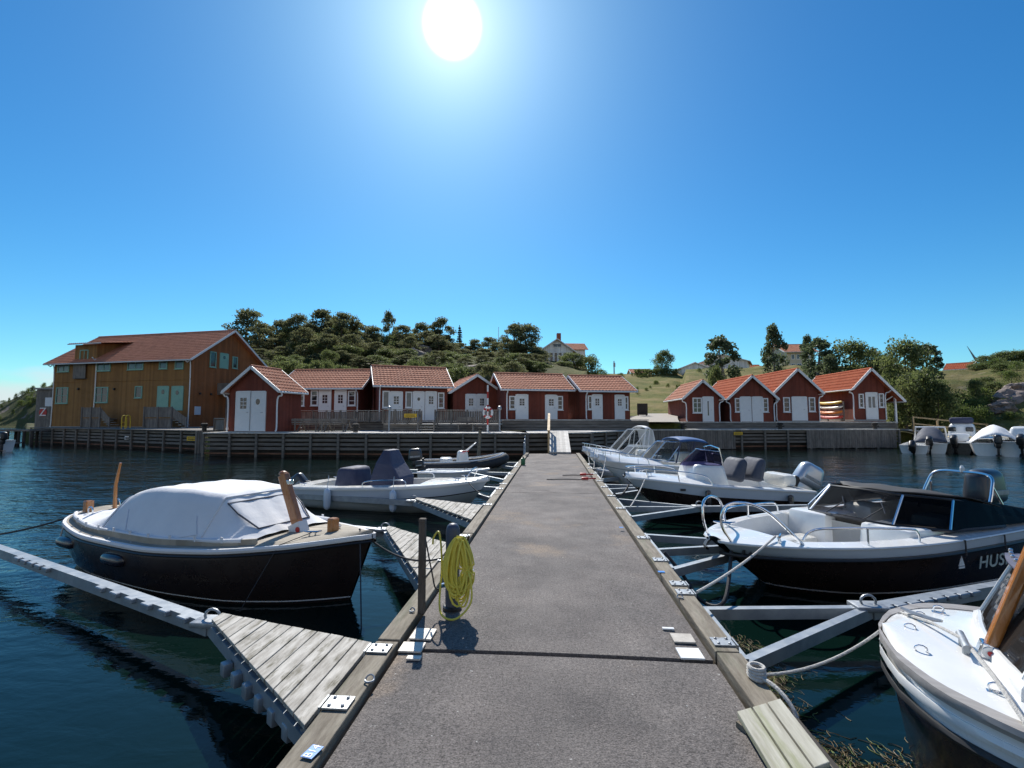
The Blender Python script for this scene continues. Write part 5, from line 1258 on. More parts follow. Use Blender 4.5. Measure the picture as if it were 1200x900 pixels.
def outboard(parent, x, y, z, tilt=0.0, cowl='cowl_grey', sc=1.0, name='outboard_motor', cover=None):
    """hung on the stern at x (leading edge), motor points to -x; tilt raises the leg"""
    T_ = Matrix.Translation((x, y, z)) @ Euler((0, tilt, 0)).to_matrix().to_4x4() @ Matrix.Scale(sc, 4)
    mb = MB(); mb.T = T_; mb.rbox((-.30, 0, .34), (.62, .36, .50), .12, seg=4, top=(.78, .82)); o = mb.build(name, cover or cowl, parent, smooth=True)
    mb = MB(); mb.T = T_; mb.rbox((-.26, 0, -.02), (.40, .22, .28), .06, seg=2); mb.rbox((-.30, 0, -.38), (.24, .10, .55), .03, seg=2); mb.box((-.40, 0, -.55), (.42, .22, .02))
    mb.lathe([(.01, -.02), (.06, .05), (.065, .3), (.05, .42)], 10, (-.52, 0, -.85)) if False else mb.rbox((-.34, 0, -.74), (.46, .12, .12), .05, seg=2); mb.box((-.30, 0, -.90), (.16, .02, .24)); mb.build('leg', 'black' if cowl != 'lens_silver' else 'lens_silver', o, smooth=True)
    mb = MB(); mb.T = T_
    for k in range(3):
        a = k * 2.094; mb.add([Vector((-.58, math.cos(a + e) * r, -.74 + math.sin(a + e) * r)) + Vector((dx, 0, 0)) for e, r, dx in ((-.3, .04, 0), (-.45, .15, .04), (0, .17, -.02), (.35, .10, -.03))], [[0, 1, 2, 3]])
    mb.build('propeller', 'metal', o, solid=.01)
    mb = MB(); mb.T = T_; mb.rbox((-.02, 0, .02), (.14, .26, .30), .02); mb.build('bracket', 'black', o)
    if not cover:
        mb = MB(); mb.T = T_; 
        for sy in (-1, 1): mb.rbox((-.32, sy * .172, .26), (.40, .012, .07), .005, seg=1)
        mb.build('trim_stripe', 'metal', o)
    return o
def cleat(parent, p, rz=0, m='steel', s=1.0):
    mb = MB(); mb.T = Matrix.Translation(Vector(p)) @ Euler((0, 0, rz)).to_matrix().to_4x4()
    mb.tube([(-.11 * s, 0, .055 * s), (-.05 * s, 0, .045 * s), (.05 * s, 0, .045 * s), (.11 * s, 0, .055 * s)], [.008 * s, .014 * s, .014 * s, .008 * s], 6)
    for x in (-.035, .035): mb.tube([(x * s, 0, 0), (x * s, 0, .045 * s)], .011 * s, 6)
    mb.build('cleat', m, parent, smooth=True)
def railtube(parent, pts, r=.014, name='bow_rail', m='steel', n=6, posts=()):
    mb = MB(); mb.tube(arc(pts, n), r, 8)
    for a, b in posts: mb.tube([a, b], r * .9, 8)
    return mb.build(name, m, parent, smooth=True)
def fender(parent, x, y, z, m='gel_blue', h=.5, r=.085):
    mb = MB(); mb.lathe([(.02, 0), (r * .8, .04), (r, .1), (r, h - .1), (r * .8, h - .04), (.02, h)], 12, (x, y, z)); mb.tube([(x, y, z + h), (x, y * .96, z + h + .3)], .008, 6); mb.build('fender', m, parent, smooth=True)
def rope(label, pts, r=.012, m='rope', n=6, group='mooring ropes'):
    o = None; c = Vector(pts[0]); mb = MB(); mb.tube([Vector(p) - c for p in pts], r, 7); o = mb.build('mooring_rope', m, smooth=True); o.location = c
    return tag(o, label, 'rope', group)
def world(o, p): return Matrix.Translation(o.location) @ Euler((0, 0, o.rotation_euler.z)).to_matrix().to_4x4() @ Vector(p)

# ---- wooden launch under a grey canvas
t, L = place('covered_launch', 'black hulled wooden launch under a full pale grey canvas with raked wooden posts', (-7.6, 7.95), (-2.16, 5.92))
H = Hull(L, [(0, .34, .66, .1, .1, -.10), (.04, .60, .645, .3, .1, -.2), (.12, .83, .62, .5, .1, -.3), (.3, 1.02, .58, .7, .1, -.35), (.5, 1.06, .585, .7, .1, -.38), (.7, .93, .635, .6, .1, -.38), (.85, .60, .70, .3, .1, -.35), (.95, .24, .765, .1, .1, -.3), (1.0, .02, .80, .01, .1, -.25)], rake=.42, rnd=.62, srake=.35)
H.shell(t, ['hull_black', 'canvas_trim', 'gel'], [(.035, 0), (.05, 1), (-.11, 0), (0, 0)])
H.rail(t, 'canvas_trim', .015, .06, .055, .0)
H.rail(t, 'black', .012, .03, .03, -.06, name='lower_rub_rail')
H.deck(t, 'teak', .0, 1.0, camber=.04, dz=.03, inset=.03)
rows = []; ctop = [(.055, .70), (.10, .735), (.18, .83), (.25, .97), (.32, 1.15), (.40, 1.24), (.54, 1.265), (.62, 1.245), (.645, 1.22), (.66, 1.16), (.72, .92), (.765, .76)]
ky = [(.055, 1.3), (.2, 1.6), (.28, 2.6), (.34, 4.0), (.62, 4.2), (.67, 3.4), (.765, 2.5)]
FT = lambda u, p: (1 - wq_(u)) * (1 - abs(p) ** KV(u)) + wq_(u) * (lambda q: q - max(0, .10 - abs(q - 1)) ** 2 * 2.2 if q < 1.1 else 1)(min(1.0, (1 - abs(p)) / .40)) 
wq_ = lambda u: min(1, max(0, (u - .26) / .12)) * min(1, max(0, (.76 - u) / .06))
CV = lambda u: cr([c[0] for c in ctop], [c[1] for c in ctop], u); KV = lambda u: cr([c[0] for c in ky], [c[1] for c in ky], u)
for i in range(49):
    u = .055 + .71 * i / 48; e = H.zs(u) + .06; b = H.b(u) - .13; k = KV(u); row = []
    for p in np.linspace(-1, 1, 29):
        hh = (CV(u) - e) * FT(u, p); wr = .012 * math.sin(p * 17 + u * 23) * (1 - abs(p)) + .008 * math.sin(u * 55 + p * 6)
        sagv = -.05 * max(0, 1 - abs(u - .2) / .1) * (1 - abs(abs(p) - .5) * 2)
        row.append(Vector((H.x(u), b * p * (1 - .03 * (CV(u) - .7)), e + hh + wr * .6 + sagv)))
    rows.append(row)
mb = MB(); mb.grid(rows); cv = mb.build('canvas_cover', 'canvas', t, smooth=True, ang=60)
def cov(u, p, d=.012):            # point on the cover
    e = H.zs(u) + .06; b = H.b(u) - .13; hh = (CV(u) - e) * FT(u, p); return Vector((H.x(u), b * p * (1 - .03 * (CV(u) - .7)), e + hh + d))
for uu in (.30, .655):
    mb = MB(); mb.tube([cov(uu, p) for p in np.linspace(-.99, .99, 40)], .012, 6); mb.build('canvas_seam', 'canvas_trim', cv, smooth=True)
for sy in (1, -1):
    mb = MB(); mb.tube([cov(u, sy * .995, .03) for u in np.linspace(.06, .76, 40)], .028, 8); mb.build('canvas_hem', 'canvas_trim', cv, smooth=True)
    mb = MB(); mb.tube([cov(.36, sy * .80), cov(.40, sy * .955), cov(.47, sy * .975), cov(.58, sy * .975), cov(.64, sy * .94), cov(.61, sy * .8)], .008, 6); mb.build('window_seam', 'canvas_trim', cv, smooth=True)
    for k in range(9):
        u = .16 + k * .07; p = cov(u, sy * .985, 0); mb = MB(); mb.box(p + Vector((0, sy * .03, .04)), (.035, .012, .07)); mb.build('strap', 'canvas_trim', cv)
mb = MB()
mb.tube([cov(.70, -.62, .015), cov(.668, -.62, .015), cov(.668, .62, .015), cov(.70, .62, .015), cov(.745, .55, .015), cov(.745, -.55, .015), cov(.70, -.62, .015)], .012, 6); mb.build('front_panel_seam', 'canvas_slate', cv, smooth=True)
mb = MB(); rows = []
for i in range(31):
    u = .05 + .74 * i / 30; rows.append([Vector((H.x(u), sy * (H.b(u) - .13), H.zs(u) + zz)) for sy, zz in ((1, .02), (1, .12))])
for sy in (1, -1):
    mb.grid([[Vector((H.x(u), sy * (H.b(u) - .135), H.zs(u) + zz)) for zz in (.02, .105)] for u in [.05 + .74 * i / 30 for i in range(31)]])
mb.build('coaming', 'teak', t, solid=.03)
ub = .80
mb = MB(); a = Vector((H.x(.795), .0, H.zs(.8))); b_ = a + Vector((-.36, 0, .78)); d = (b_ - a).normalized()
mb.bar(a - d * .1, b_, .13, .09, up=(0, 1, 0)); mb.lathe([(.065, 0), (.055, .03), (.02, .05)], 10, b_, sx=1); pst = mb.build('raked_post', 'varnish', t, bevel=.012)
mb = MB(); mb.rbox(a.lerp(b_, .88) + Vector((.07, 0, 0)), (.10, .08, .06), .01); mb.tube([a.lerp(b_, .9), a.lerp(b_, .9) + Vector((.14, 0, .0))], .02, 8); mb.build('lantern', 'steel', pst)
mb = MB(); mb.box(a + Vector((-.03, 0, .06)), (.20, .14, .22), ry=R(-24)); mb.build('post_bracket', 'canvas_trim', pst)
mb = MB(); mb.T = Matrix.Translation(a + Vector((.02, -.075, .1))) @ Euler((R(90), 0, 0)).to_matrix().to_4x4(); mb.lathe([(.035, 0), (.035, .008)], 12); mb.build('badge', 'red', pst)
mb = MB(); a = Vector((.32, .0, H.zs(.05))); mb.tube([a, a + Vector((-.05, .02, .45)), a + Vector((.02, .04, .82))], [.030, .026, .018], 8); mb.build('flag_staff', 'varnish', t, smooth=True)
for u, p in ((.035, -.55), (.105, .72), (.89, .0)):
    mb = MB(); x, y, z = H.x(u), p * H.b(u), H.zs(u) + .05; mb.rbox((x, y, z + .08), (.11, .11, .20), .012, seg=1); mb.build('bitt', 'varnish', t)
for u, p in ((.02, .3), (.05, .5), (.08, -.55)): 
    x, y, z = H.x(u), p * H.b(u), H.zs(u) + .05
    mb = MB(); mb.tube(arc([(x - .06, y, z), (x - .05, y, z + .11), (x + .05, y, z + .11), (x + .07, y, z)], 4), .012, 6); mb.build('fairlead', 'steel', t, smooth=True)
cleat(t, (H.x(.87), -.22, H.zs(.87) + .06), R(30)); cleat(t, (H.x(.87), .22, H.zs(.87) + .06), R(-30))
for u in (.16, .42):
    x, y, z = H.x(u), -(H.b(u) * .93 + .05), H.zs(u) - .20
    mb = MB(); mb.T = Matrix.Translation((x, y, z)) @ Euler((0, R(90), 0)).to_matrix().to_4x4(); mb.lathe([(.02, -.24), (.07, -.2), (.085, -.12), (.085, .12), (.07, .2), (.02, .24)], 12); fd = mb.build('fender', 'hull_navy', t, smooth=True)
    mb = MB()
    for dx in (-.25, .25): mb.tube([(x + dx, y, z), (x + dx, y + .05, z + .24)], .010, 6)
    mb.build('fender_line', 'rope', fd, smooth=True)
LA, HA = t, H
wl_ = lambda u, p=0, dz=.08: world(LA, (HA.x(u), p * HA.b(u), HA.zs(u) + dz))
rope('dark line from the covered launch stern to the outer boom', sag(wl_(.03, -.5), W(-60, 632, .35), .10), .014, 'rope_dark')
rope('dark bow line of the covered launch running to the dock near the plank deck', sag(wl_(.96, .1), (-1.30, 5.9, .56), .16), .012, 'rope_dark')
rope('second dark bow line of the covered launch hanging down into the water', sag(wl_(.97, -.2), (-2.0, 5.2, -.05), .03), .008, 'rope_dark')
rope('thin line hanging down the dark side of the covered launch', [wl_(.87, -.4, .1), wl_(.85, -1.0, .03), wl_(.84, -1.05, -.1), world(LA, (HA.x(.80), -.86, .02))], .005, 'rope_dark')

# ---- open white boat with navy covers
t, L = place('open_motorboat', 'white open motorboat with navy covers over console and seat and two pale fenders', (-6.35, 12.75), (-1.52, 11.85))
H = Hull(L, [(0, .88, .50, .74, .06, -.12), (.3, .98, .54, .82, .05, -.2), (.6, .92, .60, .74, .06, -.25), (.8, .68, .66, .48, .10, -.2), (.93, .32, .72, .16, .2, -.1), (1, .03, .76, .01, .35, .2)], rake=.75)
H.shell(t, ['gel_grey', 'gel_blue', 'black'], [(-.27, 0), (-.245, 2), (0, 1)])
H.rail(t, 'gel', .02, .07, .07, .0)
H.deck(t, 'gel_cream', .70, 1.0, camber=.06, dz=.03)
H.deck(t, 'gel_cream', .10, .70, inner=.24, dz=.03, floor=.14)
H.deck(t, 'gel_cream', 0, .10, camber=.03, dz=.03, name='aft_deck')
mb = MB(); mb.grid([[Vector((x * 1.0, y, z)) for x, y, z in r] for r in (
    ((1.95, -.42, .35), (2.75, -.42, .35), (2.75, .42, .35), (1.95, .42, .35)), ((1.98, -.42, .75), (2.78, -.42, .75), (2.78, .42, .75), (1.98, .42, .75)),
    ((2.10, -.38, 1.12), (2.55, -.38, 1.08), (2.55, .38, 1.08), (2.10, .38, 1.12)), ((2.24, -.26, 1.43), (2.42, -.26, 1.42), (2.42, .26, 1.42), (2.24, .26, 1.43)))], closeu=True)
mb.add([mb.v[i] for i in (12, 13, 14, 15)], [[0, 1, 2, 3]]); mb.build('console_cover', 'canvas_navy', t, bevel=.05)
mb = MB(); mb.rbox((1.28, 0, .70), (.62, .95, .56), .1, seg=3, top=(.72, .92)); mb.build('seat_cover', 'canvas_navy', t, smooth=True)
outboard(t, -.05, .0, .45, R(-35), 'cowl_grey', .8)
fender(t, 1.25, -(H.b(.25) + .09), .06); fender(t, 2.95, -(H.b(.56) + .09), .08)
for sy in (1, -1):
    y = lambda u: sy * (H.b(u) - .10); z = lambda u: H.zs(u)
    railtube(t, [(H.x(.42), y(.42), z(.42) + .04), (H.x(.44), y(.44), z(.44) + .16), (H.x(.62), y(.62), z(.62) + .17), (H.x(.64), y(.64), z(.64) + .04)], .012, 'side_rail')
    cleat(t, (H.x(.06), sy * .7, H.zs(.05) + .05)); cleat(t, (H.x(.86), sy * .3, H.zs(.86) + .07))
railtube(t, [(H.x(.9), -.3, H.zs(.9) + .04), (H.x(.93), -.2, H.zs(.9) + .3), (H.x(.93), .2, H.zs(.9) + .3), (H.x(.9), .3, H.zs(.9) + .04)], .012)
OB, OH = t, H
for k, (y, q) in enumerate(((-.25, (-1.33, 10.7, .55)), (.25, (-1.33, 12.6, .55)))):
    rope(['near bow line of the open white boat reaching the dock edge', 'far bow line of the open white boat reaching the dock edge'][k], sag(world(OB, (OH.x(.9), y, .80)), q, .10), .010, 'rope_dark')

# ---- inflatable with grey tubes
t, L = place('inflatable_boat', 'grey tubed inflatable with white console screen and upright outboard', (-5.05, 19.4), (-1.95, 20.1))
for sy in (1, -1):
    mb = MB(); mb.tube(arc([(-.15, sy * .78, .34), (1.0, sy * .80, .34), (2.1, sy * .74, .40), (2.8, sy * .48, .52), (3.15, sy * .10, .62), (3.17, 0, .63)], 6), [.10] + [.21] * 24 + [.20] * 6, 12); mb.build('tube', 'rubber', t, smooth=True)
    mb = MB(); mb.tube(arc([(0, sy * .80, .53), (1.0, sy * .82, .54), (2.1, sy * .76, .60), (2.8, sy * .50, .72), (3.15, sy * .10, .81)], 6), .045, 6); mb.build('tube_top', 'gel', t, smooth=True)
Hh = Hull(L, [(0, .6, .25, .5, .0, -.1), (.5, .62, .3, .5, .0, -.2), (.8, .45, .4, .3, .1, -.1), (1, .05, .5, .02, .3, .2)], rake=.4); Hh.shell(t, ['gel'], [(0, 0)]); Hh.deck(t, 'gel', 0, 1, camber=0, dz=-.02)
mb = MB(); mb.rbox((1.5, 0, .62), (.55, .6, .65), .1, seg=3, top=(.7, .9)); cs = mb.build('console', 'gel', t, smooth=True)
mb = MB(); mb.grid([[Vector((1.55 + z * .5, .42 * y * (1 - .6 * z * z), .85 + z * .42)) for y in np.linspace(-1, 1, 7)] for z in np.linspace(0, 1, 5)]); mb.build('screen', 'gel', cs, solid=.012, smooth=True)
mb = MB(); mb.box((1.60, -.36, .93), (.25, .015, .05)); mb.build('stripe', 'red', cs)
mb = MB(); mb.rbox((.85, 0, .5), (.5, .7, .35), .08, seg=2); mb.build('seat', 'gel', t, smooth=True)
outboard(t, -.05, 0, .50, R(-4), 'cowl_grey', .95)
t, L = place('low_dinghy', 'low white dinghy with a small red nosed outboard beyond the open boat', (-4.6, 17.6), (-2.2, 17.3))
H = Hull(L, [(0, .6, .34, .5, .0, -.1), (.5, .62, .36, .5, .0, -.15), (.85, .35, .42, .2, .1, -.05), (1, .04, .46, .02, .2, .1)], rake=.5)
H.shell(t, ['gel'], [(0, 0)]); H.rail(t, 'canvas_trim', .02, .06, .06); H.deck(t, 'gel', .1, .8, inner=.12, floor=.12, dz=.02); H.deck(t, 'gel', .8, 1, camber=.03, dz=.02, name='foredeck'); H.deck(t, 'gel', 0, .1, camber=.0, dz=.02, name='aft_deck')
outboard(t, 0, .1, .42, R(-10), 'black', .55)

# ---- mooring pile, blue bollard with hose, slim post
o = thing('mooring_pile', 'thin weathered mooring pile standing in the water behind the inflatable', 'pile', (XY(562, 22.5).x, 22.5, 0)); mb = MB(); mb.tube([(-.12, 0, -1), (.03, 0, 1.72)], [.10, .075], 9); mb.build('shaft', 'timber', o, smooth=True); mb = MB(); mb.lathe([(.1, 1.7), (.1, 1.78), (.03, 1.83)], 10, (.03, 0, 0)); mb.build('cap', 'quay_dark', o)
M['post_wood'] = mat('dark_post_wood', (.075, .058, .045), (.13, .105, .085), 3, .85, .5, 14, stretch=(5, 5, 1)); pb = W(494, 716, DZ + .03); o = thing('mooring_post', 'square weathered wooden post standing at the dock edge', 'post', pb); mb = MB(); mb.rbox((0, 0, .37), (.058, .058, .78), .006, seg=1); mb.build('shaft', 'post_wood', o); mb = MB(); mb.rbox((0, 0, .775), (.062, .062, .04), .01); mb.build('top', 'post_wood', o)
pb = W(530, 713, DZ); SB = thing('service_bollard', 'dark blue round topped service bollard on the dock', 'bollard', pb)
mb = MB(); mb.lathe([(.068, 0), (.068, .015), (.063, .02), (.063, .68), (.061, .705), (.052, .73), (.035, .748), (.012, .755)], 24); mb.build('column', 'post_blue', SB, smooth=True)
mb = MB(); mb.lathe([(.085, 0), (.085, .02), (.07, .03)], 20); mb.build('foot', 'black', SB)
for x, z in ((-.01, .22), (.0, .30)):
    mb = MB(); mb.tube([(-.05, -.04, z), (-.09, -.07, z)], .022, 8); mb.build('socket', 'sign_blue', SB, smooth=True)
mb = MB(); mb.tube(arc([(.05, -.03, .60), (.13, -.06, .60), (.16, -.07, .66)], 4), .012, 8); mb.build('hose_hook', 'black', SB, smooth=True)
# the hose: one long path of hanging loops
rng = random.Random(3); pts = []
hk = Vector((.075, -.115, .64))
for k in range(34):
    j = k * .5 - 8; yo = hk.y + rng.uniform(-.045, .03); wd_ = .108 + .034 * rng.random() + .002 * abs(j); low = .085 + .012 * abs(j) + rng.uniform(-.03, .11); cx = hk.x + .008 + rng.uniform(-.036, .036); tp = hk.z + rng.uniform(-.005, .035) - .002 * abs(j); tw = rng.uniform(-.03, .03)
    for a in np.linspace(0, 2 * math.pi, 20)[:-1]:
        ca, sa = math.cos(a), math.sin(a); mid_z = (tp + low) / 2; hz_ = (tp - low) / 2
        wq = (wd_ - .085 * ((k * 7) % 10) / 10) * (.30 + .70 * (1 - (sa + 1) / 2) ** .55)
        pts.append(Vector((cx + wq * ca + tw * (1 - sa) * .2, yo - .03 * (1 - sa) * .5 + .012 * ca, mid_z + hz_ * sa)))
pts += arc([pts[-1], (hk.x + .12, hk.y - .09, .33), (hk.x + .13, hk.y - .11, .14), (hk.x + .02, hk.y - .16, .022), (hk.x - .10, hk.y - .13, .02), (hk.x - .155, hk.y - .05, .10), (hk.x - .16, hk.y + .05, .40), (hk.x - .20, hk.y + .12, .66), (hk.x - .26, hk.y + .16, .62), (hk.x - .27, hk.y + .16, .55)], 7)[1:]
mb = MB(); mb.tube(pts, .0088, 7); hs_ = mb.build('garden_hose', 'hose', smooth=True); hs_.location = pb; tag(hs_, 'yellow garden hose hanging in a thick coil on the blue bollard', 'hose')
rope('dark electric cable looping from the square post to the blue bollard', arc([Vector(W(494, 716, DZ)) + Vector((.03, 0, .62)), Vector(W(500, 716, DZ)) + Vector((.05, -.03, .35)), Vector(W(512, 716, DZ)) + Vector((0, -.03, .2)), pb + Vector((-.04, -.06, .24))], 8), .007, 'rope_dark', group='cables on the dock')
t = thing('green_bottle', 'small green plastic canister at the far edge of the dock', 'canister', W(613, 545, DZ)); mb = MB(); mb.rbox((0, 0, .13), (.16, .12, .26), .03); mb.build('body', 'green_plastic', t, smooth=True); mb = MB(); mb.lathe([(.03, .25), (.03, .31)], 10); mb.build('cap', 'black', t)
for k, (px, py, dx) in enumerate(((681, 557, -.55), (683, 562, -1.0))):
    p = W(px, py, DZ + .02); rope(['short red ended cord lying on the far dock', 'longer red ended cord lying across the far dock'][k], arc([p, p + Vector((dx * .4, .06, 0)), p + Vector((dx, -.05, 0))], 6), .012, 'rope_dark', group='cords on the dock')
    t = thing('red_knot', ['small red float at the end of the short cord', 'small red float at the end of the longer cord'][k], 'float', p, 0, 'red floats on the dock'); mb = MB(); mb.rbox((.06, 0, .03), (.2, .09, .08), .03); mb.build('body', 'red', t, smooth=True); mb = MB(); mb.tube([(.16, 0, .03), (.36, .05, .03)], .02, 6); mb.build('tail', 'red', t)
# plank step beside the dock
c0, c1, c2, c3 = W(863, 833, .56), W(915, 818, .56), W(982, 893, .56), W(905, 903, .56)
t = thing('plank_step', 'mossy three plank step on brackets at the dock edge', 'step', (1.36, 2.75, 0)); o = Vector(t.location)
yA, yB, xA, xB = 3.02, 2.05, 1.36, 1.36
u = (Vector((c3.x, c3.y, 0)) - Vector((c0.x, c0.y, 0))); v_ = Vector((c1.x, c1.y, 0)) - Vector((c0.x, c0.y, 0)); u = u * 1.15
for k in range(3):
    mb = MB(); a = c0 + v_ * (k / 3 + .01) - o; b = c0 + v_ * ((k + .93) / 3) - o; e = u * random.uniform(.0, .015)
    vs = [a + e, b + e, b + u * 1.0, a + u * 1.0]; vs = [Vector((q.x, q.y, .525)) for q in vs] + [Vector((q.x, q.y, .56 + .002 * k)) for q in vs]
    mb.add(vs, BOXF); mb.build('plank', 'mossy_plank', t, bevel=.004)
for f in (.12, .85):
    mb = MB(); a = c0 + u * f - o; mb.box((a.x + v_.x * .45, a.y + v_.y * .45, .495), (v_.length * .9, .07, .055), rz=math.atan2(v_.y, v_.x)); mb.build('bearer', 'timber', t)
mb = MB(); q = c0 + u * .1 - o
mb.box((.02, .0, .33), (.05, .9, .30)); mb.build('hanger_board', 'quay_dark', t)
# ---- black and white bowrider with lettering
t, L = place('lettered_motorboat', 'black hulled bow rider with white deck, smoked windscreen and black canopy', (6.78, 8.72), (2.04, 6.56))
H = Hull(L, [(0, 1.02, .74, .85, .0, -.25), (.25, 1.12, .71, .92, .0, -.32), (.5, 1.14, .69, .90, .02, -.36), (.7, 1.02, .68, .72, .06, -.36), (.85, .76, .68, .42, .12, -.28), (.94, .48, .68, .20, .2, -.15), (.98, .30, .68, .10, .28, .0), (1, .12, .68, .04, .36, .12)], rake=1.25)
H.shell(t, ['hull_black', 'canvas_trim', 'gel_blue'], [(.055, 0), (.078, 1), (-.14, 0), (0, 2)], n=22)
hull_f = t.children[0]
H.rail(t, 'black', .018, .05, .035, -.135, name='rub_rail')
H.rail(t, 'gel', .0, .05, .03, .0, name='gunwale_edge')
H.deck(t, 'gel', .86, 1.0, camber=.03, dz=.012)
H.deck(t, 'gel', .545, .86, inner=.22, dz=.012, floor=.22, fname='bow_cockpit')
H.deck(t, 'gel', .06, .545, inner=.20, dz=.012, floor=.16, fname='cockpit')
H.deck(t, 'gel', 0, .06, camber=.0, dz=.012, name='aft_deck')
# consoles between bow and cockpit
xw = H.x(.545)
for sy in (1, -1):
    mb = MB(); mb.rbox((xw - .22, sy * .57, .53), (.80, .66, .54), .05, seg=2, top=(.86, .97)); mb.build('console', 'gel', t, smooth=True)
    mb = MB(); mb.rbox((xw + .58, sy * .46, .42), (.75, .32, .12), .05); mb.build('bow_cushion', 'gel_cream', t, smooth=True)
    mb = MB(); mb.rbox((xw - 1.1, sy * .5, .62), (.5, .5, .5), .1); mb.build('seat', 'gel_cream', t, smooth=True)
mb = MB(); mb.box((xw - .05, 0, .5), (.05, .42, .62)); mb.build('walkthrough_shade', 'quay_dark', t)  # dark panel painted as the shade of the open walkthrough
# windscreen: front panes wrap around to the sides
zb, zt_ = .78, 1.17
fb = [(-1.55, -1.02, zb - .01), (-.45, -1.00, zb), (.0, -.60, zb + .02), (.10, 0, zb + .03), (.0, .60, zb + .02), (-.45, 1.00, zb), (-1.55, 1.02, zb - .01)]
ft = [(-1.55, -.90, 1.03), (-.80, -.86, zt_ - .04), (-.36, -.52, zt_), (-.26, 0, zt_ + .02), (-.36, .52, zt_), (-.80, .86, zt_ - .04), (-1.55, .90, 1.03)]
Q = lambda p: Vector((xw + p[0], p[1], p[2]))
for i in range(6):
    mb = MB(); mb.add([Q(fb[i]), Q(fb[i + 1]), Q(ft[i + 1]), Q(ft[i])], [[0, 1, 2, 3]]); ws = mb.build('windscreen_pane', G_TINT if i in (2, 3) else G_DARK, t)
mb = MB(); mb.tube([Q(p) for p in ft], .018, 6); mb.tube([Q(p) for p in fb], .022, 6)
mb.build('windscreen_frame', 'black', t, smooth=True)
for i in (1, 2, 4, 5):
    mb = MB(); mb.tube([Q(fb[i]), Q(ft[i])], .016, 6); mb.build('windscreen_strut', 'steel', t, smooth=True)
for y in (-.25, .3):
    mb = MB(); mb.tube([(xw + .10, y, zb + .06), (xw - .06, y + .15, zb + .22)], .008, 6); mb.tube([(xw - .14, y + .08, zb + .28), (xw + .0, y + .22, zb + .16)], .010, 6); mb.build('wiper', 'black', t, smooth=True)
# canopy: from the top of the screen to the stern
rows = []
for i in range(15):
    s_ = i / 14; x = xw - .30 - s_ * 2.15; zc = 1.20 + .04 * math.sin(s_ * math.pi) - .30 * max(0, s_ - .30) - .10 * s_; hb = .56 + .36 * min(1, s_ * 3.2); drop = .03 + .06 * s_
    rows.append([Vector((x - .38 * abs(p) ** 2 * (1 - min(1, s_ * 2.2)), hb * p, zc - drop * p * p + .008 * math.sin(p * 9 + s_ * 11))) for p in np.linspace(-1, 1, 13)])
mb = MB(); mb.grid(rows); cn_ = mb.build('canopy', 'canvas_black', t, smooth=True, solid=.012)
for sy in (1, -1):
    mb = MB(); mb.grid([[Vector((xw - .82 - s_ * 1.62, sy * (.87 + .05 * s_), 1.14 - .30 * max(0, s_ * .78 - .20) - .06 * s_)), Vector((xw - .48 - s_ * 2.0, sy * (1.02), .785))] for s_ in np.linspace(0, 1, 8)]); mb.build('side_curtain', G_DARK, t)
    mb = MB(); mb.grid([[Vector((xw - 2.30 - s_ * .55, sy * (.97 - .05 * s_), .90 - .12 * s_ + .02 * math.sin(s_ * 9))), Vector((xw - 2.30 - s_ * .55, sy * 1.05, .74))] for s_ in np.linspace(0, 1, 8)]); mb.build('curtain_roll', 'canvas_black', t, solid=.03, smooth=True)
mb = MB(); mb.grid([[Vector((xw - 2.42 - .35 * k, y, 0.92 - .18 * k)) for y in np.linspace(-.95, .95, 7)] for k in (0, .5, 1)]); mb.build('aft_canopy', 'canvas_black', t, solid=.012)
outboard(t, -.02, 0, .72, 0, 'cowl_grey', 1.12)
# arch over the motor
railtube(t, [(.55, -.46, .74), (.35, -.44, 1.10), (.22, -.36, 1.32), (.20, 0, 1.35), (.22, .36, 1.32), (.35, .44, 1.10), (.55, .46, .74)], .022, 'ski_arch')
railtube(t, [(.10, -.50, .74), (.28, -.42, 1.16)], .018, 'arch_stay'); railtube(t, [(.10, .50, .74), (.28, .42, 1.16)], .018, 'arch_stay')
mb = MB(); mb.lathe([(.03, 1.35), (.035, 1.41), (.015, 1.45)], 8, (.20, 0, 0)); mb.build('stern_light', 'gel', t)
# bow rails: twin hoops at the stem and long side rails
for sy in (1, -1):
    railtube(t, [(H.x(.985), sy * .20, H.zs(1) + .0), (H.x(.995) + .06, sy * .16, .90), (H.x(.99) + .05, sy * .19, 1.12), (H.x(.96), sy * .28, 1.17), (H.x(.91), sy * .40, 1.06), (H.x(.855), sy * .62, .70)], .017, 'bow_hoop')
    y = lambda u: sy * (H.b(u) - .09)
    railtube(t, [(H.x(.86), y(.86), .76), (H.x(.845), y(.845), .86), (H.x(.80), y(.80), .90), (H.x(.62), y(.62), .87), (H.x(.585), y(.585), .82), (H.x(.58), y(.58), .69)], .014, 'side_rail', posts=(((H.x(.72), y(.72), .69), (H.x(.72), y(.72), .885)),))
    cleat(t, (H.x(.89), sy * .45, .705), R(35) * sy, s=1.3)
for k in range(2):
    mb = MB(); mb.box((H.x(.965) + .02, -.30 - .10 * k, .58 - .0), (.07, .02, .05), rz=R(-30)); mb.build('deck_vent', 'black', t)
for u in (.30, .46):
    mb = MB(); pts = [Vector((H.x(u), -(H.b(u) - .1), .70)), Vector((H.x(u), -(H.b(u) + .02), .70)), Vector((H.x(u), -(H.b(u) + .025), .52))]; mb.tube(pts, .010, 6); mb.build('tie_line', 'rope_dark', t)
mb = MB(); mb.T = Matrix.Translation((H.x(.475), -(H.b(.475) + .0), .40))
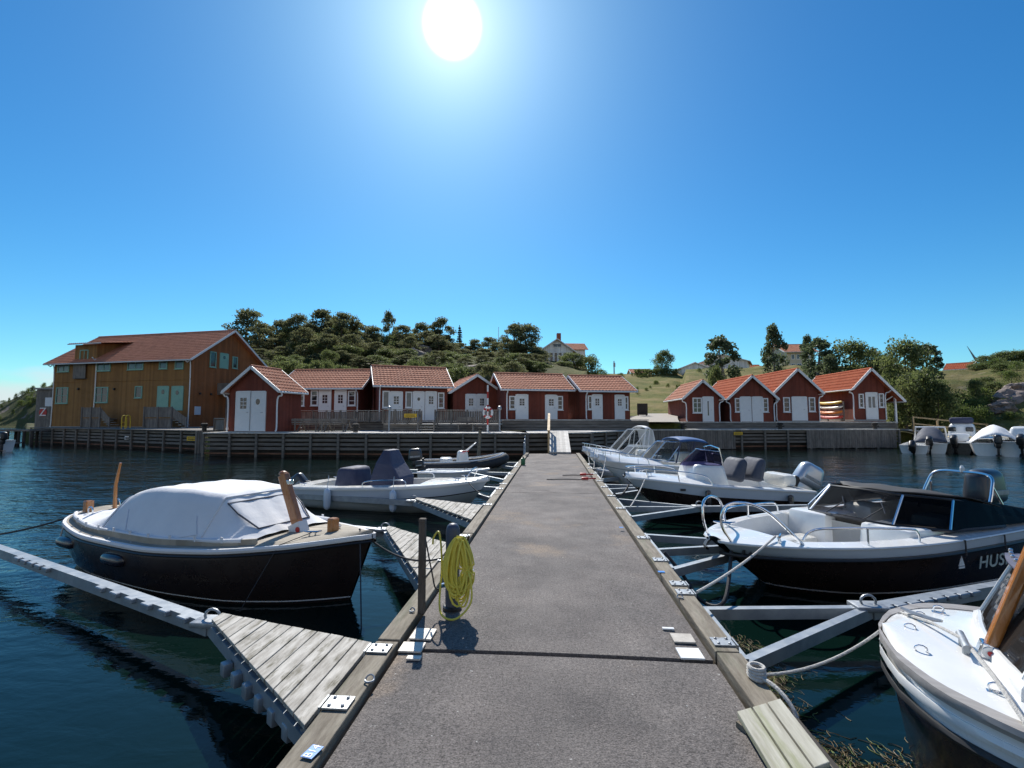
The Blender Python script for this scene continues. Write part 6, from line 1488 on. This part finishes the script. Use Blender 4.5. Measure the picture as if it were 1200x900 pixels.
mb.prism([(-.055, 0), (.0, 0), (-.005, .12)], lambda x, z: Vector((x, -.012, z)), lambda x, z: Vector((x, -.004, z))); mb.prism([(.006, 0), (.055, .0), (.008, .09)], lambda x, z: Vector((x, -.012, z)), lambda x, z: Vector((x, -.004, z))); mb.prism([(-.055, -.03), (.055, -.03), (.045, -.008), (-.055, -.008)], lambda x, z: Vector((x, -.012, z)), lambda x, z: Vector((x, -.004, z))); mb.build('sail_emblem', 'gel', t)
HF, TF = H, t
fo = text_mesh('hull_lettering', 'HUSI', .20, 'metal', t, (0, 0, 0), shear=.40, space_character=1.1, offset=.003); fo.scale = (1.35, 1, 1)
def side_pt(H, u, z): 
    s_ = H.sec(u, 22); 
    for i in range(len(s_) - 1):
        if s_[i][1] <= z <= s_[i + 1][1]:
            f_ = (z - s_[i][1]) / (s_[i + 1][1] - s_[i][1] + 1e-9); return s_[i][0] + (s_[i + 1][0] - s_[i][0]) * f_
    return s_[-1][0]
# lettering reads from bow to stern on the near (starboard seen from the dock) side
p0, p1 = .385, .285
ya, yb = side_pt(H, p0, .45), side_pt(H, p1, .45)
# local +y or -y side nearest the camera
nl = world(t, (2.5, 1, 0)) ; sgn = 1 if nl.length < world(t, (2.5, -1, 0)).length else -1
fo.location = (H.x((p0 + p1) / 2), sgn * (side_pt(H, (p0 + p1) / 2, .45) + .02), .37); fo.rotation_euler = (R(90 - 7), 0, R(180) if sgn > 0 else 0)
if sgn > 0:                        # move the side details to the side facing the dock camera
    for ch in t.children:
        if ch.name.startswith(('sail_emblem', 'tie_line', 'deck_vent')): ch.scale.y = -1
LB, HB = t, H
wb = lambda u, p, z: world(LB, (HB.x(u), p * HB.b(u), z))
rope('pale twisted bow line of the lettered motorboat tied to the finger frame', sag(wb(.89, .6 * sgn, .76), (1.36, 4.95, .56), .04), .014)
rope('black bow chain looping under the stem of the lettered motorboat', arc([wb(.97, .3 * sgn, .55), Vector((1.95, 6.0, .12)), Vector((1.75, 6.2, .05)), Vector((1.6, 6.5, .28)), Vector((1.42, 6.6, .5))], 6), .022, 'rope_dark')

# ---- nearest launch with wooden mast
t, L = place('white_decked_launch', 'black hulled launch with broad white foredeck and leaning varnished mast', (6.52, 1.10), (2.19, 3.60))
H = Hull(L, [(0, .9, .70, .6, .0, -.2), (.3, 1.08, .68, .8, .0, -.3), (.55, 1.10, .69, .8, .0, -.3), (.76, 1.10, .715, .7, .05, -.3), (.88, .98, .735, .5, .1, -.28), (.94, .81, .75, .3, .1, -.26), (.97, .62, .755, .15, .1, -.22), (.99, .34, .765, .1, .1, -.2), (1, .06, .77, .02, .1, -.2)], rake=.16, rnd=.50)
H.shell(t, ['hull_navy', 'gel', 'canvas_trim'], [(-.17, 0), (-.05, 1), (0, 1)], n=22, m=60)
SE = 1 if (Matrix.Translation(t.location) @ Euler((0, 0, t.rotation_euler.z)).to_matrix().to_4x4() @ Vector((2, 1, 0))).length < (Matrix.Translation(t.location) @ Euler((0, 0, t.rotation_euler.z)).to_matrix().to_4x4() @ Vector((2, -1, 0))).length else -1
M['wood_grey'] = mat('grey_rail_wood', (.26, .24, .225), (.36, .34, .32), 4, .6, stretch=(1, 5, 5))
H.rail(t, 'wood_grey', .02, .115, .05, .012, name='cap_rail'); H.rail(t, 'rubber', .02, .03, .035, -.165, name='rub_rail'); H.rail(t, 'gel', .006, .03, .05, -.08, name='belting')
H.deck(t, 'gel', .0, 1.0, camber=.045, dz=.025, inset=.045)
cleat(t, (H.x(.955), -.28 * SE, H.zs(.92) + .05), R(-35), 'metal', 1.15); 
B_ = Vector((H.x(.932), .13 * SE, H.zs(.86) + .075))
mb = MB(); mb.tube([B_ + Vector((-.05, -.13, .06)), B_ + Vector((-.05, .13, .06))], .022, 10); 
for y in (-.06, .06): mb.tube([B_ + Vector((-.05, y, -.02)), B_ + Vector((-.05, y, .07))], .018, 8)
mb.rbox(B_ + Vector((-.05, 0, -.01)), (.16, .22, .02), .006); mb.build('mooring_bitt', 'metal', t, smooth=True)
# mast
a = Vector((H.x(.905), .15 * SE, H.zs(.88) + .05)); b_ = a + Vector((-.27, .02 * SE, .80)); d = (b_ - a).normalized(); mb = MB(); mb.bar(a - d * .03, b_, .058, .075, up=(0, 1, 0)); ms_ = mb.build('mast', 'varnish', t, bevel=.015)
mb = MB(); mb.box(a + Vector((-.02, 0, .05)), (.10, .085, .11), ry=R(-17)); mb.build('mast_step', 'steel', ms_, bevel=.01)
mb = MB(); mb.T = Matrix.Translation(a + Vector((-.02, -.050 * (1 if SE < 0 else -1), .06))) @ Euler((R(90), 0, 0)).to_matrix().to_4x4(); mb.lathe([(.035, 0), (.035, .006)], 14); bd = mb.build('badge', 'gel', ms_)
mb = MB(); mb.T = Matrix.Translation(a + Vector((-.02, -.057 * (1 if SE < 0 else -1), .06))) @ Euler((R(90), 0, 0)).to_matrix().to_4x4(); mb.lathe([(.014, 0), (.014, .003)], 10); mb.build('dot', 'red', bd)
for u, p in ((.965, .45), (.955, -.5), (.93, -.72), (.91, .65), (.97, -.1)):
    x, y, z = H.x(u), p * H.b(u), H.zs(u) + .07
    mb = MB(); mb.tube([(x + .03 * math.cos(q), y + .02 * math.sin(q) * .2, z + .025 * math.sin(q)) for q in np.linspace(0, 2 * math.pi, 11)[:-1]], .006, 6, closed=True); mb.rbox((x, y, z - .025), (.08, .04, .012), .004); mb.build('deck_eye', 'steel', t, smooth=True)
# coachroof and windscreen
rows = []
for z, k in ((H.zs(.6) + .03, 1.0), (H.zs(.6) + .15, .97), (H.zs(.6) + .17, .93)):
    rows.append([Vector((H.x(.905) - .05 * q * q + (k - 1) * .5, .64 * k * q, z)) for q in np.linspace(-1, 1, 21)])
for r in rows: r.insert(0, Vector((.8, r[0].y, r[0].z))); r.append(Vector((.8, r[-1].y, r[-1].z)))
mb = MB(); mb.grid(rows); mb.add(rows[-1], [list(range(len(rows[-1])))]); mb.build('coachroof', 'gel', t, smooth=True)
zc = H.zs(.6) + .17
base = [(H.x(.897) - .05 * q * q, .54 * q, zc) for q in np.linspace(-1, 1, 9)]; base = [(base[0][0] - .9, -.60, zc)] + base + [(base[-1][0] - .9, .60, zc)]
topw = [(x - .20, y * .95, zc + .40 + .03 * (1 - abs(y))) for x, y, z in base]
for i in range(len(base) - 1):
    mb = MB(); mb.add([base[i], base[i + 1], topw[i + 1], topw[i]], [[0, 1, 2, 3]]); mb.build('windscreen_pane', G_DARK, t)
for i in (0, 1, 5, 9, 10):
    mb = MB(); mb.tube([base[i], topw[i]], .014, 6); mb.build('windscreen_strut', 'gel', t, smooth=True)
mb = MB(); mb.tube(topw, .016, 6); mb.build('windscreen_top', 'black', t, smooth=True)
mb = MB(); mb.tube(base, .02, 6); mb.build('windscreen_base', 'gel', t, smooth=True)
rows = [[Vector(p) + Vector((.05, 0, .0)) for p in topw]]
rows = []
for k in range(7):
    s_ = k / 6; rows.append([Vector((topw[i][0] * (1 - s_) + (.9) * s_ + (.06 if k == 0 else 0), topw[i][1], topw[i][2] + .05 * math.sin(s_ * math.pi) + .01)) for i in range(len(topw))])
mb = MB(); mb.grid(rows); cp = mb.build('canopy', 'canvas_navy', t, smooth=True, solid=.015)
for i in range(1, 10, 1):
    mb = MB(); p = Vector(topw[i]); mb.lathe([(.012, .03), (.012, .045), (.004, .05)], 8, p + Vector((.03, 0, -.0))); mb.build('canopy_button', 'steel', cp)
LE, HE = t, H
we = lambda u, p, dz=.08: world(LE, (HE.x(u), p * HE.b(u), HE.zs(u) + dz))
sgE = 1 if world(t, (2, 1, 0)).length < world(t, (2, -1, 0)).length else -1
bt = world(t, B_ + Vector((-.05, 0, .07)))
far = we(.975, -.72 * sgE, .05)
rope('thick bow line from the mast launch to the dock timber', [bt, bt.lerp(far, .5) + Vector((0, 0, .02)), far] + sag(far, (1.30, 3.42, .56), .11)[1:], .010)
nr = we(.90, .93 * sgE, .05)
rope('near bow line hanging over the cap rail of the mast launch', [bt, bt.lerp(nr, .55) + Vector((0, 0, .02)), nr, nr + Vector((-.06, -.10, -.25)), nr + Vector((-.28, -.35, -.85))], .012)
for k, (x, y) in enumerate(((1.30, 3.42),)):
    mb = MB()
    for j in range(4): mb.tube([(x + .045 * math.cos(q) , y + .07 * math.sin(q) * (1 - .1 * j), .555 + .018 * j) for q in np.linspace(0, 2 * math.pi, 13)[:-1]], .013, 6, closed=True)
    o = mb.build('rope_coil', 'rope', smooth=True); tag(o, 'pale rope hitch wound on the dock timber beside the plank step', 'rope')
rope('slack pale rope tail hanging from the hitch towards the plank step', arc([(1.30, 3.38, .57), (1.36, 3.25, .56), (1.40, 3.12, .48), (1.38, 3.0, .30), (1.45, 2.75, .18), (1.42, 2.5, .2)], 6), .013)

# ---- centre console boat, white over black
t, L = place('console_motorboat', 'white over black centre console boat with silver outboard and two covered motors', (5.85, 12.95), (1.74, 12.25))
H = Hull(L, [(0, .95, .52, .8, .0, -.2), (.3, 1.0, .60, .85, .0, -.25), (.6, .95, .68, .75, .05, -.25), (.8, .72, .76, .48, .12, -.2), (.93, .40, .80, .18, .25, -.05), (.985, .20, .81, .08, .40, .2), (1, .08, .81, .03, .46, .32)], rake=1.0)
H.shell(t, ['hull_black', 'gel_blue'], [(-.23, 0), (0, 1)], n=20)
H.rail(t, 'gel', .015, .06, .05, .0, name='gunwale')
H.deck(t, 'gel', .58, 1, camber=.10, dz=.02); H.deck(t, 'gel', .08, .58, inner=.2, dz=.02, floor=.15); H.deck(t, 'gel', 0, .08, camber=.02, dz=.02, name='aft_deck')
mb = MB(); mb.rbox((2.25, 0, .82), (1.0, 1.05, .62), .1, seg=3, top=(.70, .88)); mb.build('console', 'gel', t, smooth=True)
bs = [(1.95, -.46, 1.10), (2.45, -.42, 1.10), (2.72, -.2, 1.08), (2.78, 0, 1.08), (2.72, .2, 1.08), (2.45, .42, 1.10), (1.95, .46, 1.10)]; tp_ = [(1.95, -.36, 1.42), (2.18, -.33, 1.45), (2.32, -.16, 1.46), (2.35, 0, 1.47), (2.32, .16, 1.46), (2.18, .33, 1.45), (1.95, .36, 1.42)]
mb = MB(); mb.grid([[Vector(p) for p in bs], [Vector(p) for p in tp_]]); mb.build('windscreen', G_BLUE, t); mb = MB(); mb.tube(tp_, .013, 6); mb.tube([(1.9, -.4, 1.1), (1.98, -.38, 1.5), (2.0, 0, 1.55), (1.98, .38, 1.5), (1.9, .4, 1.1)], .016, 6); mb.build('screen_rail', 'steel', t, smooth=True)
for x in (.95, 1.42):
    mb = MB(); mb.rbox((x, .0, .98), (.34, .85, .58), .12, seg=3, top=(.62, .9), ry=R(-22)); mb.build('seat_cover', 'canvas_slate', t, smooth=True)
outboard(t, -.05, 0, .62, R(-28), 'lens_silver', 1.15)
mb = MB(); mb.rbox((.25, 0, .72), (.35, .9, .3), .1); mb.build('stern_seat', 'gel_cream', t, smooth=True)
for sy in (1, -1):
    y = lambda u: sy * (H.b(u) - .06); z = lambda u: H.zs(u)
    railtube(t, [(H.x(.58), y(.58), z(.58) + .03), (H.x(.62), y(.62), z(.62) + .22), (H.x(.75), y(.75), z(.75) + .26), (H.x(.9), y(.9), z(.9) + .24), (H.x(.985), sy * .1, z(1) + .24), (H.x(.985), 0, z(1) + .24)], .013, 'bow_rail', posts=(((H.x(.75), y(.75), z(.75)), (H.x(.76), y(.76), z(.75) + .26)), ((H.x(.9), y(.9), z(.9)), (H.x(.91), y(.91), z(.9) + .24))))
    cleat(t, (H.x(.88), sy * .3, H.zs(.88) + .1))
for u in (.62, .16):
    mb = MB(); uu = u; s1 = 1 if world(t, (2, 1, 0)).y < world(t, (2, -1, 0)).y else -1; mb.rbox((H.x(u), s1 * (H.b(u) + .05), H.zs(u) - .35), (.13, .10, .55), .05, seg=2); mb.build('fender', 'hull_navy', t, smooth=True)
mb = MB(); mb.rbox((H.x(.74), s1 * (H.b(.74) + .004), H.zs(.74) - .14), (.12, .012, .05), .004, seg=1, rz=R(-10) * s1); mb.build('side_vent', 'black', t)
LG, HG_ = t, H
rope('pale bow line from the centre console boat down to its finger frame', sag(world(t, (H.x(.9), s1 * .3, H.zs(.9) + .06)), (1.55, 10.3, .42), .05), .013)
rope('black chained bow line of the centre console boat', sag(world(t, (H.x(.97), -s1 * .1, .6)), (1.40, 11.6, .5), .12), .02, 'rope_dark')
rope('thin stern line stretched outward from the silver outboard', sag(world(t, (-.2, 0, .6)), (9.5, 12.9, .3), .05), .008, 'rope_dark')

# ---- cabin boats further along
def cabin_boat(label, stern, bow, B, zsb, zss, top, canopy, mats, cabin=True):
    t, L = place('cabin_motorboat', label, stern, bow)
    H = Hull(L, [(0, B * .9, zss, B * .75, .0, -.2), (.35, B, zss + .03, B * .82, .0, -.25), (.65, B * .9, (zss + zsb) / 2, B * .7, .06, -.22), (.85, B * .55, zsb - .05, B * .3, .16, -.1), (.96, B * .2, zsb, B * .08, .35, .15), (1, .04, zsb + .02, .015, .45, .3)], rake=1.0)
    H.shell(t, mats, [(.10, 0), (-.22, 1), (-.19, 0), (0, 2)], n=18); H.rail(t, 'gel', .015, .05, .05)
    H.deck(t, 'gel', .5, 1, camber=.16, dz=.02); H.deck(t, 'gel', .06, .5, inner=.2, dz=.02, floor=.1); H.deck(t, 'gel', 0, .06, camber=.02, dz=.02, name='aft_deck')
    xb = H.x(.58); zb = H.zs(.5) + .12
    b1 = [(xb - 1.35, -B * .8, zb - .03), (xb - .5, -B * .76, zb), (xb - .05, -B * .42, zb + .05), (xb + .12, 0, zb + .08), (xb - .05, B * .42, zb + .05), (xb - .5, B * .76, zb), (xb - 1.35, B * .8, zb - .03)]
    hh = top - zb - .14 if canopy else .38
    t1 = [(x - .40 * hh / .45 * (1 if 0 < i < 6 else 0), y * .84, min(z + hh, zb + hh) if 0 < i < 6 else zb + hh * .9) for i, (x, y, z) in enumerate(b1)]
    for i in range(6):
        mb = MB(); mb.add([b1[i], b1[i + 1], t1[i + 1], t1[i]], [[0, 1, 2, 3]]); mb.build('windscreen_pane', G_CLEAR, t)
    mb = MB(); mb.tube(t1, .018, 6); mb.tube(b1, .018, 6)
    for i in (1, 2, 3, 4, 5): mb.tube([b1[i], t1[i]], .014, 6)
    mb.build('windscreen_frame', 'gel' if canopy != 'canvas_blue' else 'steel', t, smooth=True)
    if canopy:
        x0, x1 = t1[1][0] + .12, .30; rows = []
        for k in range(9):
            s_ = k / 8; rows.append([Vector((x0 + (x1 - x0) * s_, B * .80 * p, top - .03 - .10 * abs(p) ** 3 + .05 * math.sin(s_ * math.pi) - .05 * s_)) for p in np.linspace(-1, 1, 11)])
        mb = MB(); mb.grid(rows); mb.build('canopy', canopy, t, solid=.03, smooth=True)
        for sy in (1, -1):
            mb = MB(); mb.grid([[Vector((x0 + (x1 - x0) * s_, sy * B * .80, top - .12 - .05 * s_)), Vector((x0 + .1 + (x1 - x0 - .1) * s_, sy * B * .86, zb - .04))] for s_ in np.linspace(.0, 1, 5)]); mb.build('side_curtain', G_CLEAR, t)
            mb = MB()
            for s_ in (0, .5, 1): mb.tube([Vector((x0 + (x1 - x0) * s_, sy * B * .805, top - .12 - .05 * s_)), Vector((x0 + .2 * (1 - s_) + (x1 - x0) * s_ - (.15 if s_ == 1 else 0), sy * B * .87, zb - .04))], .022, 6)
            mb.build('canopy_frame', 'canvas_navy' if canopy == 'canvas_blue' else canopy, t, smooth=True)
        mb = MB(); mb.grid([[Vector((x1, y, top - .15)), Vector((x1 - .2, y, zb))] for y in (-B * .78, B * .78)]); mb.build('aft_curtain', canopy if canopy != 'canvas_blue' else 'canvas_navy', t)
    for sy in (1, -1):
        y = lambda u: sy * (H.b(u) - .05); z = lambda u: H.zs(u)
        railtube(t, [(H.x(.62), y(.62), z(.62) + .02), (H.x(.66), y(.66), z(.66) + .22), (H.x(.85), y(.85), z(.85) + .30), (H.x(.97), y(.97), z(.97) + .30), (H.x(.995), 0, z(1) + .30)], .013, 'bow_rail', posts=(((H.x(.85), y(.85), z(.85)), (H.x(.85), y(.85), z(.85) + .3)), ((H.x(.95), y(.95), z(.95)), (H.x(.95), y(.95), z(.95) + .3))))
    mb = MB(); mb.rbox((.9, .3, zss + .2), (.5, .5, .5), .08); mb.build('seat', 'gel_cream', t, smooth=True)
    mb = MB(); sd_ = 1 if world(t, (2, 1, 0)).y < world(t, (2, -1, 0)).y else -1; mb.rbox((H.x(.78), sd_ * (H.b(.78) + .01), zsb - .33), (.3, .02, .07), .01, seg=1); mb.build('porthole', 'dark_glass', t)
    return t, H, sd_
t, H, s1 = cabin_boat('white motorboat with bright blue canopy top and clear side windows', (5.0, 16.75), (1.45, 16.0), .86, .90, .70, 1.62, 'canvas_blue', ['gel_grey', 'gel', 'gel'])
fender(t, H.x(.72), s1 * (H.b(.72) + .08), .15, h=.55)
rope('pale bow line of the blue canopied boat', sag(world(t, (H.x(.95), s1 * .2, .98)), (1.4, 14.6, .5), .06), .013)
outboard(t, -.02, 0, .6, R(-10), 'black', .9)
t, H, s1 = cabin_boat('low white motorboat squeezed between cabin boat and blue canopy', (4.1, 18.5), (1.35, 18.2), .85, .84, .66, 1.3, None, ['gel_grey', 'gel', 'gel'])
rope('pale bow line of the low white motorboat', sag(world(t, (H.x(.95), s1 * .2, .9)), (1.4, 17.2, .5), .06), .012)
t, H, s1 = cabin_boat('white cabin boat with tall white canvas top furthest along the dock', (4.1, 20.9), (1.20, 20.2), .88, .92, .72, 1.92, 'canvas_white', ['gel_grey', 'gel', 'gel'])
rope('pale bow line of the white cabin boat', sag(world(t, (H.x(.95), s1 * .2, .98)), (1.4, 19.0, .5), .06), .012)
t, L = place('low_dinghy', 'flat white dinghy bow poking out beside the low white motorboat', (3.4, 17.75), (1.55, 17.55)); Hd = Hull(L, [(0, .5, .36, .4, .0, -.1), (.5, .52, .38, .4, .0, -.12), (.85, .3, .42, .18, .1, .0), (1, .05, .45, .02, .2, .1)], rake=.3)
Hd.shell(t, ['gel'], [(0, 0)]); Hd.deck(t, 'gel', 0, 1, camber=.03, dz=.01); Hd.rail(t, 'canvas_trim', .02, .06, .06)

# ---- boats at the far bank
FB = 'boats moored at the far bank'
def simple_boat(name, label, stern, bow, B=.95, zs=.7, m='gel', motor='black', tilt=R(-25)):
    t, L = place(name, label, stern, bow, FB)
    H = Hull(L, [(0, B * .9, zs, B * .75, .0, -.2), (.4, B, zs + .02, B * .8, .0, -.25), (.75, B * .75, zs + .12, B * .5, .08, -.2), (.95, B * .25, zs + .22, B * .1, .3, .1), (1, .04, zs + .25, .015, .4, .25)], rake=.9)
    H.shell(t, [m], [(0, 0)], n=14, m=24); H.rail(t, 'gel', .015, .05, .06); H.deck(t, 'gel', .6, 1, camber=.1, dz=.02); H.deck(t, 'gel', .08, .6, inner=.18, dz=.02, floor=.2); H.deck(t, 'gel', 0, .08, camber=.02, dz=.02, name='aft_deck')
    if motor: outboard(t, -.02, 0, zs, tilt, motor, 1.1)
    return t, H
X_ = lambda px, Y: XY(px, Y).x
t, H = simple_boat('moored_boat', 'white boat with dark canvas hood and squared windscreen frame by the ramp', (X_(1081, 34.5), 34.0), (X_(1120, 36), 38.2), .95, .62)
mb = MB(); mb.grid([[Vector((.3 + s_ * 1.5, .85 * p, .72 + (.95 * s_ ** .7) * (1 - abs(p) ** 3))) for p in np.linspace(-1, 1, 11)] for s_ in np.linspace(0, 1, 7)]); mb.build('hood', 'canvas_slate', t, smooth=True, solid=.02)
mb = MB(); mb.tube([(2.5, -.85, .75), (1.9, -.75, 1.65), (1.9, .75, 1.65), (2.5, .85, .75)], .06, 6); mb.tube([(1.95, 0, 1.62), (2.5, 0, .75)], .04, 6); mb.build('windscreen_frame', 'gel', t, smooth=True); mb = MB(); mb.add([(2.5, -.85, .75), (1.9, -.75, 1.65), (1.9, .75, 1.65), (2.5, .85, .75)], [[0, 1, 2, 3]]); mb.build('windscreen_pane', G_TINT, t)
t, H = simple_boat('moored_boat', 'small white boat with raised black outboard nearest the ramp piles', (X_(1070, 33.5), 33.6), (X_(1084, 37), 37.2), .8, .5, tilt=R(-45))
t, H = simple_boat('moored_boat', 'white boat with yellow stripe and dark wet hull behind the hooded boat', (X_(1122, 33.5), 33.8), (X_(1146, 37), 38.0), .9, .7, m='hull_black')
mb = MB(); mb.rbox((2.3, 0, .98), (1.3, 1.1, .5), .1, seg=2, top=(.9, .9)); mb.build('cuddy', 'gel', t, smooth=True); mb = MB(); mb.box((2.0, .565, 1.02), (.7, .02, .07)); mb.box((2.0, -.565, 1.02), (.7, .02, .07)); mb.build('stripe', 'yellow', t)
t, H = simple_boat('moored_boat', 'white pilot boat with rounded cabin and purple grey bundled top', (X_(1138, 35), 36.0), (X_(1150, 39), 40.2), 1.0, .8, motor=None)
mb = MB(); mb.rbox((1.6, 0, 1.35), (1.6, 1.5, 1.2), .3, seg=3, top=(.8, .85)); mb.build('cabin', 'gel', t, smooth=True); mb = MB(); mb.rbox((1.5, 0, 2.1), (1.2, 1.2, .42), .15, seg=3); mb.build('bundled_top', 'canvas_navy', t, smooth=True)
for y in (-.45, .45):
    mb = MB(); mb.rbox((.80, y, 1.5), (.06, .4, .3), .05, seg=2); mb.build('cabin_window', 'dark_glass', t)
t, H = simple_boat('moored_boat', 'white cruiser under a peaked white canvas with slate covered outboard', (X_(1160, 32), 31.6), (X_(1200, 34), 36.6), 1.25, .72, motor='cowl_grey', tilt=R(-8))
mb = MB(); mb.grid([[Vector((.3 + s_ * 3.6, 1.15 * p, .78 + (1.05 * math.sin(math.pi * (.12 + .80 * s_)) ** .8) * (1 - abs(p) ** 1.7) + .02 * math.sin(p * 11 + s_ * 15))) for p in np.linspace(-1, 1, 15)] for s_ in np.linspace(0, 1, 15)]); mb.build('canvas_cover', 'canvas_white', t, smooth=True, solid=.02)
t, H = simple_boat('moored_boat', 'white boat cut by the picture edge beyond the canvas covered cruiser', (X_(1192, 31), 30.8), (X_(1235, 34), 35.2), 1.1, .85, motor='black')
mb = MB(); mb.rbox((2.2, 0, 1.3), (1.9, 1.5, .9), .2, seg=3, top=(.75, .85)); mb.build('cabin', 'gel', t, smooth=True)
t, H = simple_boat('moored_boat', 'white boat with dark raised outboard near the old jetty', (X_(16, 31), 30.2), (X_(-40, 34), 32.4), .95, .75, tilt=R(-5))
mb = MB(); mb.rbox((1.9, 0, 1.25), (1.2, 1.2, .9), .2, seg=3, top=(.8, .9)); mb.build('console', 'canvas_slate', t, smooth=True)
for k, (px, py, m, lab) in enumerate(((1047, 521, 'gel', 'small white buoy floating before the vertical board fenders'), (434, 575, 'orange', ''))):
    if not lab: continue
    p = W(px, py, 0); t = thing('buoy', lab, 'buoy', p); mb = MB(); mb.lathe([(.02, -.1), (.16, .0), (.18, .2), (.13, .5), (.04, .56)], 12); mb.build('body', m, t, smooth=True); mb = MB(); mb.tube([(.05 * math.cos(a), 0, .6 + .05 * math.sin(a)) for a in np.linspace(0, 6.28, 9)[:-1]], .012, 5, closed=True); mb.build('eye', 'black', t)
